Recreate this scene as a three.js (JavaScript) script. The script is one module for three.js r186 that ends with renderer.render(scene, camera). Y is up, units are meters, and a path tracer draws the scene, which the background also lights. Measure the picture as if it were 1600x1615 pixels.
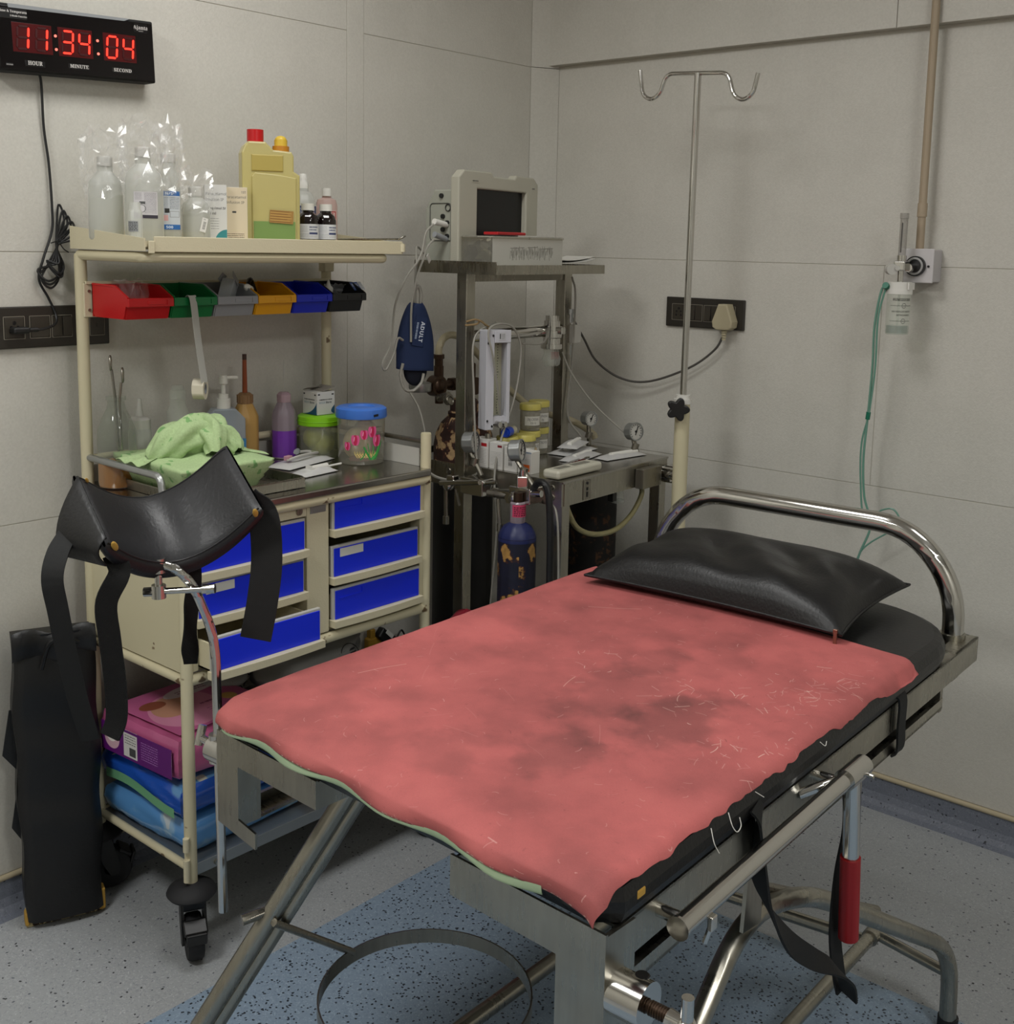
import * as THREE from 'three';
import { RoundedBoxGeometry } from 'three/addons/geometries/RoundedBoxGeometry.js';
import { mergeGeometries, mergeVertices, toCreasedNormals } from 'three/addons/utils/BufferGeometryUtils.js';
import { RectAreaLightUniformsLib } from 'three/addons/lights/RectAreaLightUniformsLib.js';

// ---------------------------------------------------------------- camera, light, exposure
RectAreaLightUniformsLib.init();
const scene = new THREE.Scene();
scene.background = new THREE.Color(0x0b0b0b);
const camera = new THREE.PerspectiveCamera(47.95, 1600 / 1615, 0.05, 30);
{
  const yaw = 0.855823, pitch = 0.148809, roll = 0.01973;
  const f = new THREE.Vector3(Math.sin(yaw) * Math.cos(pitch), -Math.sin(pitch), -Math.cos(yaw) * Math.cos(pitch));
  const r = new THREE.Vector3(Math.cos(yaw), 0, Math.sin(yaw)), u = new THREE.Vector3().crossVectors(r, f);
  const r2 = r.clone().multiplyScalar(Math.cos(roll)).addScaledVector(u, Math.sin(roll));
  const u2 = u.clone().multiplyScalar(Math.cos(roll)).addScaledVector(r, -Math.sin(roll));
  camera.setRotationFromMatrix(new THREE.Matrix4().makeBasis(r2, u2, f.clone().negate()));
  camera.position.set(-3.03, 1.55, 2.48);
  camera.setViewOffset(1600, 1615, 0, 149.1, 1600, 1615);
}
const renderer = new THREE.WebGLRenderer({ antialias: true });
renderer.toneMapping = THREE.LinearToneMapping;
renderer.toneMappingExposure = 1.1;
renderer.shadowMap.enabled = true;
const CEIL = 2.72;
const LAMPS = [[-1.55, 0.85, 11], [-1.0, 2.4, 4], [-3.3, 0.9, 24], [-2.3, 3.6, 26]];     // ceiling panels: x, z, radiance; first inferred from shadows, rest added as unseen fill
for (const [x, z, k] of LAMPS) {
  const l = new THREE.RectAreaLight(0xfcfcfa, k, 0.56, 0.56);
  l.position.set(x, CEIL - 0.03, z); l.rotation.x = -Math.PI / 2; l.name = 'ceiling_or_fill_light'; l.castShadow = true; scene.add(l);
}

// ---------------------------------------------------------------- helpers
const V3 = (x, y, z) => new THREE.Vector3(x, y, z);
let seed = 7;
const rnd = () => { seed = (seed + 0x6d2b79f5) | 0; let t = Math.imul(seed ^ (seed >>> 15), 1 | seed); t = (t + Math.imul(t ^ (t >>> 7), 61 | t)) ^ t; return ((t ^ (t >>> 14)) >>> 0) / 4294967296; };
const rr = (a, b) => a + (b - a) * rnd();
const clamp = (x, a = 0, b = 1) => Math.min(b, Math.max(a, x));
const sst = (a, b, x) => { const t = clamp((x - a) / (b - a)); return t * t * (3 - 2 * t); };
const hash = (x, y, s = 0) => { let h = Math.imul(x | 0, 374761393) + Math.imul(y | 0, 668265263) + Math.imul(s | 0, 1274126177); h = Math.imul(h ^ (h >>> 13), 1274126177); return ((h ^ (h >>> 16)) >>> 0) / 4294967296; };
function noise(x, y, per = 0, s = 0) {                     // value noise, wraps every «per» cells
  const xi = Math.floor(x), yi = Math.floor(y), fx = x - xi, fy = y - yi, m = (a) => per ? ((a % per) + per) % per : a;
  const a = hash(m(xi), m(yi), s), b = hash(m(xi + 1), m(yi), s), c = hash(m(xi), m(yi + 1), s), d = hash(m(xi + 1), m(yi + 1), s);
  const u = fx * fx * (3 - 2 * fx), v = fy * fy * (3 - 2 * fy);
  return (a + (b - a) * u) * (1 - v) + (c + (d - c) * u) * v;
}
const fbm = (x, y, per, o = 4, s = 0) => { let r = 0, a = 0.5, p = per; for (let i = 0; i < o; i++) { r += a * noise(x, y, p, s + i * 17); x *= 2; y *= 2; p *= 2; a /= 2; } return r; };

function dtex(w, h, fn, srgb = true, rep = 1) {            // computed texture, fn(u, v) -> [r, g, b] 0..1
  const d = new Uint8Array(w * h * 4);
  for (let y = 0; y < h; y++) for (let x = 0; x < w; x++) {
    const c = fn((x + 0.5) / w, (y + 0.5) / h), i = (y * w + x) * 4;
    for (let k = 0; k < 3; k++) d[i + k] = clamp(Array.isArray(c) ? c[k] : c) * 255;
    d[i + 3] = 255;
  }
  const t = new THREE.DataTexture(d, w, h); t.magFilter = THREE.LinearFilter; t.minFilter = THREE.LinearFilter; t.wrapS = t.wrapT = THREE.RepeatWrapping;
  t.repeat.set(rep, rep); if (srgb) t.colorSpace = THREE.SRGBColorSpace; t.needsUpdate = true; return t;
}
function ctex(w, h, draw) {                                // printed matter
  const c = document.createElement('canvas'); c.width = w; c.height = h; const g = c.getContext('2d'); draw(g, w, h);
  const t = new THREE.CanvasTexture(c); t.colorSpace = THREE.SRGBColorSpace; return t;
}
const std = (color, roughness = 0.5, o = {}) => new THREE.MeshStandardMaterial({ color, roughness, ...o });
const phy = (color, roughness = 0.5, o = {}) => new THREE.MeshPhysicalMaterial({ color, roughness, ...o });
const printed = (w, h, draw, rough = 0.5, o = {}) => { const m = new THREE.MeshStandardMaterial({ map: ctex(w, h, draw), roughness: rough, ...o }); m.userData.ownUV = true; return m; };

const bare = (g) => { let n = g.index ? g.toNonIndexed() : g; const r = new THREE.BufferGeometry(); for (const k of ['position', 'normal', 'uv']) if (n.attributes[k]) r.setAttribute(k, n.attributes[k]); if (!r.attributes.uv) r.setAttribute('uv', new THREE.Float32BufferAttribute(new Float32Array(r.attributes.position.count * 2), 2)); return r; };
function metreUV(g) {                                      // box mapping, uv in metres
  const p = g.attributes.position, n = g.attributes.normal, uv = new Float32Array(p.count * 2);
  for (let i = 0; i < p.count; i += 3) {
    let ax = 0, ay = 0, az = 0;
    for (let k = 0; k < 3; k++) { ax += n.getX(i + k); ay += n.getY(i + k); az += n.getZ(i + k); }
    ax = Math.abs(ax); ay = Math.abs(ay); az = Math.abs(az);
    for (let k = 0; k < 3; k++) {
      const x = p.getX(i + k), y = p.getY(i + k), z = p.getZ(i + k), j = (i + k) * 2;
      if (ay >= ax && ay >= az) { uv[j] = x; uv[j + 1] = z; } else if (ax >= az) { uv[j] = z; uv[j + 1] = y; } else { uv[j] = x; uv[j + 1] = y; }
    }
  }
  g.setAttribute('uv', new THREE.Float32BufferAttribute(uv, 2)); return g;
}
const P = (g, x = 0, y = 0, z = 0, rx = 0, ry = 0, rz = 0, s = 1) => { g.applyMatrix4(new THREE.Matrix4().compose(V3(x, y, z), new THREE.Quaternion().setFromEuler(new THREE.Euler(rx, ry, rz)), Array.isArray(s) ? V3(...s) : V3(s, s, s))); return g; };
const box = (w, h, d, x = 0, y = 0, z = 0, r = 0, rx = 0, ry = 0, rz = 0) => P(r ? new RoundedBoxGeometry(w, h, d, 2, Math.min(r, w / 2.01, h / 2.01, d / 2.01)) : new THREE.BoxGeometry(w, h, d), x, y, z, rx, ry, rz);
const bx2 = (x0, x1, y0, y1, z0, z1, r = 0) => box(x1 - x0, y1 - y0, z1 - z0, (x0 + x1) / 2, (y0 + y1) / 2, (z0 + z1) / 2, r);
const cyl = (r, h, x = 0, y = 0, z = 0, rx = 0, ry = 0, rz = 0, seg = 20, r2 = r) => P(new THREE.CylinderGeometry(r, r2, h, seg), x, y, z, rx, ry, rz);
const ball = (r, x = 0, y = 0, z = 0, s = 1) => P(new THREE.SphereGeometry(r, 20, 14), x, y, z, 0, 0, 0, s);
function lathe(prof, x = 0, y = 0, z = 0, seg = 28, sx = 1, sz = 1) { const g = new THREE.LatheGeometry(prof.map(([r, h]) => new THREE.Vector2(Math.max(r, 0.00001), h)), seg); return P(toCreasedNormals(g, 0.7), x, y, z, 0, 0, 0, [sx, 1, sz]); }
function extr(pts, depth, bevel = 0, hole) {               // closed outline in xy, extruded along +z
  const s = new THREE.Shape(pts.map(([x, y]) => new THREE.Vector2(x, y)));
  if (hole) for (const h of hole) s.holes.push(new THREE.Path(h.map(([x, y]) => new THREE.Vector2(x, y))));
  return new THREE.ExtrudeGeometry(s, { depth, bevelEnabled: bevel > 0, bevelSize: bevel, bevelThickness: bevel, bevelSegments: 2, curveSegments: 10 });
}
function rounded(pts, bend, n = 7) {                       // polyline with rounded corners
  const v = pts.map((p) => p.isVector3 ? p : V3(...p)), out = [v[0].clone()];
  for (let i = 1; i < v.length - 1; i++) {
    const a = v[i - 1].clone().sub(v[i]), b = v[i + 1].clone().sub(v[i]), r = Math.min(bend, a.length() * 0.49, b.length() * 0.49);
    const p = v[i].clone().addScaledVector(a.normalize(), r), q = v[i].clone().addScaledVector(b.normalize(), r);
    for (let k = 0; k <= n; k++) { const t = k / n; out.push(p.clone().multiplyScalar((1 - t) * (1 - t)).addScaledVector(v[i], 2 * t * (1 - t)).addScaledVector(q, t * t)); }
  }
  out.push(v[v.length - 1].clone()); return out;
}
const smooth = (pts, n = 40, closed = false) => new THREE.CatmullRomCurve3(pts.map((p) => p.isVector3 ? p : V3(...p)), closed, 'catmullrom', 0.5).getPoints(n);
function frames(pts, closed) {
  const T = pts.map((p, i) => { const a = pts[i ? i - 1 : closed ? pts.length - 1 : 0], b = pts[i < pts.length - 1 ? i + 1 : closed ? 0 : i]; return b.clone().sub(a).normalize(); });
  let n = Math.abs(T[0].y) < 0.9 ? V3(0, 1, 0) : V3(1, 0, 0); const N = [];
  for (const t of T) { n = n.clone().addScaledVector(t, -n.dot(t)).normalize(); N.push(n); }
  return { T, N, B: T.map((t, i) => t.clone().cross(N[i])) };
}
function sweep(pts, r, seg = 10, closed = false, caps = true) {   // round tube along points; r number or function of t
  pts = pts.map((p) => p.isVector3 ? p : V3(...p));
  const { N, B } = frames(pts, closed), pos = [], idx = [], m = pts.length;
  for (let i = 0; i < m; i++) { const R = typeof r === 'function' ? r(i / (m - 1)) : r; for (let k = 0; k < seg; k++) { const a = k / seg * 2 * Math.PI; pos.push(...pts[i].clone().addScaledVector(N[i], Math.cos(a) * R).addScaledVector(B[i], Math.sin(a) * R).toArray()); } }
  const rows = closed ? m : m - 1;
  for (let i = 0; i < rows; i++) for (let k = 0; k < seg; k++) { const a = i * seg + k, b = i * seg + (k + 1) % seg, c = ((i + 1) % m) * seg + k, d = ((i + 1) % m) * seg + (k + 1) % seg; idx.push(a, b, c, b, d, c); }
  if (!closed && caps) for (const [i, s] of [[0, 1], [m - 1, -1]]) { const c = pos.length / 3; pos.push(...pts[i].toArray()); for (let k = 0; k < seg; k++) { const a = i * seg + k, b = i * seg + (k + 1) % seg; s > 0 ? idx.push(c, b, a) : idx.push(c, a, b); } }
  const g = new THREE.BufferGeometry(); g.setAttribute('position', new THREE.Float32BufferAttribute(pos, 3)); g.setIndex(idx);
  return toCreasedNormals(g, 0.9);
}
const tube = (pts, r, bend = 0.03, seg = 12) => sweep(bend ? rounded(pts, bend) : pts, r, seg);
const wire = (pts, r, n = 50, seg = 6) => sweep(smooth(pts, n), r, seg);
function ribbon(pts, w, th, side, twist) {                 // flat strap: side = width direction, a vector or function of t
  pts = pts.map((p) => p.isVector3 ? p : V3(...p));
  const pos = [], idx = [], m = pts.length;
  for (let i = 0; i < m; i++) {
    const t = i / (m - 1), T = pts[Math.min(i + 1, m - 1)].clone().sub(pts[Math.max(i - 1, 0)]).normalize();
    const S = (typeof side === 'function' ? side(t) : side).clone(); S.addScaledVector(T, -S.dot(T)).normalize();
    const N = T.clone().cross(S), W = typeof w === 'function' ? w(t) : w;
    for (const [a, b] of [[-1, -1], [1, -1], [1, 1], [-1, 1]]) pos.push(...pts[i].clone().addScaledVector(S, a * W / 2).addScaledVector(N, b * th / 2).toArray());
  }
  for (let i = 0; i < m - 1; i++) for (let k = 0; k < 4; k++) { const a = i * 4 + k, b = i * 4 + (k + 1) % 4, c = a + 4, d = b + 4; idx.push(a, b, c, b, d, c); }
  idx.push(0, 2, 1, 0, 3, 2); const e = (m - 1) * 4; idx.push(e, e + 1, e + 2, e, e + 2, e + 3);
  const g = new THREE.BufferGeometry(); g.setAttribute('position', new THREE.Float32BufferAttribute(pos, 3)); g.setIndex(idx); return toCreasedNormals(g, 0.7);
}
function grid(nu, nv, fn, th = 0) {                        // surface fn(u, v) -> Vector3, thickened downwards by th along the normal
  const top = [], uv = [], idx = [];
  for (let j = 0; j <= nv; j++) for (let i = 0; i <= nu; i++) { top.push(fn(i / nu, j / nv)); uv.push(i / nu, j / nv); }
  const W = nu + 1, q = (a, b, c, d) => idx.push(a, b, c, b, d, c);
  for (let j = 0; j < nv; j++) for (let i = 0; i < nu; i++) q(j * W + i, j * W + i + 1, (j + 1) * W + i, (j + 1) * W + i + 1);
  const g = new THREE.BufferGeometry(); g.setAttribute('position', new THREE.Float32BufferAttribute(top.flatMap((p) => p.toArray()), 3)); g.setAttribute('uv', new THREE.Float32BufferAttribute(uv, 2)); g.setIndex(idx); g.computeVertexNormals();
  if (!th) return g;
  const n = g.attributes.normal, N = top.length, pos = [...g.attributes.position.array], uv2 = [...uv, ...uv], id2 = [...idx];
  top.forEach((p, i) => pos.push(p.x - n.getX(i) * th, p.y - n.getY(i) * th, p.z - n.getZ(i) * th));
  for (let i = 0; i < idx.length; i += 3) id2.push(idx[i] + N, idx[i + 2] + N, idx[i + 1] + N);
  const edge = (a, b) => id2.push(a, a + N, b, b, a + N, b + N);
  for (let i = 0; i < nu; i++) { edge(i, i + 1); edge(nv * W + i + 1, nv * W + i); }
  for (let j = 0; j < nv; j++) { edge((j + 1) * W, j * W); edge(j * W + nu, (j + 1) * W + nu); }
  const h = new THREE.BufferGeometry(); h.setAttribute('position', new THREE.Float32BufferAttribute(pos, 3)); h.setAttribute('uv', new THREE.Float32BufferAttribute(uv2, 2)); h.setIndex(id2); h.computeVertexNormals(); return h;
}
const names = new Map();
const numbered = (n) => { const k = names.get(n) ?? 0; names.set(n, k + 1); return k ? `${n}_${String(k).padStart(3, '0')}` : n; };
function part(name, geos, mat, parent, label) {            // one named mesh
  const list = (Array.isArray(geos) ? geos : [geos]).map(bare);
  let g = list.length > 1 ? mergeGeometries(list) : list[0];
  if (!mat.userData.ownUV) metreUV(g);
  const m = new THREE.Mesh(g, mat); m.name = name; m.castShadow = m.receiveShadow = true; if (label) m.userData.label = label;
  parent.add(m); return m;
}
const parts = (name, geos, mat, parent) => geos.map((g) => part(name, g, mat, parent));   // each piece a mesh of its own
function thing(name, label, category, [x, y, z] = [0, 0, 0], turn = 0, group) {
  const o = new THREE.Group(); o.name = numbered(name); o.position.set(x, y, z); o.rotation.y = turn;
  o.userData = { label, category }; if (group) o.userData.group = group; scene.add(o); return o;
}
function solo(name, geos, mat, label, category, pos = [0, 0, 0], turn = 0, group) {   // a thing of one mesh
  const m = part(numbered(name), geos, mat, scene); m.position.set(...pos); m.rotation.y = turn; m.userData = { label, category }; if (group) m.userData.group = group; return m;
}
function struct(name, geos, mat, parent = scene) { const m = part(name, geos, mat, parent); if (parent === scene) m.userData.kind = 'structure'; return m; }
function decal(w, h, mat, parent, name, x, y, z, rx = 0, ry = 0, rz = 0) { return part(name, box(w, h, 0.0008, x, y, z, 0, rx, ry, rz), mat, parent); }   // thin printed label
// a label wrapped round an upright cylinder: radius, height, centre y, from angle to angle (0 = +z, positive towards +x)
const wrap = (r, h, y, a0, a1, x = 0, z = 0, n = 18) => grid(n, 1, (u, v) => { const a = a0 + (a1 - a0) * u; return V3(x + Math.sin(a) * r, y - h / 2 + h * v, z + Math.cos(a) * r); });

// ---------------------------------------------------------------- materials
const steelMap = dtex(512, 512, (u, v) => { const a = fbm(u * 6, v * 6, 6, 5, 3), b = noise(u * 90, v * 8, 0, 5); return 0.93 + (a - 0.5) * 0.16 + (b - 0.5) * 0.04; }, true, 2);
const steelRough = dtex(512, 512, (u, v) => { const a = fbm(u * 8, v * 8, 8, 5, 9), b = noise(u * 160, v * 10, 0, 2); return 0.3 + (a - 0.4) * 0.26 + (b - 0.5) * 0.12; }, false, 2);
const leatherBump = dtex(512, 512, (u, v) => 0.5 + (fbm(u * 48, v * 48, 48, 3, 21) - 0.45) * 0.9, false, 5);
const leatherRough = dtex(256, 256, (u, v) => 0.34 + fbm(u * 6, v * 6, 6, 4, 8) * 0.35, false, 2);
const wallBump = dtex(512, 512, (u, v) => fbm(u * 128, v * 128, 128, 2, 4), false, 3);
const wallMap = dtex(512, 512, (u, v) => { const a = (fbm(u * 120, v * 120, 120, 2, 31) - 0.4) * 0.05, b = (fbm(u * 5, v * 5, 5, 3, 6) - 0.45) * 0.035; return [0.775 + a + b, 0.762 + a + b, 0.725 + a + b]; }, true, 2);
const fabricBump = dtex(256, 256, (u, v) => 0.5 + 0.25 * Math.sin(u * 402) * Math.sin(v * 402) + 0.3 * (fbm(u * 12, v * 12, 12, 3) - 0.5), false, 6);
const flake = (s, base, chip, edge, amt) => dtex(512, 512, (u, v) => { const n = fbm(u * 9, v * 9, 9, 5, s), m = fbm(u * 30, v * 30, 30, 3, s + 3); const k = sst(amt, amt + 0.05, n + (m - 0.5) * 0.22); const e = sst(amt - 0.05, amt, n + (m - 0.5) * 0.22) - k; return [0, 1, 2].map((c) => (base[c] * (1 - k) + chip[c] * k + (edge[c] - base[c]) * e * 0.6) * (0.8 + 0.4 * m)); }, true, 4);
const M = {
  wall: std(0xffffff, 0.62, { map: wallMap, bumpMap: wallBump, bumpScale: 0.0005 }),
  joint: std(0xb9b5a8, 0.7),
  ceiling: std(0xd8d6cf, 0.9),
  cream: std(0xcfc6a8, 0.42, { bumpMap: wallBump, bumpScale: 0.0003 }),
  creamWorn: std(0xffffff, 0.45, { map: dtex(256, 256, (u, v) => { const n = fbm(u * 7, v * 7, 7, 4, 71), k = sst(0.76, 0.79, n); return [0.80 - k * 0.38, 0.765 - k * 0.42, 0.64 - k * 0.4]; }, true, 3) }),
  bead: std(0xb5a88c, 0.6),
  blue: std(0x0a2ae0, 0.4),
  chrome: std(0xc9c7c2, 0.14, { metalness: 1 }),
  steel: std(0xb2aea2, 1, { metalness: 1, map: steelMap, roughnessMap: steelRough }),
  steelDull: std(0x959084, 1, { metalness: 0.9, map: steelMap, roughnessMap: steelRough }),
  steelTop: std(0xb8b5ae, 0.22, { metalness: 1, map: steelMap }),
  alu: std(0xa9abaa, 0.4, { metalness: 0.85 }),
  brass: std(0x4a3a2e, 0.4, { metalness: 0.8 }),
  iron: std(0x3a352f, 0.5, { metalness: 0.5 }),
  leather: phy(0x121216, 1, { roughnessMap: leatherRough, bumpMap: leatherBump, bumpScale: 0.0004 }),
  vinyl: phy(0x08080a, 0.42, { bumpMap: leatherBump, bumpScale: 0.0004 }),
  strap: std(0x070808, 0.75, { bumpMap: fabricBump, bumpScale: 0.0006 }),
  velcro: std(0x060606, 0.95, { bumpMap: fabricBump, bumpScale: 0.002 }),
  foam: std(0xb08a3c, 0.95),
  black: std(0x0c0c0d, 0.4),
  blackMatt: std(0x121212, 0.75),
  rubber: std(0x17171a, 0.7),
  brownPlate: std(0x2a2620, 0.42),
  brownKey: std(0x37322a, 0.38),
  line: std(0x7d776a, 0.5),
  white: std(0xd9d7d0, 0.45),
  whiteDim: std(0xb9b7b0, 0.5),
  paper: std(0xd4d2cb, 0.85),
  card: std(0xcfcdc6, 0.7),
  grey: std(0x8d9092, 0.45),
  monitor: std(0xa8a596, 0.5),
  red: std(0xb80f14, 0.35),
  green: std(0x046a35, 0.35),
  yellow: std(0xd99a06, 0.35),
  binBlue: std(0x0820b0, 0.35),
  binBlack: std(0x101113, 0.38),
  binGrey: std(0x8a8c90, 0.4),
  glass: phy(0xffffff, 0.02, { transmission: 1, thickness: 0, ior: 1.45 }),
  clearPlastic: phy(0xf4f6f2, 0.16, { transmission: 0.85, thickness: 0, ior: 1.45 }),
  milky: phy(0xe6e7e2, 0.42, { transmission: 0.62, thickness: 0 }),
  film: phy(0xffffff, 0.07, { transmission: 0.95, thickness: 0, ior: 1.5, side: THREE.DoubleSide }),
  pouch: phy(0xf0f0f0, 0.2, { transmission: 0.55, thickness: 0 }),
  cable: std(0x8f8c83, 0.55),
  cableDark: std(0x4b4843, 0.55),
  cableBlack: std(0x131313, 0.5),
  hose: std(0xb3a98c, 0.5),
  teal: phy(0x86b8a6, 0.3, { transmission: 0.45, thickness: 0 }),
};
const wipe = (g, w, h, c) => { g.fillStyle = c; g.fillRect(0, 0, w, h); };
const text = (g, s, x, y, size, c = '#222', font = 'sans-serif', align = 'left', weight = '') => { g.fillStyle = c; g.font = `${weight} ${size}px ${font}`; g.textAlign = align; g.fillText(s, x, y); };
const scribble = (g, x, y, w, rows, lh, c, t = 2) => { g.fillStyle = c; for (let r = 0; r < rows; r++) { let p = x; while (p < x + w) { const l = rr(3, 14); g.fillRect(p, y + r * lh, Math.min(l, x + w - p), t); p += l + rr(2, 5); } } };

function floorTex(base, light, dark, chips, nChip, s) {
  const N = 1024; seed = s;
  const t = ctex(N, N, (g) => {
    wipe(g, N, N, base); g.lineCap = 'round';
    for (let i = 0; i < 26000; i++) { const x = rnd() * N, y = rnd() * N, a = rnd() * 6.28, l = rr(2, 7); g.strokeStyle = rnd() < 0.5 ? light : dark; g.globalAlpha = rr(0.2, 0.7); g.lineWidth = rr(0.8, 2); g.beginPath(); g.moveTo(x, y); g.lineTo(x + Math.cos(a) * l, y + Math.sin(a) * l); g.stroke(); }
    for (let i = 0; i < nChip; i++) { const x = rnd() * N, y = rnd() * N, a = rnd() * 6.28, l = rr(0.8, 3.6); g.strokeStyle = chips[Math.floor(rnd() * chips.length)]; g.globalAlpha = rr(0.7, 1); g.lineWidth = rr(2.6, 5.6); g.beginPath(); g.moveTo(x, y); g.lineTo(x + Math.cos(a) * l, y + Math.sin(a) * l); g.stroke(); }
  });
  t.wrapS = t.wrapT = THREE.RepeatWrapping; t.repeat.set(1.25, 1.25); return t;
}
M.floor = std(0xffffff, 0.5, { map: floorTex('#9da0a2', '#c4c7c8', '#787c82', ['#17181b', '#2a2c30', '#4a4f58'], 420, 11) });
M.inlay = std(0xffffff, 0.5, { map: floorTex('#8496a8', '#afc0d0', '#647890', ['#10141a', '#191f28', '#232b36'], 2900, 12) });
M.cove = std(0xffffff, 0.55, { map: floorTex('#6f7480', '#8e929b', '#535964', ['#15171b', '#2a2d33'], 500, 13) });

// ---------------------------------------------------------------- the room
const X0 = -4.7, Z1 = 4.4, HB = 0.078;
struct('floor', bx2(X0, 0, -0.1, 0, 0, Z1), M.floor);
struct('floor_inlay', bx2(-2.9, -0.79, 0.0001, 0.0012, 0.583, 2.9), M.inlay);
struct('ceiling', bx2(X0 - 0.1, 0.1, CEIL, CEIL + 0.1, -0.1, Z1 + 0.1), M.ceiling);
const GAP = 0.0009, TH = 0.0105;
const wallBack = struct('wall_back', bx2(X0 - 0.1, 0.1, -0.1, CEIL, -0.1, -TH + 0.009), M.joint);
const rows = [[HB + 0.012, 0.909], [0.909, 1.514], [1.514, 2.119], [2.119, CEIL]];
for (const [x0, x1] of [[-0.81, -0.088], [-2.07, -0.871], [-3.27, -2.07], [X0, -3.27]])
  for (const [y0, y1] of rows) part('panel', bx2(x0 + GAP, x1 - GAP, y0 + GAP, y1 - GAP, -TH + 0.009, 0, 0.001), M.wall, wallBack);
part('cover_strip', bx2(-0.87, -0.811, HB, CEIL, -TH + 0.009, 0.0015, 0.001), M.wall, wallBack);
const wallRight = struct('wall_right', bx2(TH - 0.009, 0.1, -0.1, CEIL, -0.1, Z1 + 0.1), M.joint);
for (const [y0, y1] of rows.slice(0, 3)) {
  const cuts = y0 < 1 && y0 > 0.5 ? [0.046, 1.188, 2.39, 3.6, Z1] : [0.046, 2.39, Z1];
  for (let i = 0; i < cuts.length - 1; i++) part('panel', bx2(0, TH - 0.009, y0 + GAP, y1 - GAP, cuts[i] + GAP, cuts[i + 1] - GAP, 0.001), M.wall, wallRight);
}
const soffit = struct('trim_1', bx2(-0.028, 0.02, 2.1275, CEIL, 0.03, Z1), M.joint);
for (const [z0, z1] of [[0.02, 1.19], [1.19, 2.39], [2.39, Z1]]) part('panel', bx2(-0.032, -0.026, 2.1275, CEIL, z0 + GAP, z1 - GAP, 0.001), M.wall, soffit);
{ // flat cover in the corner of the two walls
  const g = extr([[-0.088, 0], [0, 0], [0, -0.046]], 2.119 - HB); g.rotateX(-Math.PI / 2); g.translate(0, HB, 0);
  const g2 = extr([[-0.088, 0], [0, 0], [0, -0.046]], CEIL - 2.121); g2.rotateX(-Math.PI / 2); g2.translate(0, 2.121, 0);
  const c = struct('trim_2', g, M.wall); part('upper_cover', g2, M.wall, c);
}
struct('wall_left', bx2(X0 - 0.1, X0, -0.1, CEIL, -0.1, Z1 + 0.1), M.wall);
struct('wall_front', bx2(X0 - 0.1, 0.1, -0.1, CEIL, Z1, Z1 + 0.1), M.wall);
// coved vinyl skirting with a bead on top
{
  const prof = [[0, 0], [0.045, 0], [0.028, 0.006], [0.015, 0.018], [0.007, 0.036], [0.004, HB], [0, HB]];
  const g = extr(prof, Z1); g.scale(-1, 1, 1); g.index ? 0 : 0; g.computeVertexNormals();
  const flip = (q) => { const p = q.attributes.position.array; for (let i = 0; i < p.length; i += 9) for (let k = 0; k < 3; k++) { const t = p[i + k]; p[i + k] = p[i + 3 + k]; p[i + 3 + k] = t; } q.computeVertexNormals(); return q; };
  const right = struct('baseboard_right', flip(g), M.cove); part('bead', cyl(0.007, Z1, -0.003, HB + 0.006, Z1 / 2, Math.PI / 2), M.bead, right);
  const h = extr(prof, -X0); h.rotateY(-Math.PI / 2); 
  const back = struct('baseboard_back', h, M.cove); part('bead', cyl(0.007, -X0, X0 / 2, HB + 0.006, 0.003, 0, 0, Math.PI / 2), M.bead, back);
}
// ceiling panels: one inferred, the other three added out of view as fill
LAMPS.forEach(([x, z, k], i) => {
  const t = thing('ceiling_or_fill_panel', ['square ceiling light panel above the trolley side of the bed', 'added square fill panel above the bed near right wall', 'added square fill panel on ceiling left of the trolley', 'added square fill panel on ceiling behind the viewer'][i], 'ceiling light', [x, CEIL, z]);
  part('frame', [bx2(-0.3, 0.3, -0.012, 0, -0.3, -0.28), bx2(-0.3, 0.3, -0.012, 0, 0.28, 0.3), bx2(-0.3, -0.28, -0.012, 0, -0.28, 0.28), bx2(0.28, 0.3, -0.012, 0, -0.28, 0.28)], M.white, t);
  part('diffuser', bx2(-0.28, 0.28, -0.008, -0.001, -0.28, 0.28), std(0xffffff, 0.6, { emissive: 0xfcfcfa, emissiveIntensity: Math.min(3, k / 8) }), t);
});

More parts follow.
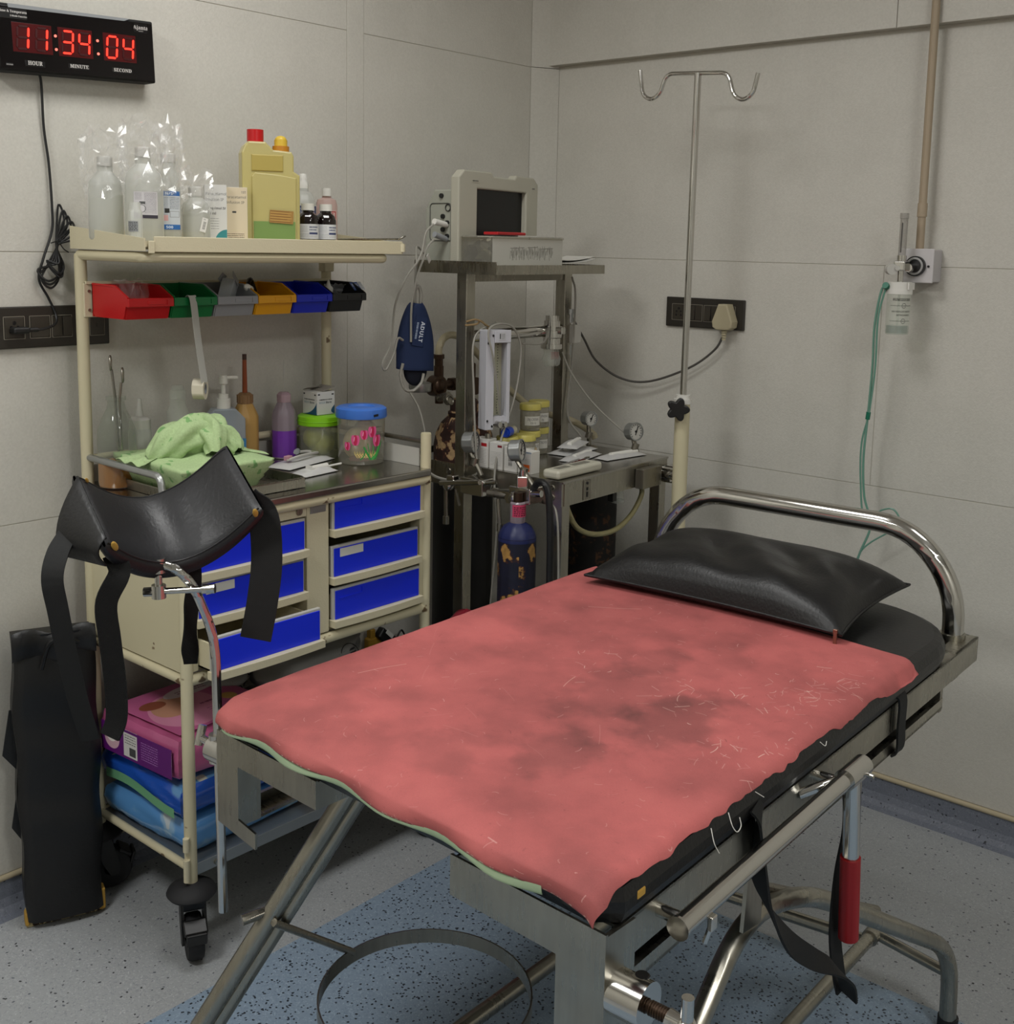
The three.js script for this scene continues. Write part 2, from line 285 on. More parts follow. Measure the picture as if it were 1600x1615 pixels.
// ---------------------------------------------------------------- wall: digital clock
{
  const w = 0.372, h = 0.137, cx = -1.682, cy = 1.9655;
  const t = thing('wall_clock', 'black digital wall clock with red numerals and looped black cord', 'clock', [cx, cy, 0], 0);
  t.rotation.z = 0.04;
  part('case', box(w, h, 0.046, 0, 0, 0.0235, 0.004), M.blackMatt, t);
  part('face', box(w - 0.008, h - 0.01, 0.003, 0, -0.001, 0.048, 0.001), phy(0x0a0608, 0.12), t);
  part('top_trim', extr([[-w / 2 + 0.03, 0], [w / 2 - 0.06, 0], [w / 2 - 0.075, -0.006], [-w / 2 + 0.03, -0.008]], 0.004).translate(0, h / 2 - 0.001, 0.046), M.grey, t);
  const lit = std(0x501010, 0.4, { emissive: 0xff3020, emissiveIntensity: 2.6 }), off = std(0x3c070a, 0.35);
  const seg = { a: [0, 1, 0], b: [0.5, 0.5, 1], c: [0.5, -0.5, 1], d: [0, -1, 0], e: [-0.5, -0.5, 1], f: [-0.5, 0.5, 1], g: [0, 0, 0] };
  const on = { 0: 'abcdef', 1: 'bc', 3: 'abcdg', 4: 'bcfg' };
  const dw = 0.024, dh = 0.046;
  const digit = (ch, x, y) => {
    const d = new THREE.Group(); d.name = 'numeral'; d.position.set(x, y, 0.05); t.add(d);
    for (const k of 'abcdefg') { const [sx, sy, ver] = seg[k], L = (ver ? dh / 2 : dw) - 0.0035; part('segment', extr([[-L / 2, 0], [-L / 2 + 0.0022, 0.0021], [L / 2 - 0.0022, 0.0021], [L / 2, 0], [L / 2 - 0.0022, -0.0021], [-L / 2 + 0.0022, -0.0021]], 0.0012).rotateZ(ver ? Math.PI / 2 - 0.1 : 0).translate(sx * dw + sy * dh / 2 * 0.1, sy * dh / 2, 0), on[ch].includes(k) ? lit : off, d); }
  };
  [['1', -0.1295], ['1', -0.088], ['3', -0.029], ['4', 0.01], ['0', 0.077], ['4', 0.117]].forEach(([c, x]) => digit(c, x, 0.0015));
  for (const [x0, x1] of [[-0.152, -0.064], [-0.05, 0.03], [0.056, 0.137]]) part('window', box(x1 - x0, 0.06, 0.001, (x0 + x1) / 2, 0.0015, 0.0496, 0.0004), phy(0x4a090d, 0.2), t);
  for (const x of [-0.056, 0.0425]) for (const y of [0.012, -0.016]) part('colon_dot', cyl(0.003, 0.002, x, y, 0.05, Math.PI / 2, 0, 0, 12), std(0x501010, 0.4, { emissive: 0xff7a68, emissiveIntensity: 1.6 }), t);
  const word = (s, x, y, w2, h2, px, font, weight = '') => decal(w2, h2, printed(256, 64, (g, W, H) => { wipe(g, W, H, '#0b0809'); text(g, s, W / 2, H * 0.74, px, '#d8d4cf', font, 'center', weight); }, 0.3), t, 'lettering', x, y, 0.0499);
  word('HOUR', -0.106, -0.05, 0.044, 0.012, 62, 'serif', 'bold'); word('MINUTE', -0.005, -0.048, 0.05, 0.012, 54, 'serif', 'bold'); word('SECOND', 0.1, -0.0475, 0.05, 0.012, 54, 'serif', 'bold');
  decal(0.062, 0.02, printed(512, 160, (g, W, H) => { wipe(g, W, H, '#0b0809'); text(g, 'Time & Temperature', 4, 66, 54, '#d8d4cf', 'serif', 'left', 'bold'); text(g, '3-Mode Function', 210, 130, 38, '#d8d4cf', 'serif', 'left', 'bold'); }, 0.3), t, 'lettering', -0.148, 0.048, 0.0499);
  decal(0.034, 0.02, printed(256, 150, (g, W, H) => { wipe(g, W, H, '#0b0809'); text(g, 'Ajanta', W / 2, 96, 84, '#cfcac6', 'serif', 'center', 'bold'); text(g, 'QUARTZ', W / 2, 132, 26, '#cfcac6', 'sans-serif', 'center'); }, 0.3), t, 'lettering', 0.152, 0.05, 0.0499);
  decal(0.016, 0.006, printed(128, 48, (g, W, H) => { wipe(g, W, H, '#0b0809'); scribble(g, 8, 20, 110, 2, 12, '#b8b4b0', 7); }, 0.3), t, 'lettering', -0.162, -0.055, 0.0499);
  const cord = new THREE.Group(); t.add(cord); cord.name = 'power_cord'; cord.rotation.z = -0.04;
  const q = (pts) => pts.map(([x, y, z]) => V3(x - cx, y - cy, z));
  part('cable', [wire(q([[-1.766, 1.9, 0.02], [-1.756, 1.879, 0.014], [-1.751, 1.786, 0.008], [-1.743, 1.705, 0.009], [-1.741, 1.61, 0.012], [-1.745, 1.56, 0.014], [-1.77, 1.5, 0.02], [-1.779, 1.455, 0.014], [-1.757, 1.413, 0.01], [-1.744, 1.377, 0.016], [-1.752, 1.356, 0.028], [-1.785, 1.346, 0.036], [-1.815, 1.345, 0.034]]), 0.0028, 120)], M.cableBlack, cord);
  const lp = [];
  for (let k = 0; k < 5; k++) { const a = -1.775 - 0.004 * k + (k > 2 ? 0.03 : 0), b = -1.716 + 0.005 * k; lp.push(wire(q([[-1.738, 1.54, 0.018], [b - 0.01 + k * 0.002, 1.618 - 0.012 * k, 0.012 + 0.004 * k], [b, 1.585 - 0.01 * k, 0.016 + 0.004 * k], [-1.735, 1.53, 0.02], [-1.755 + 0.004 * k, 1.49, 0.014 + k * 0.004], [a, 1.455 + 0.01 * k, 0.018], [a + 0.02, 1.435 + 0.008 * k, 0.02 + k * 0.003], [-1.735 + k * 0.003, 1.46 + k * 0.006, 0.02], [-1.738, 1.52, 0.022], [-1.738, 1.54, 0.018]]), 0.0026, 60)); }
  part('cable_loops', lp, M.cableBlack, cord);
  part('tie', sweep(smooth(q([[-1.748, 1.534, 0.014], [-1.738, 1.54, 0.034], [-1.728, 1.536, 0.014], [-1.722, 1.522, 0.02], [-1.71, 1.514, 0.02]]), 20), 0.0014, 5), M.cableBlack, cord);
  part('plug', [bx2(-0.17, -0.132, -0.628, -0.614, 0.014, 0.04, 0.005), cyl(0.005, 0.02, -0.124, -0.6205, 0.034, 0, 0, Math.PI / 2)], M.cableBlack, cord);
}
// ---------------------------------------------------------------- switch plates
function plate(name, label, w, h, mods, pos, turn) {
  const t = thing(name, label, 'switch plate', pos, turn);
  part('plate', box(w, h, 0.01, 0, 0, 0.005, 0.003), M.brownPlate, t);
  for (const [x, mw, kind] of mods) {
    part('frame', [box(mw, 0.0014, 0.0016, x, 0.0245, 0.0105), box(mw, 0.0014, 0.0016, x, -0.0245, 0.0105), box(0.0014, 0.049, 0.0016, x - mw / 2, 0, 0.0105), box(0.0014, 0.049, 0.0016, x + mw / 2, 0, 0.0105)], M.line, t);
    if (kind === 'socket') {
      const s = part('socket', box(mw - 0.004, 0.045, 0.004, x, 0, 0.0105, 0.001), M.brownKey, t);
      part('pin_hole', [cyl(0.0042, 0.002, x, 0.011, 0.0122, Math.PI / 2, 0, 0, 10), ...[-1, 1].flatMap((k) => [cyl(0.003, 0.002, x + k * 0.0075, 0.002, 0.0122, Math.PI / 2, 0, 0, 10), cyl(0.0034, 0.002, x + k * 0.0085, -0.009, 0.0122, Math.PI / 2, 0, 0, 10)])], M.black, s);
    } else if (kind === 'rocker') for (const k of [-1, 1]) part('rocker', box(mw / 2 - 0.003, 0.044, 0.005, x + k * mw / 4, 0, 0.011, 0.001, 0.05 * k), M.brownKey, t);
    else if (kind === 'blank') part('blank', box(mw - 0.004, 0.045, 0.004, x, 0, 0.0105, 0.001), M.brownKey, t);
    else part('regulator', [box(mw - 0.004, 0.045, 0.004, x, 0, 0.0105, 0.001), box(0.004, 0.01, 0.003, x, 0, 0.0135)], M.brownKey, t);
  }
  return t;
}
plate('switch_plate', 'long brown switch plate behind the trolley with black plug', 0.3, 0.092, [[-0.078, 0.047, 'socket'], [-0.019, 0.047, 'blank'], [0.033, 0.047, 'rocker'], [0.1185, 0.036, 'regulator']], [-1.76, 1.349, 0], 0);
plate('switch_plate', 'brown switch plate on right wall holding a beige plug', 0.272, 0.09, [[0.088, 0.05, 'socket'], [0.031, 0.05, 'rocker'], [-0.025, 0.05, 'rocker'], [-0.082, 0.05, 'socket']].map(([x, w, k]) => [-x, w, k]), [0, 1.357, 0.638], -Math.PI / 2);
plate('switch_plate', 'small dark socket plate low on wall behind blue packs', 0.09, 0.09, [[0, 0.047, 'socket']], [-1.665, 0.345, 0], 0);
{ // beige three-pin plug with its cable to the machine
  const t = thing('power_plug', 'beige three-pin plug and cable in right wall socket', 'plug', [0, 0, 0]);
  const g = extr([[-0.012, 0.034], [0.012, 0.034], [0.03, -0.014], [0.028, -0.028], [0.018, -0.034], [-0.018, -0.034], [-0.028, -0.028], [-0.03, -0.014]], 0.03, 0.004); P(g, -0.014, 1.351, 0.722, 0, -Math.PI / 2);
  part('body', [g], M.hose, t);
  part('strain_relief', [0, 1, 2, 3].map((k) => cyl(0.0085 - k * 0.0008, 0.006, -0.03, 1.308 - k * 0.0075, 0.722, 0, 0, 0, 12)), M.hose, t);
  part('cable', wire([[-0.03, 1.3, 0.722], [-0.028, 1.25, 0.69], [-0.03, 1.19, 0.606], [-0.04, 1.137, 0.47], [-0.06, 1.14, 0.375], [-0.09, 1.19, 0.3], [-0.13, 1.265, 0.275], [-0.2, 1.34, 0.275], [-0.26, 1.37, 0.29], [-0.287, 1.36, 0.31]], 0.0036, 80, 8), M.cableDark, t);
}
// ---------------------------------------------------------------- oxygen outlet with flowmeter and humidifier bottle
{
  const t = thing('oxygen_outlet', 'white oxygen wall box with round black dial and pipe', 'gas outlet', [0, 0, 0]);
  part('box', bx2(-0.056, 0, 1.475, 1.559, 1.25, 1.342, 0.004), std(0xb5b1b2, 0.45), t);
  part('front_plate', bx2(-0.06, -0.055, 1.473, 1.561, 1.248, 1.343, 0.003), std(0xc4c0c0, 0.45), t);
  part('dial', cyl(0.026, 0.012, -0.064, 1.516, 1.298, 0, 0, Math.PI / 2, 28), M.black, t);
  part('dial_ring', P(new THREE.TorusGeometry(0.02, 0.003, 8, 28), -0.071, 1.516, 1.298, 0, Math.PI / 2), std(0x9d9c9a, 0.4), t);
  part('screw', cyl(0.003, 0.004, -0.061, 1.516, 1.331, 0, 0, Math.PI / 2, 10), M.black, t);
  part('supply_pipe', [sweep([[-0.044, 1.555, 1.298], [-0.044, CEIL - 0.01, 1.293]], 0.0105, 12), cyl(0.0125, 0.035, -0.044, 1.66, 1.2976)], std(0xa3937c, 0.55), t);
  const f = thing('flowmeter', 'chrome flowmeter with clear upright tube at oxygen outlet', 'flowmeter', [0, 0, 0]);
  part('body', [cyl(0.011, 0.03, -0.085, 1.512, 1.293, 0, 0, Math.PI / 2), box(0.03, 0.026, 0.03, -0.105, 1.516, 1.277, 0.004), cyl(0.008, 0.05, -0.105, 1.492, 1.277), cyl(0.012, 0.014, -0.105, 1.536, 1.277)], M.chrome, f);
  part('gauge_tube', [cyl(0.0105, 0.1, -0.105, 1.588, 1.277, 0, 0, 0, 8), cyl(0.012, 0.014, -0.105, 1.643, 1.277, 0, 0, 0, 8)], phy(0xd8d6d2, 0.08, { transmission: 0.8, thickness: 0 }), f);
  part('scale', box(0.0015, 0.075, 0.003, -0.115, 1.588, 1.277), std(0x4d4a46, 0.5), f);
  part('knob', [cyl(0.014, 0.022, -0.118, 1.507, 1.256, 0, 0.7, Math.PI / 2, 14), cyl(0.006, 0.03, -0.112, 1.51, 1.266, 0, 0.7, Math.PI / 2)], M.whiteDim, f);
  const b = thing('humidifier_bottle', 'clear humidifier bottle with black print below the flowmeter', 'bottle', [-0.105, 1.338, 1.277]);
  part('bottle', lathe([[0, 0.002], [0.028, 0.002], [0.0295, 0.008], [0.0305, 0.105], [0.029, 0.112]], 0, 0, 0), M.clearPlastic, b);
  part('water', cyl(0.027, 0.02, 0, 0.015, 0), phy(0xcfd8d4, 0.05, { transmission: 0.85, thickness: 0 }), b);
  part('cap', [cyl(0.0325, 0.012, 0, 0.112, 0), cyl(0.03, 0.02, 0, 0.127, 0), box(0.036, 0.018, 0.004, 0, 0.127, 0.03)], M.white, b);
  part('dip_tube', cyl(0.003, 0.1, 0, 0.062, 0), M.clearPlastic, b);
  part('outlet', cyl(0.005, 0.02, -0.018, 0.122, -0.028, 0.6, 0, 0.6), M.white, b);
  const wm = printed(512, 512, (g, W, H) => { g.clearRect(0, 0, W, H); text(g, 'HUMIDIFIER', 256, 70, 66, '#111', 'sans-serif', 'center', 'bold'); for (const y of [150, 420]) { g.fillStyle = '#222'; g.fillRect(10, y, W - 20, 6); g.lineWidth = 7; g.strokeStyle = '#222'; g.beginPath(); g.arc(300, y + 3, 42, 0, 7); g.stroke(); } text(g, 'USE DISTILLED WATER', 256, 270, 40, '#111', 'sans-serif', 'center', 'bold'); text(g, 'AUTOCLAVABLE', 300, 330, 40, '#111', 'sans-serif', 'center', 'bold'); text(g, 'MAX', 300, 162, 20, '#111', 'sans-serif', 'center'); text(g, 'MIN', 300, 432, 20, '#111', 'sans-serif', 'center'); }, 0.4, { transparent: true });
  part('print', wrap(0.0312, 0.075, 0.062, -1.9, 0.1), wm, b);
  const u = thing('oxygen_tubing', 'pale green oxygen tubing hanging from humidifier bottle', 'tubing', [0, 0, 0]);
  part('tube', [wire([[-0.125, 1.464, 1.25], [-0.128, 1.45, 1.238], [-0.118, 1.36, 1.222], [-0.105, 1.25, 1.218], [-0.1, 1.114, 1.212], [-0.1, 1.0, 1.208], [-0.1, 0.9, 1.217], [-0.1, 0.82, 1.24], [-0.1, 0.72, 1.21], [-0.09, 0.55, 1.18]], 0.0032, 90), wire([[-0.1, 1.115, 1.214], [-0.1, 1.04, 1.2], [-0.1, 0.94, 1.204], [-0.1, 0.84, 1.222], [-0.1, 0.87, 1.27], [-0.1, 0.876, 1.3], [-0.1, 0.85, 1.318], [-0.1, 0.82, 1.3], [-0.1, 0.74, 1.215], [-0.1, 0.6, 1.2]], 0.0025, 90), wire([[-0.125, 1.464, 1.25], [-0.122, 1.38, 1.232], [-0.11, 1.25, 1.228], [-0.102, 1.118, 1.216]], 0.0026, 40)], M.teal, u);
  part('connector', [cyl(0.0085, 0.024, -0.126, 1.462, 1.252, 0, 0, 1.2, 12), cyl(0.0065, 0.02, -0.1, 1.118, 1.213, 0.1, 0, 0, 8)], std(0x0c6b52, 0.4), u);
}

// ---------------------------------------------------------------- instrument trolley
const XL = -1.71, XR = -1.006, ZB = 0.07, ZF = 0.45, TOP = 0.99, SHELF = 1.543;
{
  const t = thing('medical_trolley', 'cream steel medical trolley with six bright blue drawers', 'trolley', [XL, 0, ZB]);
  const L = (g) => g.translate(-XL, 0, -ZB), pt = (n, g, m, p = t, l) => part(n, (Array.isArray(g) ? g : [g]).map((q) => L(q)), m, p, l);
  const post = (x, z, y0, y1, cap) => pt('post', [cyl(0.0135, y1 - y0, x, (y0 + y1) / 2, z, 0, 0, 0, 18), cyl(0.0125, 0.003, x, y1 + 0.001, z)], M.creamWorn);
  post(XL, ZB, 0.15, 1.51); post(XR, ZB, 0.15, 1.51); post(XL, ZF, 0.15, 0.975); post(XR + 0.004, ZF, 0.15, 1.075);
  for (const [x, y0, h] of [[XL, 0.26, 0.03], [XL, 0.2, 0.05]]) pt('lug', cyl(0.007, h, x - 0.016, y0, ZF + 0.008), M.cream);
  // cabinet
  pt('cabinet_body', [bx2(XL + 0.006, XR - 0.006, 0.635, 0.647, ZB, ZF - 0.01), bx2(XL + 0.006, XR - 0.006, 0.95, 0.962, ZB, ZF - 0.01), bx2(XL - 0.004, XL + 0.012, 0.637, 0.962, ZB + 0.012, ZF - 0.012), bx2(XR - 0.012, XR + 0.004, 0.637, 0.962, ZB + 0.012, ZF - 0.012), bx2(XL + 0.01, XR - 0.01, 0.637, 0.962, ZB, ZB + 0.012), bx2(XL + 0.014, XL + 0.026, 0.64, 0.96, ZF - 0.03, ZF + 0.004), bx2(XR - 0.02, XR - 0.008, 0.64, 0.96, ZF - 0.03, ZF + 0.004)], M.creamWorn);
  pt('divider', bx2(-1.388, -1.323, 0.638, 0.955, ZF - 0.3, ZF + 0.004, 0.002), M.cream);
  pt('lock_bar', [bx2(-1.69, -1.39, 0.928, 0.957, ZF - 0.02, ZF + 0.006, 0.002)], M.cream);
  pt('lock', [cyl(0.0085, 0.005, -1.413, 0.943, ZF + 0.008, Math.PI / 2), box(0.003, 0.008, 0.003, -1.413, 0.943, ZF + 0.011)], M.steel);
  pt('badge', [box(0.046, 0.02, 0.002, -1.356, 0.941, ZF + 0.005, 0.0008), box(0.03, 0.008, 0.0025, -1.356, 0.941, ZF + 0.0055, 0.0008)], M.alu);
  pt('rail', [cyl(0.012, XR - XL, (XL + XR) / 2, 0.962, ZF + 0.012, 0, 0, Math.PI / 2)], M.creamWorn, t, 'cream tube under worktop edge');
  pt('rail', [cyl(0.0125, XR - XL, (XL + XR) / 2, 0.622, ZF, 0, 0, Math.PI / 2)], M.creamWorn);
  for (const x of [XL, XR]) pt('rail', cyl(0.011, ZF - ZB, x, 0.622, (ZB + ZF) / 2, Math.PI / 2), M.creamWorn);
  const drawer = (x0, x1, y0, y1, z, tab) => {
    const d = new THREE.Group(); d.name = 'drawer'; t.add(d); const w = x1 - x0, cx = (x0 + x1) / 2, q = (n, g, m, l) => pt(n, g, m, d, l);
    q('tray', [bx2(x0 + 0.008, x1 - 0.008, y0 + 0.012, y0 + 0.016, z - 0.34, z), bx2(x0 + 0.008, x0 + 0.014, y0 + 0.012, y1 - 0.018, z - 0.34, z), bx2(x1 - 0.014, x1 - 0.008, y0 + 0.012, y1 - 0.018, z - 0.34, z)], M.cream);
    q('front', bx2(x0 + 0.002, x1 - 0.002, y0 + 0.004, y1, z - 0.004, z + 0.006, 0.002), M.whiteDim);
    q('blue_panel', bx2(x0 + 0.009, x1 - 0.006, y0 + 0.016, y1 - 0.006, z + 0.004, z + 0.0085, 0.001), M.blue);
    const n = 12, out = []; for (let i = 0; i <= n; i++) out.push([-w / 2 + w * i / n, -0.018 - 0.006 * Math.sin(Math.PI * i / n)]); out.push([w / 2, 0.006], [-w / 2, 0.006]);
    const g = extr(out, 0.016, 0.001); g.rotateX(-Math.PI / 2); g.scale(1, 1, 1); q('handle_lip', P(g, cx, y0 - 0.001, z), M.cream);
    if (tab === 'ridge') q('label_holder', [box(0.072, 0.0025, 0.0022, x0 + 0.056, y1 - 0.025, z + 0.009), box(0.0025, 0.014, 0.0022, x0 + 0.092, y1 - 0.018, z + 0.009)], M.blue);
    if (tab === 'paper') q('label_card', box(0.072, 0.02, 0.0012, x0 + 0.062, y1 - 0.018, z + 0.0092), M.paper);
  };
  drawer(-1.318, -1.024, 0.868, 0.957, 0.452, 'ridge'); drawer(-1.318, -1.03, 0.752, 0.842, 0.449, 'paper'); drawer(-1.318, -1.028, 0.648, 0.74, 0.453, 'ridge');
  drawer(-1.69, -1.394, 0.838, 0.925, 0.452, ''); drawer(-1.69, -1.396, 0.738, 0.832, 0.45, 'paper'); drawer(-1.69, -1.394, 0.636, 0.726, 0.505, '');
  // worktop and its gallery rails
  pt('worktop', [bx2(XL - 0.01, XR + 0.0, 0.972, TOP, 0.045, ZF + 0.026, 0.004)], M.steelTop);
  pt('gallery_rail', [tube([[XL + 0.01, 1.05, ZB], [XR - 0.01, 1.05, ZB]], 0.009, 0)], M.cream);
  pt('gallery_rail', [tube([[XR + 0.002, 1.055, ZB], [XR + 0.002, 1.055, ZF]], 0.0065, 0)], M.steelDull);
  pt('gallery_rail', [tube([[XL, 1.054, ZB], [XL, 1.052, 0.37], [XL, 0.98, 0.38]], 0.008, 0.02)], M.alu);
  pt('upstand', [bx2(XR, XR + 0.003, TOP, 1.036, ZB + 0.01, ZF - 0.02), bx2(XL, XR, TOP, 1.03, 0.046, 0.05)], M.whiteDim);
  // upper shelf on the back posts
  const sh = pt('shelf', [bx2(XL - 0.01, -0.99, SHELF - 0.012, SHELF, 0.05, 0.3465), bx2(XL + 0.012, -0.992, SHELF - 0.022, SHELF + 0.01, 0.346, 0.35, 0.0015), bx2(XL - 0.01, -0.99, SHELF - 0.02, SHELF + 0.022, 0.046, 0.05, 0.001)], M.cream);
  for (const [x, s] of [[XL - 0.012, 1], [-0.992, 1]]) { const g = extr([[-0.05, SHELF + 0.03], [-0.35, SHELF + 0.006], [-0.35, SHELF - 0.02], [-0.05, SHELF - 0.02]], 0.003); g.rotateY(Math.PI / 2); pt('end_lip', g.translate(x, 0, 0), M.cream, sh); }
  pt('lip_fold', box(0.014, 0.026, 0.004, XL + 0.004, SHELF - 0.012, 0.351, 0.0015), M.cream, sh);
  pt('end_tube', cyl(0.009, 0.02, -0.99, SHELF - 0.006, 0.345, 0, 0, 0), M.cream, sh);
  pt('shelf_frame', [tube([[XL, SHELF - 0.033, ZB], [XL, SHELF - 0.033, 0.335], [-1.03, SHELF - 0.033, 0.335], [-1.03, SHELF - 0.033, ZB]], 0.0115, 0.035)], M.creamWorn);
  pt('shelf_bracket', [bx2(XR - 0.02, XR + 0.012, 1.47, 1.512, ZB - 0.008, ZB + 0.02, 0.003)], M.cream);
  // bin rail
  const br = pt('bin_rail', [bx2(XL, XR, 1.402, 1.45, ZB + 0.012, ZB + 0.016), bx2(XL, XR, 1.446, 1.452, ZB + 0.012, ZB + 0.022)], M.cream);
  for (const x of [XL - 0.004, XR - 0.026]) { pt('bracket_plate', bx2(x, x + 0.032, 1.372, 1.447, ZB + 0.012, ZB + 0.018, 0.002), M.cream, br); for (const y of [1.388, 1.43]) pt('screw', cyl(0.0035, 0.003, x + 0.012, y, ZB + 0.019, Math.PI / 2, 0, 0, 10), M.steelDull, br); }
  // bottom shelf
  pt('lower_shelf', [bx2(XL, XR, 0.196, 0.2, ZB, ZF), bx2(XL + 0.006, XR, 0.178, 0.205, ZF - 0.004, ZF + 0.006, 0.001)], M.alu);
  pt('rail', [cyl(0.009, ZF - ZB, XL, 0.196, (ZB + ZF) / 2, Math.PI / 2)], M.creamWorn);
  pt('rail', [cyl(0.009, ZF - ZB, XR, 0.196, (ZB + ZF) / 2, Math.PI / 2), cyl(0.009, XR - XL, (XL + XR) / 2, 0.196, ZB, 0, 0, Math.PI / 2)], M.creamWorn);
  pt('edge_bolt', cyl(0.006, 0.006, XL + 0.06, 0.19, ZF + 0.008, Math.PI / 2, 0, 0, 12), M.steel);
  for (const [x, z, a] of [[XL, ZF, -0.45], [XR, ZF, 0.4], [XL, ZB, 1.2], [XR, ZB, -0.5]]) {
    const c = new THREE.Group(); c.name = 'castor'; c.position.set(x - XL, 0, z - ZB); c.rotation.y = a; t.add(c);
    part('bumper', lathe([[0.012, 0.168], [0.03, 0.164], [0.05, 0.152], [0.054, 0.144], [0.05, 0.138], [0.03, 0.14], [0.012, 0.14]], 0, 0, 0), M.rubber, c);
    part('fork', [extr([[-0.018, 0.135], [0.02, 0.135], [0.04, 0.06], [0.036, 0.04], [0.018, 0.036], [0, 0.07]], 0.006).rotateY(-Math.PI / 2).translate(0.027, 0, 0), extr([[-0.018, 0.135], [0.02, 0.135], [0.04, 0.06], [0.036, 0.04], [0.018, 0.036], [0, 0.07]], 0.006).rotateY(-Math.PI / 2).translate(-0.021, 0, 0), box(0.05, 0.03, 0.045, 0, 0.125, 0.004, 0.006)], M.black, c);
    part('wheel', [lathe([[0.016, -0.017], [0.046, -0.017], [0.05, -0.012], [0.05, 0.012], [0.046, 0.017], [0.016, 0.017]], 0, 0, 0, 32).rotateZ(Math.PI / 2).translate(0, 0.05, 0.02)], M.rubber, c);
    part('brake', [box(0.05, 0.01, 0.034, 0, 0.088, 0.052, 0.004, 0.6), box(0.044, 0.03, 0.008, 0, 0.07, 0.07, 0.003, 0.3)], M.black, c);
  }
}
// ---------------------------------------------------------------- storage bins on the rail
function bin(color, mat, i, extra) {
  const w = 0.1095, x = -1.697 + 0.1138 * i + w / 2, t = thing('storage_bin', `${color} plastic storage bin on the trolley rail`, 'bin', [x, 1.374, ZB + 0.022], 0);
  const th = 0.0024, d = 0.15, h = 0.072, side = [[0, 0.012], [0.01, 0], [d - 0.022, 0], [d - 0.012, 0.028], [d, 0.028], [d, 0.044], [0.098, h - 0.004], [0, h]];
  const sd = (k) => extr(side.map(([z, y]) => [-z, y]), th).rotateY(Math.PI / 2).translate(k < 0 ? -w / 2 : w / 2 - th, 0, 0);
  part('body', [sd(-1), sd(1), bx2(-w / 2, w / 2, 0, h, 0, th), bx2(-w / 2 + 0.004, w / 2 - 0.004, 0, th, 0.006, d - 0.022), box(w - 0.006, 0.031, th, 0, 0.0145, d - 0.017, 0, 0.3)], mat, t);
  part('front_lip', [bx2(-w / 2 - 0.0015, w / 2 + 0.0015, 0.027, 0.046, d - 0.006, d + 0.002, 0.002), box(0.046, 0.009, 0.002, 0.014, 0.0365, d + 0.0022, 0.0006), box(0.003, 0.011, 0.0026, 0.04, 0.0365, d + 0.0024)], mat, t);
  parts('rim', [-1, 1].map((k) => sweep([[k * (w / 2 - 0.001), 0.046, d - 0.002], [k * (w / 2 - 0.001), h - 0.002, 0.098], [k * (w / 2 - 0.001), h, 0.002]], 0.0028, 6)), mat, t);
  return [t, x, d];
}
const bins = [['red', M.red], ['green', M.green], ['grey', M.binGrey], ['yellow', M.yellow], ['dark blue', M.binBlue], ['black', M.binBlack]].map(([c, m], i) => bin(c, m, i));
function crumple(nu, nv, fn, amp, s) { return grid(nu, nv, (u, v) => { const p = fn(u, v), k = (c) => (hash(Math.round(u * nu) % nu, Math.round(v * nv), s + c) - 0.5) * 2 * amp; p.x += k(1); p.y += k(2); p.z += k(3); return p; }).toNonIndexed(); }
const facet = (g) => { g.computeVertexNormals(); return g; };
solo('plastic_bag', facet(crumple(8, 8, (u, v) => V3((u - 0.5) * 0.07, 0.01 + 0.055 * Math.sin(v * 3), (v - 0.5) * 0.06), 0.006, 3)), M.film, 'crinkled clear plastic bag inside the red bin', 'bag', [-1.655, 1.392, ZB + 0.1]);
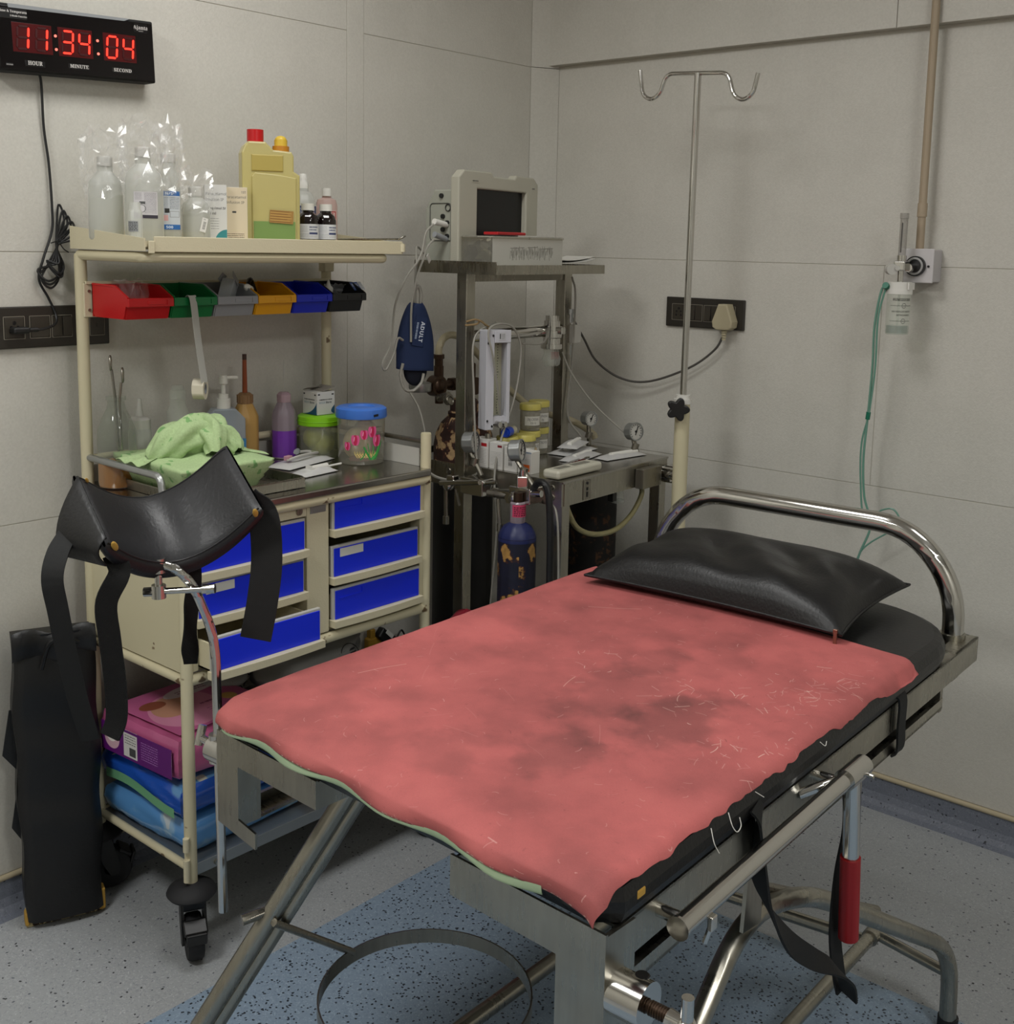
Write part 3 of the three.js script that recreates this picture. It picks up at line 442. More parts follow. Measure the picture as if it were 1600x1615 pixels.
{
  const s = std(0x9fa3a6, 0.45), t = thing('paper_carton', 'torn grey paper carton sticking out of the grey bin', 'carton', [-1.4, 1.39, ZB + 0.11], 0.4);
  part('box', [box(0.034, 0.06, 0.03, 0, 0.035, 0, 0.001, 0.1, 0.2, -0.5)], s, t); part('flap', [box(0.03, 0.026, 0.001, 0.018, 0.068, 0.012, 0, -0.4, 0.3, -0.9), box(0.028, 0.02, 0.001, -0.002, 0.07, -0.012, 0, 0.5, 0, -0.4)], M.grey, t);
  solo('paper_scrap', facet(crumple(6, 5, (u, v) => V3((u - 0.5) * 0.06, 0.012 + 0.012 * Math.sin(u * 5), (v - 0.5) * 0.05), 0.006, 8)), s, 'crumpled grey wrapper lying in the grey bin', 'wrapper', [-1.435, 1.392, ZB + 0.09]);
  const c = thing('nozzle_cap', 'white tapered cap lying on the yellow bin edge', 'cap', [-1.355, 1.436, ZB + 0.13], 0.5); part('cap', lathe([[0, -0.018], [0.006, -0.018], [0.009, -0.012], [0.0085, 0.008], [0.004, 0.016], [0, 0.018]], 0, 0, 0, 16).rotateZ(1.25), M.white, c);
  solo('rubber_stopper', lathe([[0, 0], [0.012, 0], [0.013, 0.012], [0.009, 0.016], [0, 0.016]], 0, 0, 0, 18), M.black, 'round black rubber stopper inside the yellow bin', 'stopper', [-1.29, 1.378, ZB + 0.1]);
  solo('tube_coil', wire([[0, 0, 0], [0.03, 0.03, 0.01], [0.05, 0.05, 0], [0.07, 0.045, -0.02], [0.08, 0.02, -0.02]], 0.006, 24, 7), M.black, 'black tube behind the yellow bin rim', 'tube', [-1.345, 1.402, ZB + 0.055]);
  for (let i = 0; i < 3; i++) solo('applicator_stick', cyl(0.0022, 0.075, 0, 0, 0, 0, 0, 1.05 + i * 0.07, 6), M.binBlue, ['longest blue stick leaning inside the dark blue bin', 'middle blue stick leaning inside the dark blue bin', 'rearmost blue stick leaning inside the dark blue bin'][i], 'stick', [-1.175 + i * 0.006, 1.4, ZB + 0.1 - i * 0.006], 0.2, 'sticks in the dark blue bin');
  const n = thing('silver_pouch', 'silver foil pouch with blue printed label in black bin', 'pouch', [-1.06, 1.4, ZB + 0.1], 0.1);
  part('pouch', facet(crumple(8, 6, (u, v) => V3((u - 0.5) * 0.085, 0.03 * v + 0.012, -0.02 + 0.045 * v * 0.5), 0.003, 4)), std(0xa8a9a8, 0.3, { metalness: 0.4 }), n);
  decal(0.05, 0.026, printed(256, 128, (g, W, H) => { wipe(g, W, H, '#274a8a'); g.fillStyle = '#cfd4da'; g.fillRect(170, 0, 86, H); scribble(g, 14, 26, 140, 3, 16, '#e4e8f0', 9); scribble(g, 14, 80, 140, 3, 14, '#cdd6e6', 4); scribble(g, 182, 14, 60, 8, 13, '#555', 4); }), n, 'label', 0.05, 0.036, 0.032, -0.7, 0.1, 0.12);
  solo('dropper_nozzle', [lathe([[0, 0], [0.011, 0], [0.012, 0.012], [0.006, 0.018], [0.0025, 0.032], [0, 0.033]], 0, 0, 0, 18)], M.white, 'white pointed nozzle standing in the black bin', 'nozzle', [-1.095, 1.42, ZB + 0.115]);
}
{ // surgical tape hanging out of the green bin
  const t = thing('tape_roll', 'roll of white surgical tape hanging from green bin', 'tape', [-1.525, 1.212, 0.245]);
  const g = lathe([[0.013, -0.013], [0.024, -0.013], [0.024, 0.013], [0.013, 0.013], [0.013, -0.013]], 0, 0, 0, 36); g.rotateZ(Math.PI / 2);
  part('roll', g.rotateY(-0.85), std(0xcdc6b2, 0.7), t);
  part('core', lathe([[0.0128, -0.0128], [0.0128, 0.0128], [0.010, 0.0128], [0.010, -0.0128], [0.0128, -0.0128]], 0, 0, 0, 28).rotateZ(Math.PI / 2).rotateY(-0.85), M.grey, t);
  part('strip', ribbon(smooth([[0.0, 0.016, 0.018], [-0.004, 0.06, 0.014], [-0.01, 0.12, 0.01], [-0.014, 0.18, 0.006], [-0.016, 0.207, 0.002], [-0.016, 0.2105, -0.008], [-0.015, 0.196, -0.03]], 26), 0.025, 0.0006, V3(1, 0, -0.4)), phy(0xc9c9c2, 0.7, { transmission: 0.35, thickness: 0 }), t);
}

// ---------------------------------------------------------------- bottles on the upper shelf
const ivShape = (r, h, n = 0.016) => [[0, 0.001], [r * 0.94, 0.001], [r, 0.006], [r, h * 0.66], [r * 0.9, h * 0.75], [n, h * 0.86], [n, h * 0.93], [n * 0.9, h * 0.93], [n * 0.9, h]];
function film(r, y0, y1, s, spread = 1.35) { return facet(crumple(34, 13, (u, v) => { const a = u * 6.2832, k = r * (1 + (spread - 1) * Math.sin(v * 2.6)) * (1 + 0.16 * Math.sin(a * 3 + s) * v); return V3(Math.cos(a) * k * (1 - 0.15 * v), y0 + (y1 - y0) * v + 0.012 * Math.sin(a * 4 + s) * v, Math.sin(a) * k * (1 - 0.55 * v)); }, 0.0075, s)); }
function ivBottle(label, x, z, r, h, turn, lab, filmTop, sx = 1, sz = 1) {
  const t = thing('infusion_bottle', label, 'bottle', [x, SHELF, z], turn);
  part('bottle', lathe(ivShape(r, h), 0, 0, 0, 24, sx, sz), M.milky, t);
  part('cap', lathe([[0, h - 0.012], [0.0165, h - 0.012], [0.0165, h + 0.006], [0.014, h + 0.009], [0, h + 0.009]], 0, 0, 0, 20), M.whiteDim, t);
  if (lab) part('label', P(wrap(r + 0.0012, lab[1], lab[2], -lab[0], lab[0]), 0, 0, 0, 0, 0, 0, [sx, 1, sz]), lab[3], t);
  if (filmTop) part('film_wrap', film(r * 1.12, h * 0.55, filmTop, Math.round(x * -100), 1.3), M.film, t);
  return t;
}
const purpleLabel = printed(256, 300, (g, W, H) => { wipe(g, W, H, '#c9c6c8'); scribble(g, 110, 14, 130, 17, 14, '#4c4850', 4); g.strokeStyle = '#333'; g.lineWidth = 5; g.beginPath(); g.arc(80, 190, 42, 0, 7); g.stroke(); g.fillStyle = '#555'; g.fillRect(60, 110, 60, 30); scribble(g, 14, 14, 70, 6, 14, '#6a666c', 4); g.fillStyle = '#5a2473'; g.beginPath(); g.moveTo(0, 210); g.lineTo(100, H); g.lineTo(0, H); g.fill(); g.fillStyle = '#3a3540'; g.beginPath(); g.moveTo(70, 262); g.lineTo(W, 262); g.lineTo(W, H); g.lineTo(100, H); g.fill(); });
const nsLabel = printed(220, 400, (g, W, H) => { wipe(g, W, H, '#c6cbd2'); g.fillStyle = '#2f68ad'; g.fillRect(0, 0, W, 48); g.fillRect(0, H - 52, W, 52); text(g, 'N/S', W / 2, 38, 40, '#e0e8f2', 'sans-serif', 'center', 'bold'); text(g, '500', W / 2, H - 12, 38, '#e0e8f2', 'sans-serif', 'center', 'bold'); scribble(g, 10, 66, 90, 16, 16, '#777b84', 4); scribble(g, 116, 66, 94, 8, 16, '#555', 5); g.fillStyle = '#333'; g.fillRect(70, 180, 42, 46); g.strokeStyle = '#888'; g.lineWidth = 4; g.strokeRect(116, 210, 90, 60); g.fillStyle = '#d8a8a8'; g.fillRect(10, 250, 90, 60); });
ivBottle('clear wrapped infusion bottle, leftmost on the shelf', -1.69, 0.15, 0.035, 0.17, -0.5, null, 0.235, 1.05, 0.8);
ivBottle('large wrapped infusion bottle with purple cornered label', -1.643, 0.225, 0.038, 0.19, -0.42, [0.62, 0.056, 0.076, purpleLabel], 0.255, 1.08, 0.85);
ivBottle('slim infusion bottle with blue banded saline label', -1.556, 0.185, 0.0265, 0.185, -0.55, [1.0, 0.084, 0.068, nsLabel], 0.245);
{
  const t = ivBottle('short dome-shouldered wrapped bottle with small barcode label', -1.489, 0.19, 0.032, 0.115, -0.5, null, 0.155);
  decal(0.014, 0.032, printed(64, 150, (g, W, H) => { wipe(g, W, H, '#d6d4d0'); g.fillStyle = '#333'; for (let i = 0; i < 14; i++) g.fillRect(20, 40 + i * 6, 30, rr(1.5, 4)); text(g, 'SN', 16, 24, 18, '#333'); }), t, 'label', 0.014, 0.038, 0.031, 0, 0.3, -0.25);
  const v = thing('glass_vial', 'small empty vial inside film at left of shelf', 'vial', [-1.695, SHELF, 0.275], -0.4); part('vial', lathe([[0, 0.001], [0.014, 0.001], [0.0145, 0.06], [0.011, 0.066], [0.011, 0.08]], 0, 0, 0, 18), M.milky, v); part('label', wrap(0.0152, 0.022, 0.03, -1.4, 0.2), printed(64, 64, (g, W, H) => { wipe(g, W, H, '#8a8d90'); scribble(g, 4, 6, 56, 6, 9, '#333', 4); }), v);
}
function carton(label, x, z, w, h, d, turn, draw) {
  const t = thing('medicine_carton', label, 'carton', [x, SHELF, z], turn);
  part('box', box(w, h, d, 0, h / 2, 0, 0.001), M.card, t); decal(w - 0.001, h - 0.001, printed(200, 500, draw), t, 'front_print', 0, h / 2, d / 2 + 0.0003);
}
carton('white paracetamol infusion carton with teal corner on shelf', -1.437, 0.19, 0.05, 0.13, 0.05, -0.56, (g, W, H) => { wipe(g, W, H, '#c9c8c4'); text(g, 'Paracetamol', 8, 90, 34, '#555'); text(g, 'Infusion IP', 8, 140, 34, '#555'); text(g, 'Anequimol IV', 8, 214, 28, '#222', 'sans-serif', 'left', 'bold'); text(g, '100 ml', 8, 260, 30, '#222', 'sans-serif', 'left', 'bold'); scribble(g, 8, 292, 120, 5, 22, '#777', 5); g.fillStyle = '#2f8083'; g.beginPath(); g.arc(W, H, 110, 0, 7); g.fill(); g.fillStyle = '#263238'; g.beginPath(); g.arc(W, H + 30, 60, 0, 7); g.fill(); });
carton('cream paracetamol infusion carton beside yellow bottle', -1.384, 0.19, 0.054, 0.127, 0.05, -0.5, (g, W, H) => { wipe(g, W, H, '#cdbfa4'); text(g, 'Paracetamol', 12, 100, 32, '#444'); text(g, 'Infusion IP', 20, 148, 32, '#444'); g.fillStyle = '#333'; g.fillRect(70, 216, 34, 16); scribble(g, 150, 34, 40, 2, 12, '#555', 5); scribble(g, 12, 420, 160, 3, 16, '#3a2a20', 6); g.fillStyle = '#263238'; g.fillRect(0, H - 12, 60, 12); });
{ // twin-neck yellow disinfectant bottle
  const t = thing('disinfectant_bottle', 'yellow twin-neck disinfectant bottle with red cap on shelf', 'bottle', [-1.292, SHELF, 0.2], -0.5);
  const yel = phy(0xd8cc86, 0.38, { transmission: 0.42, thickness: 0 });
  const out = [[-0.062, 0.004], [-0.058, 0], [0.062, 0], [0.066, 0.004], [0.066, 0.154], [0.06, 0.158], [0.052, 0.163], [0.052, 0.2], [0.048, 0.207], [0.026, 0.209], [0.006, 0.21], [-0.006, 0.222], [-0.012, 0.228], [-0.048, 0.228], [-0.056, 0.22], [-0.062, 0.205]];
  part('bottle', extr(out, 0.054, 0.004).translate(0, 0.004, -0.027), yel, t);
  part('front_panel', [extr([[-0.042, 0.002], [0.058, 0.002], [0.058, 0.148], [0.02, 0.154], [-0.036, 0.158], [-0.042, 0.15]], 0.003, 0.002).translate(0, 0.004, 0.031)], yel, t);
  part('grip_recess', [extr([[-0.042, 0.166], [0.028, 0.166], [0.028, 0.2], [-0.042, 0.2]], 0.002, 0.002).translate(0, 0.004, 0.03)], std(0xa8964a, 0.5), t);
  part('liquid', extr([[-0.057, 0.004], [0.061, 0.004], [0.061, 0.048], [-0.057, 0.048]], 0.046).translate(0, 0.004, -0.023), phy(0x6f9450, 0.2, { transmission: 0.3, thickness: 0 }), t);
  part('liquid_front', extr([[-0.041, 0.003], [0.057, 0.003], [0.057, 0.047], [-0.041, 0.047]], 0.0012).translate(0, 0.004, 0.0362), phy(0x7c9a52, 0.35, { transmission: 0.2, thickness: 0 }), t);
  part('red_cap', [cyl(0.0195, 0.03, -0.03, 0.25, 0, 0, 0, 0, 26), cyl(0.017, 0.008, -0.03, 0.233, 0)], M.red, t, 'red screw cap');
  part('dosing_cap', [cyl(0.0155, 0.016, 0.03, 0.236, 0, 0, 0, 0, 22), ball(0.014, 0.03, 0.244, 0, [1, 0.7, 1])], std(0xd3b23a, 0.4), t, 'yellow dosing cap'); part('collar', cyl(0.02, 0.014, 0.03, 0.222, 0), std(0xb8791c, 0.4), t);
  decal(0.056, 0.03, printed(256, 140, (g, W, H) => { wipe(g, W, H, '#9a7438'); for (let i = 0; i < 9; i++) { g.fillStyle = i % 2 ? '#b58f4c' : '#7f5a28'; g.fillRect(6, 8 + i * 14, 244 - rnd() * 80, 8); } }), t, 'label', 0.024, 0.062, 0.0395, 0, 0, -0.05);
}
function amberBottle(label, x, z, turn) {
  const t = thing('syrup_bottle', label, 'bottle', [x, SHELF, z], turn, 'dark syrup bottles on the shelf');
  part('bottle', lathe([[0, 0.001], [0.024, 0.001], [0.026, 0.004], [0.026, 0.058], [0.022, 0.07], [0.014, 0.077], [0.014, 0.082]], 0, 0, 0, 28), phy(0x120808, 0.08, { clearcoat: 0.6 }), t);
  part('cap', [cyl(0.016, 0.016, 0, 0.09, 0, 0, 0, 0, 28), cyl(0.0165, 0.003, 0, 0.083, 0)], M.white, t);
  part('label', wrap(0.0265, 0.036, 0.03, -2.2, 2.2), printed(512, 150, (g, W, H) => { wipe(g, W, H, '#c8c9cc'); scribble(g, 150, 18, 110, 7, 10, '#8a8d92', 3); scribble(g, 150, 96, 130, 4, 12, '#6a6d72', 3); scribble(g, 280, 24, 110, 1, 10, '#2a3560', 14); scribble(g, 280, 52, 90, 1, 10, '#2a3560', 12); g.fillStyle = '#2a3560'; g.fillRect(280, 84, 110, 20); scribble(g, 282, 118, 90, 2, 12, '#777', 3); }), t);
}
amberBottle('dark syrup bottle with white cap beside the yellow bottle', -1.185, 0.215, -0.75); amberBottle('dark syrup bottle with white cap before the pink bottle', -1.128, 0.215, -0.6);
{
  const t = thing('squeeze_bottle', 'frosted white dropper bottle behind the dark bottles', 'bottle', [-1.115, SHELF, 0.11], -0.5);
  part('bottle', lathe([[0, 0.001], [0.033, 0.001], [0.035, 0.005], [0.035, 0.1], [0.028, 0.122], [0.015, 0.132], [0.014, 0.14]], 0, 0, 0), M.milky, t); part('nozzle', lathe([[0.014, 0.138], [0.0145, 0.15], [0.011, 0.16], [0.0115, 0.168], [0.009, 0.176], [0, 0.177]], 0, 0, 0), M.white, t);
  part('label', wrap(0.0356, 0.03, 0.08, -0.6, 1.0), printed(128, 64, (g, W, H) => { wipe(g, W, H, '#3a4468'); scribble(g, 10, 12, 100, 5, 10, '#c7cbd8', 4); }), t);
  const p = thing('pink_bottle', 'flat clear bottle with red line print on shelf', 'bottle', [-1.062, SHELF, 0.14], -0.5);
  part('bottle', lathe([[0, 0.001], [0.026, 0.001], [0.028, 0.006], [0.028, 0.1], [0.024, 0.113], [0.012, 0.118], [0.012, 0.124]], 0, 0, 0, 28, 1, 0.6), phy(0xd8bcb4, 0.4, { transmission: 0.4, thickness: 0 }), p); part('cap', [cyl(0.0125, 0.02, 0, 0.132, 0)], M.white, p);
  part('print', P(wrap(0.0286, 0.075, 0.048, -0.8, 1.0), 0, 0, 0, 0, 0, 0, [1, 1, 0.6]), printed(128, 220, (g, W, H) => { wipe(g, W, H, '#c9aaa2'); g.strokeStyle = '#a03038'; g.lineWidth = 8; g.strokeRect(14, 10, 100, 200); for (let i = 0; i < 5; i++) g.strokeRect(40, 24 + i * 38, 50, 24); }), p);
  const b = thing('wrapped_pack', 'small brown bottle behind the dark syrup bottles', 'bottle', [-1.178, SHELF, 0.13], -0.5); part('bottle', lathe([[0, 0.001], [0.02, 0.001], [0.021, 0.06], [0.014, 0.07], [0.014, 0.08], [0, 0.081]], 0, 0, 0), std(0x7a6a42, 0.5), b);
  const f = thing('forceps', 'thin steel forceps lying along right end of shelf', 'forceps', [-1.0, SHELF + 0.012, 0.2], 0); part('blade', [sweep([[0.004, 0.0, -0.11], [0.008, 0.003, 0.06], [0.012, 0.004, 0.13]], 0.0022, 6), sweep([[-0.004, 0.0, -0.11], [0.0, 0.003, 0.06], [0.006, 0.004, 0.13]], 0.0022, 6)], M.steel, f); part('finger_ring', P(new THREE.TorusGeometry(0.01, 0.002, 6, 20), 0.013, 0.007, 0.142, 1.2, 0.3), M.steel, f);
}

// ---------------------------------------------------------------- on the worktop
{
  const t = thing('glass_bottle', 'wide clear glass bottle with orange liquid on worktop', 'bottle', [-1.672, TOP, 0.135]);
  part('bottle', lathe([[0, 0.002], [0.04, 0.002], [0.043, 0.008], [0.0435, 0.105], [0.042, 0.13], [0.032, 0.158], [0.021, 0.178], [0.0185, 0.19], [0.0185, 0.197], [0.022, 0.199], [0.022, 0.206]], 0, 0, 0, 32), phy(0xe8ebe6, 0.04, { transmission: 0.94, thickness: 0, ior: 1.5 }), t);
  part('liquid', lathe([[0, 0.003], [0.0405, 0.004], [0.042, 0.012], [0.042, 0.058], [0, 0.058]], 0, 0, 0, 28), phy(0xdc8f22, 0.08, { transmission: 0.4, thickness: 0 }), t);
  const s = thing('dressing_forceps', 'long steel forceps with finger rings in glass bottle', 'forceps', [-1.672, TOP + 0.006, 0.135]);
  part('shaft', [sweep([[0.008, 0.0, 0], [0.002, 0.1, 0], [-0.004, 0.2, 0.004], [-0.012, 0.262, 0.006]], 0.0032, 8), sweep([[0.012, 0.002, 0.004], [0.008, 0.1, 0.004], [0.003, 0.19, 0.01], [0.006, 0.232, 0.014]], 0.0032, 8)], M.steel, s);
  for (const [x, y, z] of [[-0.014, 0.277, 0.006], [0.009, 0.249, 0.016]]) part('finger_ring', P(new THREE.TorusGeometry(0.0125, 0.0026, 8, 24), x, y, z, 0, 0.95, 0.1, [0.8, 1.2, 1]), M.steel, s);
  const d = thing('dropper_bottle', 'small white dropper bottle beside the glass bottle', 'bottle', [-1.592, TOP, 0.1]);
  part('bottle', lathe([[0, 0.001], [0.026, 0.001], [0.027, 0.006], [0.027, 0.11], [0.024, 0.124]], 0, 0, 0), M.milky, d); part('cap', [lathe([[0.0245, 0.12], [0.0245, 0.142], [0.02, 0.146], [0.009, 0.15], [0.006, 0.17], [0.0045, 0.19], [0, 0.192]], 0, 0, 0)], M.whiteDim, d);
  const c = thing('clear_jar', 'small empty clear jar behind the green bundle', 'jar', [-1.49, TOP, 0.1]);
  part('jar', lathe([[0, 0.001], [0.025, 0.001], [0.026, 0.15], [0.018, 0.168], [0.018, 0.18]], 0, 0, 0), M.clearPlastic, c); part('lid', [cyl(0.0195, 0.022, 0, 0.192, 0), cyl(0.014, 0.012, 0, 0.208, 0)], M.clearPlastic, c);
  const p = thing('pump_bottle', 'hand sanitiser pump bottle with blue liquid on worktop', 'bottle', [-1.362, TOP, 0.11], -0.4);
  part('bottle', [extr([[-0.042, 0.002], [0.042, 0.002], [0.042, 0.118], [0.02, 0.142], [-0.03, 0.142], [-0.042, 0.128]], 0.036, 0.003).translate(0, 0.003, -0.018)], phy(0xb9c3cc, 0.3, { transmission: 0.55, thickness: 0 }), p);
  part('liquid', extr([[-0.0455, 0.0], [0.0455, 0.0], [0.0455, 0.07], [-0.0455, 0.07]], 0.0425).translate(0, 0.003, -0.02125), phy(0x4d9acb, 0.15, { transmission: 0.4, thickness: 0 }), p);
  part('pump', [cyl(0.0165, 0.03, -0.004, 0.158, 0), cyl(0.012, 0.012, -0.004, 0.178, 0), cyl(0.0055, 0.03, -0.004, 0.198, 0), cyl(0.011, 0.016, -0.004, 0.217, 0), box(0.04, 0.009, 0.012, 0.012, 0.224, 0, 0.003), cyl(0.009, 0.008, -0.004, 0.226, 0)], M.white, p);
  const a = thing('amber_wash_bottle', 'ochre plastic bottle with long brown nozzle on worktop', 'bottle', [-1.296, TOP, 0.1]);
  part('bottle', lathe([[0, 0.001], [0.031, 0.001], [0.033, 0.006], [0.033, 0.118], [0.031, 0.126], [0.019, 0.152], [0.017, 0.156]], 0, 0, 0), std(0xb08a4c, 0.5), a); part('cap', [lathe([[0.0185, 0.152], [0.0195, 0.156], [0.0195, 0.174], [0.013, 0.18], [0, 0.181]], 0, 0, 0), ...Array.from({ length: 14 }, (_, i) => box(0.0022, 0.02, 0.003, Math.cos(i * 0.449) * 0.0195, 0.165, Math.sin(i * 0.449) * 0.0195, 0, 0, -i * 0.449))], std(0x8a6a48, 0.45), a);
  part('nozzle', [cyl(0.0052, 0.09, 0, 0.224, 0, 0, 0, 0, 12, 0.0065)], std(0x8a3f16, 0.35), a); part('nozzle_tip', cyl(0.0055, 0.014, 0, 0.27, 0), std(0x3a1d12, 0.4), a);
  const v = thing('purple_wash_bottle', 'squeeze bottle half filled with purple liquid on worktop', 'bottle', [-1.178, TOP, 0.105]);
  part('bottle', lathe([[0, 0.001], [0.03, 0.001], [0.0315, 0.006], [0.0315, 0.11], [0.028, 0.124], [0.016, 0.148]], 0, 0, 0), phy(0xb9a9b4, 0.35, { transmission: 0.5, thickness: 0 }), v);
  part('liquid', lathe([[0.0295, 0.002], [0.0318, 0.006], [0.0318, 0.074]], 0, 0, 0), phy(0x7c3cb0, 0.35, { transmission: 0.15, thickness: 0 }), v);
  part('cap', [lathe([[0.0165, 0.146], [0.018, 0.15], [0.018, 0.166], [0.012, 0.172], [0, 0.173]], 0, 0, 0)], std(0xb59aa4, 0.45), v); part('nozzle', sweep([[0, 0.17, 0], [0.001, 0.255, 0]], 0.0016, 6), M.whiteDim, v);
  const l = thing('lime_lid_jar', 'clear jar with lime green lid and bandages inside', 'jar', [-1.098, TOP, 0.15]);
  part('jar', lathe([[0, 0.001], [0.049, 0.001], [0.052, 0.005], [0.054, 0.088]], 0, 0, 0, 36), phy(0xdfe3c8, 0.14, { transmission: 0.8, thickness: 0 }), l); part('lid', [lathe([[0, 0.112], [0.05, 0.112], [0.0565, 0.108], [0.0575, 0.09], [0.0565, 0.086]], 0, 0, 0, 36), P(new THREE.TorusGeometry(0.0572, 0.0014, 6, 40), 0, 0.097, 0, Math.PI / 2)], std(0x84c81a, 0.38), l);
  part('contents', [ball(0.034, 0.006, 0.036, 0.004, [1, 0.95, 0.9]), ball(0.03, -0.012, 0.05, -0.006)], std(0xb0ab55, 0.9), l);
  const k = thing('sutures_box', 'white carton with blue swoosh on the lime lid', 'carton', [-1.096, TOP + 0.113, 0.146], -0.02);
  const face = (W, H, g, flip) => { wipe(g, W, H, '#d2d0cc'); g.fillStyle = '#1e4d6e'; g.beginPath(); if (flip) { g.moveTo(0, H); g.quadraticCurveTo(W * 0.75, H * 0.95, W, H * 0.45); g.lineTo(W, H); } else { g.moveTo(W, H); g.quadraticCurveTo(W * 0.6, H * 0.9, W, H * 0.6); } g.fill(); g.fillStyle = '#222'; g.fillRect(10, 18, 26, 14); g.fillRect(W - 40, 22, 28, 14); scribble(g, 26, 76, 170, 1, 10, '#222', 12); text(g, 'WIDE', 22, 124, 34, '#8a9aa6', 'sans-serif', 'left', 'bold'); text(g, 'Bore', 114, 124, 34, '#1c2a36', 'sans-serif', 'left', 'bold'); };
  part('box', box(0.058, 0.06, 0.058, 0, 0.03, 0, 0.001), M.card, k);
  decal(0.057, 0.059, printed(230, 240, (g, W, H) => face(W, H, g, false)), k, 'front_print', 0, 0.03, 0.0293); decal(0.057, 0.059, printed(230, 240, (g, W, H) => face(W, H, g, true)), k, 'side_print', -0.0293, 0.03, 0, 0, -Math.PI / 2);
  part('flap', [box(0.058, 0.001, 0.02, -0.002, 0.066, -0.018, 0, -0.35), box(0.04, 0.001, 0.056, 0.012, 0.066, 0, 0, 0, 0, 0.28)], std(0x8f8a80, 0.8), k);
  const b = thing('tulip_jar', 'clear jar printed with pink tulips and blue lid', 'jar', [-1.072, TOP, 0.285]);
  part('jar', lathe([[0, 0.001], [0.055, 0.001], [0.059, 0.006], [0.0615, 0.12]], 0, 0, 0, 40), phy(0xe6e4d8, 0.1, { transmission: 0.82, thickness: 0 }), b);
  part('lid', [lathe([[0, 0.141], [0.032, 0.141], [0.036, 0.145], [0.058, 0.145], [0.0645, 0.141], [0.066, 0.122], [0.0645, 0.118], [0.06, 0.118]], 0, 0, 0, 44)], std(0x3f72c8, 0.36), b);
  decal(0.014, 0.006, M.black, b, 'lid_mark', -0.008, 0.128, 0.0648, 0, -0.12, 0.1);
  part('cotton', [ball(0.042, -0.01, 0.05, 0.004, [1, 1.05, 1]), ball(0.03, 0.02, 0.078, -0.008)], std(0xb8a889, 0.95), b);
  const tul = printed(640, 420, (g, W, H) => {
    g.clearRect(0, 0, W, H); scribble(g, 420, 48, 170, 1, 12, '#3a3a36', 8);
    g.fillStyle = '#6f6258'; g.beginPath(); g.ellipse(300, 396, 210, 46, 0, 0, 7); g.fill();
    g.strokeStyle = '#e0c878'; g.lineWidth = 5; for (let i = 0; i < 26; i++) { g.beginPath(); g.arc(200 + i * 12, 330 + (i % 3) * 14, 24, 0, 4); g.stroke(); }
    for (const [x0, y0, x1, y1, w] of [[430, 400, 540, 250, 26], [400, 400, 310, 270, 24], [470, 405, 580, 210, 20], [260, 400, 330, 300, 14], [420, 400, 440, 260, 12], [380, 400, 360, 230, 10]]) { g.strokeStyle = rnd() < 0.5 ? '#2c8a3c' : '#3fa84c'; g.lineWidth = w; g.lineCap = 'round'; g.beginPath(); g.moveTo(x0, y0); g.quadraticCurveTo((x0 + x1) / 2 + 20, (y0 + y1) / 2 + 30, x1, y1); g.stroke(); }
    for (const [x, y, r] of [[190, 190, 58], [310, 130, 52], [425, 100, 60], [500, 200, 64], [70, 260, 46]]) { for (const [dx, c, w] of [[-0.45, '#d2568c', 0.55], [0.45, '#d2568c', 0.55], [0, '#b81e4c', 0.5]]) { g.fillStyle = c; g.beginPath(); g.ellipse(x + dx * r, y, r * w, r, dx * 0.4, 0, 7); g.fill(); } g.fillStyle = '#e69ab8'; g.beginPath(); g.ellipse(x - r * 0.3, y - r * 0.2, r * 0.12, r * 0.5, 0.2, 0, 7); g.fill(); }
  }, 0.4, { transparent: true });
  part('tulip_print', grid(24, 1, (u, w) => { const q = -1.55 + 1.95 * u, r = 0.0598 + 0.0024 * w; return V3(Math.sin(q) * r, 0.012 + 0.098 * w, Math.cos(q) * r); }), tul, b);
  // steel instrument tray, black handled instrument, green wrapped bowl
  const s2 = thing('instrument_tray', 'shallow stainless steel instrument tray on worktop', 'tray', [-1.525, TOP, 0.3]);
  part('tray', [box(0.29, 0.002, 0.26, 0, 0.003, 0), box(0.3, 0.022, 0.003, 0, 0.012, 0.131, 0, -0.2), box(0.3, 0.022, 0.003, 0, 0.012, -0.131, 0, 0.2), box(0.003, 0.022, 0.262, 0.149, 0.012, 0, 0, 0, 0, -0.2), box(0.003, 0.022, 0.262, -0.149, 0.012, 0, 0, 0, 0, 0.2)], M.steel, s2);
  part('rolled_rim', sweep(rounded([[0, 0.023, 0.133], [0.152, 0.023, 0.133], [0.152, 0.023, -0.133], [-0.152, 0.023, -0.133], [-0.152, 0.023, 0.133], [0, 0.023, 0.133]], 0.02), 0.0022, 6), M.steel, s2);
  const h = thing('instrument', 'black-handled instrument lying on the steel tray', 'instrument', [-1.42, TOP + 0.034, 0.27], 0.35); part('handle', box(0.1, 0.012, 0.016, 0.02, 0, 0, 0.004, 0, 0, -0.06), M.black, h); part('blade', box(0.08, 0.002, 0.008, -0.06, 0.004, 0), M.steel, h);
}
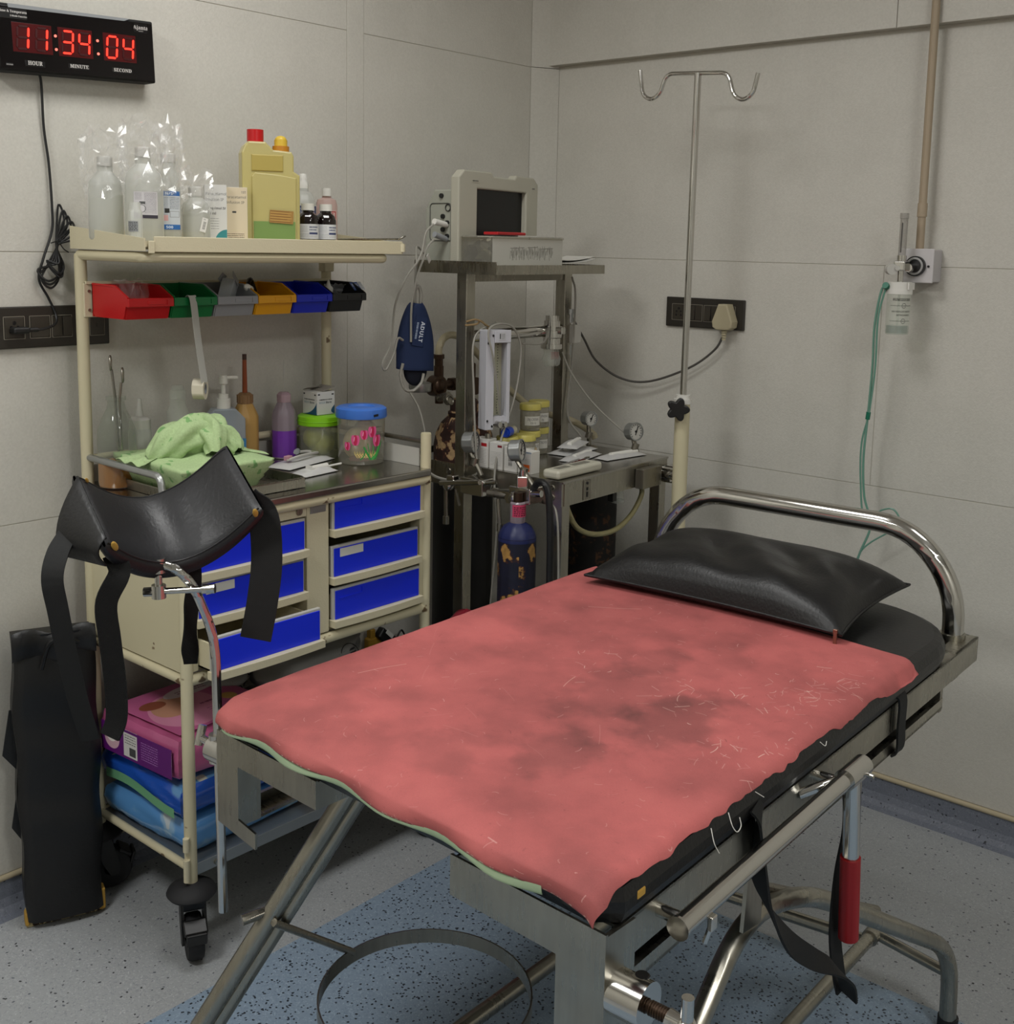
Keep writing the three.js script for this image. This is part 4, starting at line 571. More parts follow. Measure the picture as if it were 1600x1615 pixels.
{
  const greenMap = dtex(256, 256, (u, v) => { const n = fbm(u * 8, v * 8, 8, 4, 91), m = fbm(u * 60, v * 60, 60, 2, 5); const k = sst(0.66, 0.7, n); return [0.66 - k * 0.2 + (m - 0.4) * 0.1, 0.75 - k * 0.12 + (m - 0.4) * 0.1, 0.55 - k * 0.16 + (m - 0.4) * 0.08]; }, true, 6);
  const gm = std(0xffffff, 0.9, { map: greenMap, bumpMap: fabricBump, bumpScale: 0.0008 });
  const t = thing('green_bundle', 'tray wrapped and knotted in pale green cloth', 'bundle', [-1.572, TOP + 0.006, 0.285], -0.03);
  // tapered wrapped tray with soft stretched top
  part('wrapped_tray', grid(36, 36, (u, v) => {
    const a = (u - 0.5) * 2, b = (v - 0.5) * 2, m = Math.max(Math.abs(a), Math.abs(b));
    if (m <= 0.75) { const x = a / 0.75, z = b / 0.75; return V3(x * 0.122, 0.074 + 0.012 * (1 - Math.abs(x)) * (1 - Math.abs(z)) + 0.004 * Math.sin(x * 7 + z * 5) * (1 - m), z * 0.148); }
    const s = (m - 0.75) / 0.25, x = a / m, z = b / m, k = 1 - 0.28 * s; return V3(x * 0.122 * k + 0.002 * Math.sin(u * 40), 0.074 - s * 0.072, z * 0.148 * k + 0.002 * Math.sin(v * 37));
  }), gm, t);
  const twist = (pts, r, n, s, fold = 7) => { const p = smooth(pts, n), F = frames(p, false); return grid(n, 26, (u, v) => { const i = Math.round(u * n), a = v * 6.2832, R = r(u) * (1 + 0.13 * Math.sin(a * fold + u * 14 + s) + 0.08 * Math.sin(a * 3 + s * 2 + u * 22)); return p[i].clone().addScaledVector(F.N[i], Math.cos(a) * R).addScaledVector(F.B[i], Math.sin(a) * R); }); };
  part('knot', [twist([[-0.1, 0.072, -0.02], [-0.07, 0.09, -0.012], [-0.03, 0.112, -0.002], [0.02, 0.118, 0.012], [0.06, 0.1, 0.04], [0.07, 0.082, 0.07]], (u) => 0.012 + 0.032 * Math.sin(Math.PI * u) ** 0.7, 44, 1), twist([[0.0, 0.085, 0.08], [0.02, 0.118, 0.05], [0.04, 0.13, 0.01], [0.05, 0.115, -0.03], [0.06, 0.09, -0.06]], (u) => 0.014 + 0.02 * Math.sin(Math.PI * u), 36, 3, 5)], gm, t);
  part('cloth_tail', [grid(14, 14, (u, v) => V3(0.03 + 0.105 * u, 0.094 - 0.022 * u + 0.005 * Math.sin(v * 16) * (1 - u * 0.4), -0.05 + (v - 0.5) * (0.03 + 0.16 * u) + 0.05 * u), 0.002), grid(12, 12, (u, v) => V3(-0.05 - 0.09 * u, 0.086 - 0.016 * u + 0.004 * Math.sin(v * 14), -0.03 + (v - 0.5) * (0.03 + 0.09 * u)), 0.002)], gm, t);
}
function pouchGeo(w, d, h, s, sag = 0) { return [grid(14, 10, (u, v) => { const k = Math.sin(Math.PI * u) ** 0.4 * Math.sin(Math.PI * v) ** 0.4; return V3((u - 0.5) * w, 0.002 + h * k * (0.6 + 0.5 * noise(u * 6, v * 5, 0, s)) + sag * u, (v - 0.5) * d); }, 0.0008)]; }
{
  const wp = phy(0xd6d5d2, 0.3, { transmission: 0.2, thickness: 0 });
  const mk = (label, x, z, turn, w, d, h, s, extra, y = TOP) => { const t = thing('sterile_pouch', label, 'pouch', [x, y, z], turn); part('pouch', pouchGeo(w, d, h, s), wp, t); if (extra) extra(t); return t; };
  mk('white and pink tubing pouch lying behind the syringe pouch', -1.2, 0.2, 0.25, 0.19, 0.075, 0.014, 3, (t) => { part('tube', [wire([[-0.07, 0.02, 0.01], [-0.03, 0.026, 0.02], [0.03, 0.024, 0.018], [0.07, 0.018, 0.0], [0.05, 0.022, -0.02], [0, 0.026, -0.02]], 0.0035, 40)], M.whiteDim, t); part('pink_hub', box(0.02, 0.012, 0.014, -0.06, 0.024, 0.006, 0.002), std(0xb98a94, 0.5), t); part('grey_ring', cyl(0.007, 0.014, 0.0, 0.03, -0.012, 0, 0.4, Math.PI / 2), M.grey, t); });
  mk('white syringe pouch near the front worktop edge', -1.265, 0.325, 0.12, 0.13, 0.05, 0.014, 5, (t) => { part('syringe', [cyl(0.007, 0.06, 0.02, 0.014, 0, 0, 0, Math.PI / 2), cyl(0.0025, 0.05, 0.075, 0.012, 0.002, 0, 0, Math.PI / 2), box(0.003, 0.02, 0.02, -0.012, 0.013, 0)], M.white, t); });
  const c = thing('gauze_carton', 'small open white carton behind the green bundle', 'carton', [-1.395, TOP, 0.2], 0.3); part('box', box(0.06, 0.05, 0.045, 0, 0.025, 0, 0.001), M.card, c); part('flap', box(0.06, 0.001, 0.03, 0, 0.051, 0.012, 0, 0.25), M.paper, c);
}
// ---------------------------------------------------------------- packs on the lower shelf
function pillowPack(w, h, d, s, puff = 0.2) {              // soft plastic pack: closed rounded block with wrinkles
  const g = new THREE.BoxGeometry(w, h, d, 18, 8, 18), p = g.attributes.position;
  for (let i = 0; i < p.count; i++) {
    let x = p.getX(i) / (w / 2), y = p.getY(i) / (h / 2), z = p.getZ(i) / (d / 2);
    const ex = 1 - puff * 0.35 * (Math.abs(y) ** 3), k = 1 + puff * (1 - x * x) * (1 - z * z) * 0.6 - puff * 0.5 * Math.max(Math.abs(x), Math.abs(z)) ** 5, n = (noise(x * 4 + s, z * 4 + y * 3, 0, s) - 0.5) * 0.12;
    p.setXYZ(i, x * ex * w / 2 * (1 + n * 0.25), y * (k + n) * h / 2, z * ex * d / 2 * (1 + n * 0.25));
  }
  g.computeVertexNormals(); return mergeVertices(g);
}
{
  const bagBlue = dtex(256, 256, (u, v) => { const n = fbm(u * 3, v * 3, 3, 4, 40), k = sst(0.5, 0.53, n), w = sst(0.62, 0.64, n); return [0.13 + k * 0.25 + w * 0.4, 0.33 + k * 0.25 + w * 0.2, 0.72 + k * 0.05 - w * 0.05]; }, true, 2.4);
  const bm = phy(0xffffff, 0.16, { map: bagBlue, clearcoat: 0.5 }), bm2 = phy(0xffffff, 0.14, { clearcoat: 0.5, map: dtex(256, 256, (u, v) => { const n = fbm(u * 4, v * 4, 4, 4, 140), k = sst(0.5, 0.6, n), w = sst(0.64, 0.67, n); return [0.36 + k * 0.2 + w * 0.2, 0.58 + k * 0.12 + w * 0.1, 0.8 + k * 0.02]; }, true, 3) });
  const pk = (label, x, y, z, w, h, d, turn, m, s) => { const t = thing('underpad_pack', label, 'pack', [x, y, z], turn); part('wrapping', pillowPack(w, h, d, s).translate(0, h / 2, 0), m, t); return t; };
  const a = pk('pale blue plastic pack at the bottom of the stack', -1.535, 0.204, 0.25, 0.33, 0.075, 0.33, 0.04, bm2, 2);
  const b = pk('bright blue plastic pack under the pink pack', -1.54, 0.292, 0.25, 0.34, 0.072, 0.33, 0.0, bm, 3);
  part('white_band', grid(16, 2, (u, v) => V3(0.172 - 0.0, 0.004 + 0.03 * v + 0.012 * Math.sin(u * 7), -0.14 + 0.28 * u)), std(0xa9ab9c, 0.5), b);
  part('green_band', grid(16, 2, (u, v) => V3(-0.171, 0.006 + 0.022 * v + 0.008 * Math.sin(u * 5), -0.14 + 0.28 * u)), std(0x6fa77e, 0.4), b);
  const t = thing('diaper_pack', 'pink and purple pack with baby print lying on blue packs', 'pack', [-1.568, 0.376, 0.255], 0.06);
  part('wrapping', pillowPack(0.3, 0.095, 0.29, 7, 0.16).translate(0, 0.048, 0), phy(0xc0608c, 0.2, { clearcoat: 0.4 }), t);
  const side = printed(512, 160, (g, W, H) => { wipe(g, W, H, '#5c0f6a'); g.fillStyle = '#cfa9b4'; g.beginPath(); g.ellipse(80, 78, 56, 60, 0, 0, 7); g.fill(); g.fillStyle = '#e9e2dc'; g.beginPath(); g.ellipse(76, 66, 36, 34, 0, 0, 7); g.fill(); scribble(g, 52, 62, 50, 2, 12, '#51233a', 4); g.fillStyle = '#cfccc8'; g.fillRect(168, 14, 100, 132); scribble(g, 178, 26, 80, 4, 14, '#555', 5); g.fillStyle = '#444'; g.fillRect(210, 90, 46, 46); scribble(g, 296, 30, 120, 8, 13, '#a678b4', 4); text(g, '♡', 440, 70, 40, '#d8a4d0'); });
  part('side_print', P(box(0.262, 0.068, 0.0012, 0, 0, 0), -0.157, 0.042, 0.0, 0.0, -Math.PI / 2, 0), side, t);
  const topm = printed(512, 512, (g, W, H) => { wipe(g, W, H, '#bb5d8c'); g.fillStyle = '#d58aa8'; g.beginPath(); g.ellipse(180, 300, 160, 200, 0.4, 0, 7); g.fill(); g.fillStyle = '#c48f74'; g.beginPath(); g.ellipse(150, 240, 90, 120, 0.6, 0, 7); g.fill(); g.fillStyle = '#8a4a34'; g.beginPath(); g.ellipse(100, 170, 60, 46, 0.3, 0, 7); g.fill(); g.fillStyle = '#d9c9cf'; g.beginPath(); g.ellipse(330, 130, 150, 60, -0.1, 0, 7); g.fill(); scribble(g, 250, 120, 160, 2, 22, '#7b2a58', 8); scribble(g, 250, 310, 110, 1, 20, '#7b2a58', 16); g.fillStyle = '#caa25a'; g.beginPath(); g.arc(400, 330, 40, 0, 7); g.fill(); scribble(g, 240, 380, 200, 4, 18, '#8a3a66', 5); });
  part('top_print', grid(16, 16, (u, v) => { const x = (u - 0.5) * 1.76, z = (0.5 - v) * 1.76; return V3(x * 0.15, 0.1035 + 0.0045 * (1 - x * x) * (1 - z * z) - 0.006 * Math.max(Math.abs(x), Math.abs(z)) ** 5, z * 0.145); }), topm, t);
  const c = pk('dark maroon plastic pack behind the bed corner', -1.22, 0.204, 0.24, 0.24, 0.2, 0.3, 0.1, phy(0x3d0a24, 0.25, { clearcoat: 0.3 }), 9); c.name = numbered('maroon_pack');
  part('red_label', [box(0.09, 0.05, 0.002, 0.04, 0.205, 0.08, 0, -1.4), ball(0.016, -0.03, 0.2, 0.07, [1.4, 0.3, 1])], std(0xa23038, 0.4), c);
  const d = thing('plastic_carrier_bag', 'crumpled white carrier bag with black lettering and blue patch', 'bag', [-1.2, 0.415, 0.22], 0.0);
  part('bag', grid(30, 22, (u, v) => { const a = u * 6.2832, b = v * Math.PI, n = 0.75 + 0.5 * noise(u * 9, v * 7, 9, 6); return V3(Math.cos(a) * Math.sin(b) * 0.16 * n, 0.075 - Math.cos(b) * 0.075 * (0.85 + 0.3 * noise(u * 5, v * 5, 5, 2)), Math.sin(a) * Math.sin(b) * 0.12 * n); }), std(0x8d8c88, 0.5), d);
  part('blue_patch', ball(0.05, -0.03, 0.07, 0.085, [1.1, 0.8, 0.5]), phy(0x12347c, 0.2), d);
  decal(0.08, 0.07, printed(200, 180, (g, W, H) => { g.clearRect(0, 0, W, H); g.strokeStyle = '#222'; g.lineWidth = 5; g.beginPath(); g.ellipse(100, 90, 88, 78, 0, 0, 7); g.stroke(); scribble(g, 40, 50, 120, 3, 24, '#222', 12); scribble(g, 46, 134, 110, 2, 12, '#333', 5); }, 0.5, { transparent: true }), d, 'print', 0.055, 0.085, 0.108, -0.5, 0.2, 0.1);
  const e = thing('plastic_carrier_bag', 'white printed bag crumpled beside the trolley post', 'bag', [-1.44, 0.42, 0.16], 0.3);
  part('bag', grid(24, 18, (u, v) => { const a = u * 6.2832, b = v * Math.PI, n = 0.7 + 0.6 * noise(u * 8, v * 6, 8, 16); return V3(Math.cos(a) * Math.sin(b) * 0.075 * n, 0.06 - Math.cos(b) * 0.06, Math.sin(a) * Math.sin(b) * 0.07 * n); }), std(0x8d8c88, 0.5), e);
  decal(0.08, 0.05, printed(200, 120, (g, W, H) => { g.clearRect(0, 0, W, H); text(g, 'onal', 10, 56, 60, '#222', 'serif', 'left', 'bold'); text(g, 'Med', 60, 112, 56, '#222', 'serif', 'left', 'bold'); }, 0.5, { transparent: true }), e, 'print', 0.01, 0.07, 0.07, -0.4, 0.0, 0.5);
  const w = thing('wooden_board', 'brown wooden strip lying on the lower trolley shelf', 'board', [-1.16, 0.21, 0.42], 0.0); part('strip', box(0.24, 0.012, 0.03, 0, 0, 0, 0.002), std(0x5a3d22, 0.7), w);
}
{ // yellow and black cable holder fixed below the trolley
  const t = thing('cable_reel', 'yellow bracket with bundled black cable under trolley', 'cable', [-0.8, 0.0, 0.03]);
  part('bracket', [box(0.06, 0.05, 0.022, 0.005, 0.365, 0.0, 0.006), box(0.02, 0.03, 0.02, -0.005, 0.4, 0, 0.004)], std(0xa07a22, 0.5), t);
  part('plug_body', [box(0.035, 0.085, 0.026, 0.045, 0.375, 0.012, 0.006, 0, 0, 0.8), box(0.05, 0.05, 0.03, 0.07, 0.345, 0.012, 0.01, 0, 0, 0.4)], M.black, t); part('white_label', box(0.012, 0.034, 0.002, 0.047, 0.392, 0.026, 0, 0, 0, 0.8), M.white, t);
  part('cable', [wire([[-0.03, 0.345, 0.01], [0.02, 0.352, 0.016], [0.06, 0.33, 0.02], [0.1, 0.3, 0.02], [0.12, 0.2, 0.02], [0.1, 0.05, 0.02]], 0.004, 40), wire([[0.08, 0.37, 0.02], [0.1, 0.39, 0.02], [0.115, 0.36, 0.02], [0.1, 0.32, 0.02], [0.06, 0.29, 0.02], [0.04, 0.31, 0.02], [0.06, 0.34, 0.02]], 0.003, 40)], M.cableBlack, t);
}
// ---------------------------------------------------------------- padded leg rest clamped to the bed
{
  const t = thing('leg_rest', 'black leather trough-shaped leg rest with hanging straps', 'leg rest', [-1.945, 0, 0.9]);
  const O = V3(-1.945, 0, 0.9), A = (x, y, z) => V3(x, y, z).sub(O);
  const C = A(-1.99, 1.078, 0.829), az = -0.168, tau = 0.591, rol = 0.126;
  const h = V3(Math.sin(az), 0, Math.cos(az)), a = h.clone().multiplyScalar(Math.cos(tau)).add(V3(0, -Math.sin(tau), 0)), s0 = V3(0, 1, 0).cross(h).normalize(), n0 = a.clone().cross(s0); if (n0.y < 0) n0.negate();
  const s = s0.clone().multiplyScalar(Math.cos(rol)).addScaledVector(n0, Math.sin(rol)), n = s0.clone().multiplyScalar(-Math.sin(rol)).addScaledVector(n0, Math.cos(rol));
  const W = 0.24, Ln = 0.168, D = 0.083, TK = 0.05;
  const at = (q, l, k) => C.clone().addScaledVector(s, q).addScaledVector(a, l).addScaledVector(n, k);
  // closed padded shell: w runs along the U, the ring goes round the pad (top surface on the measured trough)
  const ring = (w, ph) => {
    const e = Math.pow(Math.max(0, 1 - Math.pow(Math.abs(w), 14)), 0.5), sg = (x, p) => Math.sign(x) * Math.pow(Math.abs(x), p);
    const cx = sg(Math.cos(ph), 0.5), cy = sg(Math.sin(ph), 0.62);
    const up = D * Math.pow(Math.abs(w), 1.9), slope = Math.atan(D * 1.9 * Math.pow(Math.abs(w), 0.9) * Math.sign(w) / (W / 2));
    const tk = TK * (1 - 0.45 * Math.abs(w) ** 2), off = (cy - 1) * tk / 2 * (0.25 + 0.75 * e) - (1 - e) * tk * 0.3, len = cx * Ln / 2 * (0.94 + 0.06 * e);
    return at(w * W / 2 - Math.sin(slope) * off, len, up + Math.cos(slope) * off);
  };
  part('pad', grid(60, 40, (u, v) => ring((u - 0.5) * 2, v * 6.2832)), M.leather, t);
  for (const l of [-1, 1]) part('seam', sweep(Array.from({ length: 40 }, (_, i) => ring((i / 39 - 0.5) * 1.97, l < 0 ? 2.5 : 0.64)), 0.0016, 6), M.leather, t);
  for (const [q, l, k, r] of [[-W / 2 + 0.006, Ln / 2 - 0.006, D - 0.012, 0.0085], [W / 2 - 0.003, Ln / 2 - 0.006, D - 0.012, 0.0085], [-W / 2 + 0.009, -Ln / 2 + 0.016, D - 0.012, 0.0045]]) part('worn_foam', P(new THREE.IcosahedronGeometry(1, 1), ...at(q, l, k).toArray(), 0.4, 0.2, 0.6, [r * 0.6, r * 1.4, r * 0.5]), M.foam, t);
  // outer flap below the left edge, then the straps
  const fA = at(-W / 2 - 0.002, -Ln / 2 + 0.01, D - 0.006), fB = at(-W / 2 - 0.002, Ln / 2 - 0.02, D - 0.006), gA = A(-2.165, 1.055, 0.8), gB = A(-2.135, 1.052, 0.895);
  part('flap', grid(10, 10, (u, v) => fA.clone().lerp(fB, u).lerp(gA.clone().lerp(gB, u), v).addScaledVector(s, -0.012 * Math.sin(Math.PI * v)), 0.004), M.vinyl, t);
  part('strap', ribbon(smooth([A(-2.15, 1.09, 0.81), A(-2.178, 1.065, 0.825), A(-2.195, 1.03, 0.838), A(-2.19, 0.98, 0.842), A(-2.178, 0.9, 0.844), A(-2.163, 0.82, 0.846), A(-2.147, 0.757, 0.848)], 44), (q) => 0.034 - 0.005 * q, 0.004, (q) => V3(0.7, 0.05, 0.7).applyAxisAngle(V3(0, 1, 0), 0.35 * Math.sin(q * 3))), M.strap, t);
  part('strap', ribbon(smooth([at(-W / 2 + 0.012, 0.06, D - 0.055), A(-2.115, 1.035, 0.895), A(-2.136, 0.99, 0.89), A(-2.133, 0.93, 0.892), A(-2.127, 0.86, 0.893), A(-2.125, 0.8, 0.89), A(-2.135, 0.77, 0.886)], 40), 0.033, 0.006, (q) => V3(0.7, 0, 0.7).applyAxisAngle(V3(0, 1, 0), 0.4 * Math.sin(q * 4))), M.velcro, t);
  part('strap', ribbon(smooth([at(0.03, -0.03, -TK - 0.002), A(-1.945, 1.0, 0.84), A(-1.95, 0.93, 0.838), A(-1.956, 0.87, 0.84), A(-1.955, 0.83, 0.84)], 30), (q) => 0.026 + 0.003 * Math.sin(q * 17), 0.005, (q) => V3(0.66, 0, 0.75).applyAxisAngle(V3(0, 1, 0), 0.9 * Math.sin(q * 3))), M.velcro, t);
  part('strap', ribbon(smooth([at(W / 2 + 0.002, 0.03, D - 0.03), A(-1.868, 1.09, 0.93), A(-1.872, 1.02, 0.945), A(-1.884, 0.95, 0.948), A(-1.897, 0.885, 0.945)], 30), 0.052, 0.004, V3(0.66, -0.1, 0.75)), M.strap, t);
  // rod, swivel and clamp
  const rod = [A(-1.94, 0.39, 0.9), A(-1.946, 0.89, 0.9), A(-1.985, 0.985, 0.9), A(-2.01, 1.018, 0.895), A(-2.03, 1.028, 0.875)];
  part('rod', tube(rod, 0.008, 0.06), M.chrome, t);
  part('swivel', [cyl(0.012, 0.024, ...A(-2.033, 1.026, 0.872).toArray()), cyl(0.006, 0.03, ...A(-2.033, 1.002, 0.872).toArray()), cyl(0.0115, 0.022, ...A(-2.033, 0.982, 0.872).toArray())], M.chrome, t);
  const d = V3(0.62, 0.07, 0.72).normalize(), c0 = A(-2.033, 0.982, 0.872);
  part('swivel_bar', [sweep([c0.clone().addScaledVector(d, -0.02), c0.clone().addScaledVector(d, 0.085)], 0.0055, 10), sweep([c0.clone().addScaledVector(d, -0.024), c0.clone().addScaledVector(d, -0.006)], 0.008, 12), sweep([c0.clone().addScaledVector(d, 0.072), c0.clone().addScaledVector(d, 0.092)], 0.008, 12)], M.chrome, t);
  part('bracket', [sweep([at(-0.02, 0, -TK + 0.004), A(-2.033, 1.03, 0.872)], 0.012, 12), box(0.07, 0.006, 0.07, ...at(-0.01, 0, -TK - 0.001).toArray())], M.steelDull, t);
}
{ // black padded board leaning on the wall
  const t = thing('padded_board', 'black vinyl padded board leaning against left wall', 'cushion', [-1.832, 0, 0.12], -0.36);
  t.rotation.x = -0.075; t.rotation.z = -0.028;
  const g = new THREE.BoxGeometry(0.17, 0.66, 0.055, 14, 30, 6), p = g.attributes.position;
  for (let i = 0; i < p.count; i++) { const x = p.getX(i), y = p.getY(i), z = p.getZ(i), k = z > 0.02 ? 1 : 0; const wr = 0.004 * Math.sin(y * 38 + x * 6) + 0.006 * noise(x * 14, y * 9, 0, 3); p.setXYZ(i, x * (1 + 0.05 * Math.sin(y * 7 + 1)) + 0.003 * Math.sin(y * 30), y + 0.345, z + k * (wr + 0.012 * (1 - (x / 0.09) ** 2)) - (Math.abs(x) > 0.08 && k ? 0.01 : 0)); }
  g.computeVertexNormals(); part('cushion', mergeVertices(g), M.vinyl, t);
  part('top_fold', [grid(14, 6, (u, v) => V3((u - 0.5) * 0.176, 0.668 + 0.014 * v - 0.05 * (1 - v) + 0.008 * Math.sin(u * 9), 0.036 + 0.01 * Math.sin(v * 3) + 0.004 * Math.sin(u * 14)), 0.003), sweep(smooth([[-0.03, 0.6, 0.05], [-0.012, 0.655, 0.055], [0.02, 0.665, 0.056], [0.05, 0.65, 0.052]], 16), 0.005, 6)], M.vinyl, t);
  part('base_board', [box(0.166, 0.034, 0.03, 0, 0.017, -0.002, 0.001)], std(0xffffff, 0.8, { map: dtex(128, 64, (u, v) => { const n = fbm(u * 9, v * 6, 9, 3, 3), k = sst(0.52, 0.56, n); return k ? [0.18, 0.12, 0.08] : [0.72, 0.66, 0.5]; }, true, 9) }), t, 'worn board edge');
  parts('worn_foam', [box(0.016, 0.05, 0.034, 0.08, 0.03, 0.004, 0.004), box(0.01, 0.03, 0.03, -0.081, 0.02, 0.004, 0.004)], M.foam, t);
  part('side_flap', [extr([[0, 0], [-0.03, 0.04], [-0.012, 0.14], [0, 0.14]], 0.006).translate(-0.084, 0.36, -0.012), extr([[0, 0], [-0.018, 0.03], [-0.006, 0.1], [0, 0.1]], 0.006).translate(-0.084, 0.2, -0.012)], M.vinyl, t);
  const b = thing('padded_board', 'second narrower black padded board behind, with worn brown edge', 'cushion', [-1.75, 0, 0.085], -0.3);
  b.rotation.x = -0.06; part('cushion', box(0.05, 0.5, 0.05, 0, 0.26, 0, 0.012), M.vinyl, b); part('worn_edge', [box(0.014, 0.16, 0.01, 0.018, 0.3, 0.024, 0.003), box(0.02, 0.08, 0.01, 0.012, 0.12, 0.024, 0.003)], std(0x4a3a22, 0.8), b);
}

// ---------------------------------------------------------------- examination bed (local: x from foot to head, z to the right)
const BED = [-1.978, 0, 1.35], BT = 2.3 * Math.PI / 180;
const fu = (v) => -0.008 - 0.07 * v;
{
  const t = thing('examination_bed', 'stainless steel examination bed with hoop headrail and tubular legs', 'bed', BED, BT);
  const skew = Math.atan(0.07);
  // side rails
  for (const s of [-1, 1]) {
    part('side_rail', [bx2(fu(s * 0.4) + 0.001, 1.385, 0.69, 0.742, s > 0 ? 0.398 : -0.403, s > 0 ? 0.403 : -0.398), bx2(fu(s * 0.4) + 0.03, 1.385, 0.738, 0.742, s > 0 ? 0.365 : -0.403, s > 0 ? 0.403 : -0.365), bx2(1.381, 1.385, 0.69, 0.742, s > 0 ? 0.36 : -0.403, s > 0 ? 0.403 : -0.36)], M.steel, t);
    part('lower_rail', [bx2(0.03, 1.18, s > 0 ? 0.645 : 0.59, s > 0 ? 0.667 : 0.612, s > 0 ? 0.394 : -0.4, s > 0 ? 0.401 : -0.393), bx2(0.03, 1.18, s > 0 ? 0.645 : 0.59, s > 0 ? 0.65 : 0.595, s > 0 ? 0.36 : -0.4, s > 0 ? 0.401 : -0.36)], M.steel, t);
    if (s > 0) part('rail_web', bx2(0.06, 1.17, s > 0 ? 0.65 : 0.6, 0.735, s > 0 ? 0.35 : -0.356, s > 0 ? 0.356 : -0.35), M.blackMatt, t);
    part('end_plate', bx2(1.165, 1.18, 0.64, 0.7, s > 0 ? 0.36 : -0.4, s > 0 ? 0.4 : -0.36), M.steelDull, t);
  }
  part('deck', [bx2(0.24, 1.36, 0.712, 0.722, -0.36, 0.36)], M.steelDull, t);
  part('cross_member', [bx2(0.3, 0.34, 0.66, 0.712, -0.35, 0.35), bx2(1.3, 1.34, 0.66, 0.712, -0.38, 0.38)], M.steelDull, t);
  // foot end plates, cut out in the middle
  const foot = new THREE.Group(); foot.name = 'foot_frame'; foot.position.set(-0.008, 0, 0); foot.rotation.y = -skew; t.add(foot);
  const FP = (n, pts, hole) => { const g = extr(pts, 0.004, 0, hole); g.rotateY(-Math.PI / 2); return part(n, g, M.steel, foot); };   // outline in (z, y)
  FP('left_plate', [[-0.405, 0.59], [-0.3, 0.578], [-0.3, 0.605], [-0.346, 0.612], [-0.346, 0.704], [-0.142, 0.704], [-0.142, 0.75], [-0.405, 0.75]]);
  FP('right_plate', [[0.146, 0.69], [0.332, 0.69], [0.332, 0.42], [0.408, 0.42], [0.408, 0.748], [0.146, 0.748]]);
  part('notch_wall', [bx2(0, 0.26, 0.704, 0.748, -0.146, -0.142), bx2(0, 0.26, 0.69, 0.742, 0.146, 0.15), bx2(0.255, 0.26, 0.69, 0.742, -0.146, 0.15)], M.steel, foot);
  parts('corner_return', [bx2(0, 0.05, 0.59, 0.745, -0.409, -0.405), bx2(0, 0.055, 0.42, 0.745, 0.404, 0.408), bx2(0, 0.04, 0.6, 0.71, -0.35, -0.346), bx2(0, 0.1, 0.42, 0.424, 0.332, 0.408)], M.steel, foot);
  // hoop at the head
  part('head_hoop', tube([[1.34, 0.69, 0.362], [1.34, 0.85, 0.362], [1.34, 0.966, 0.26], [1.34, 0.966, -0.26], [1.34, 0.85, -0.362], [1.34, 0.69, -0.362]], 0.0225, 0.11, 20), M.chrome, t);
  parts('hoop_collar', [cyl(0.027, 0.012, 1.34, 0.747, 0.362), cyl(0.027, 0.012, 1.34, 0.747, -0.362)], M.steel, t);
  // guard bar and swing handle on the right
  part('guard_bar', [sweep([[0.06, 0.728, 0.448], [0.62, 0.733, 0.448]], 0.0135, 18), cyl(0.0155, 0.004, 0.057, 0.728, 0.448, 0, 0, Math.PI / 2)], M.chrome, t);
  parts('standoff', [cyl(0.009, 0.05, 0.085, 0.722, 0.424, Math.PI / 2), cyl(0.009, 0.05, 0.57, 0.725, 0.424, Math.PI / 2), sweep([[0.5, 0.72, 0.402], [0.52, 0.735, 0.43], [0.55, 0.735, 0.44]], 0.008, 10)], M.chrome, t);
  part('guard_clip', [box(0.014, 0.02, 0.008, 0.118, 0.712, 0.462, 0.002), sweep([[0.118, 0.705, 0.46], [0.12, 0.68, 0.452]], 0.004, 6)], M.chrome, t);
  const hnd = part('swing_handle', [cyl(0.0175, 0.075, 0.6, 0.733, 0.448, 0, 0, Math.PI / 2), sweep([[0.598, 0.73, 0.448], [0.625, 0.45, 0.448]], 0.0135, 16), cyl(0.004, 0.012, 0.618, 0.728, 0.468, Math.PI / 2)], M.chrome, t);
  part('red_grip', sweep([[0.611, 0.585, 0.448], [0.6255, 0.437, 0.448]], 0.0165, 18), std(0x8e0c12, 0.5), hnd, 'red rubber grip');
  // clamp with T-handle on the right foot corner
  part('clamp', [cyl(0.028, 0.046, -0.014, 0.665, 0.43, Math.PI / 2, 0, 0, 26), cyl(0.0095, 0.004, -0.004, 0.69, 0.436, 0, 0, 0, 16)], M.chrome, t);
  part('clamp_hole', cyl(0.0085, 0.003, -0.004, 0.6915, 0.436), M.black, t);
  part('clamp_screw', [cyl(0.008, 0.03, -0.014, 0.664, 0.466, Math.PI / 2), ...Array.from({ length: 7 }, (_, i) => P(new THREE.TorusGeometry(0.008, 0.0014, 6, 16), -0.014, 0.664, 0.456 + i * 0.0035))], M.brass, t);
  part('clamp_handle', [sweep([[-0.014, 0.664, 0.479], [-0.014, 0.66, 0.5]], 0.011, 14), ball(0.014, -0.014, 0.66, 0.504), cyl(0.0075, 0.075, -0.014, 0.662, 0.504)], M.chrome, t);
  part('clamp', [cyl(0.022, 0.05, 0.05, 0.69, -0.435, Math.PI / 2), cyl(0.012, 0.05, 0.05, 0.692, -0.452), box(0.05, 0.05, 0.012, 0.05, 0.69, -0.414, 0.003)], M.chrome, t);
  part('clamp_handle', [sweep([[0.05, 0.695, -0.46], [0.045, 0.702, -0.488]], 0.007, 10), sweep([[0.04, 0.69, -0.488], [0.052, 0.722, -0.49]], 0.0075, 12)], M.chrome, t);
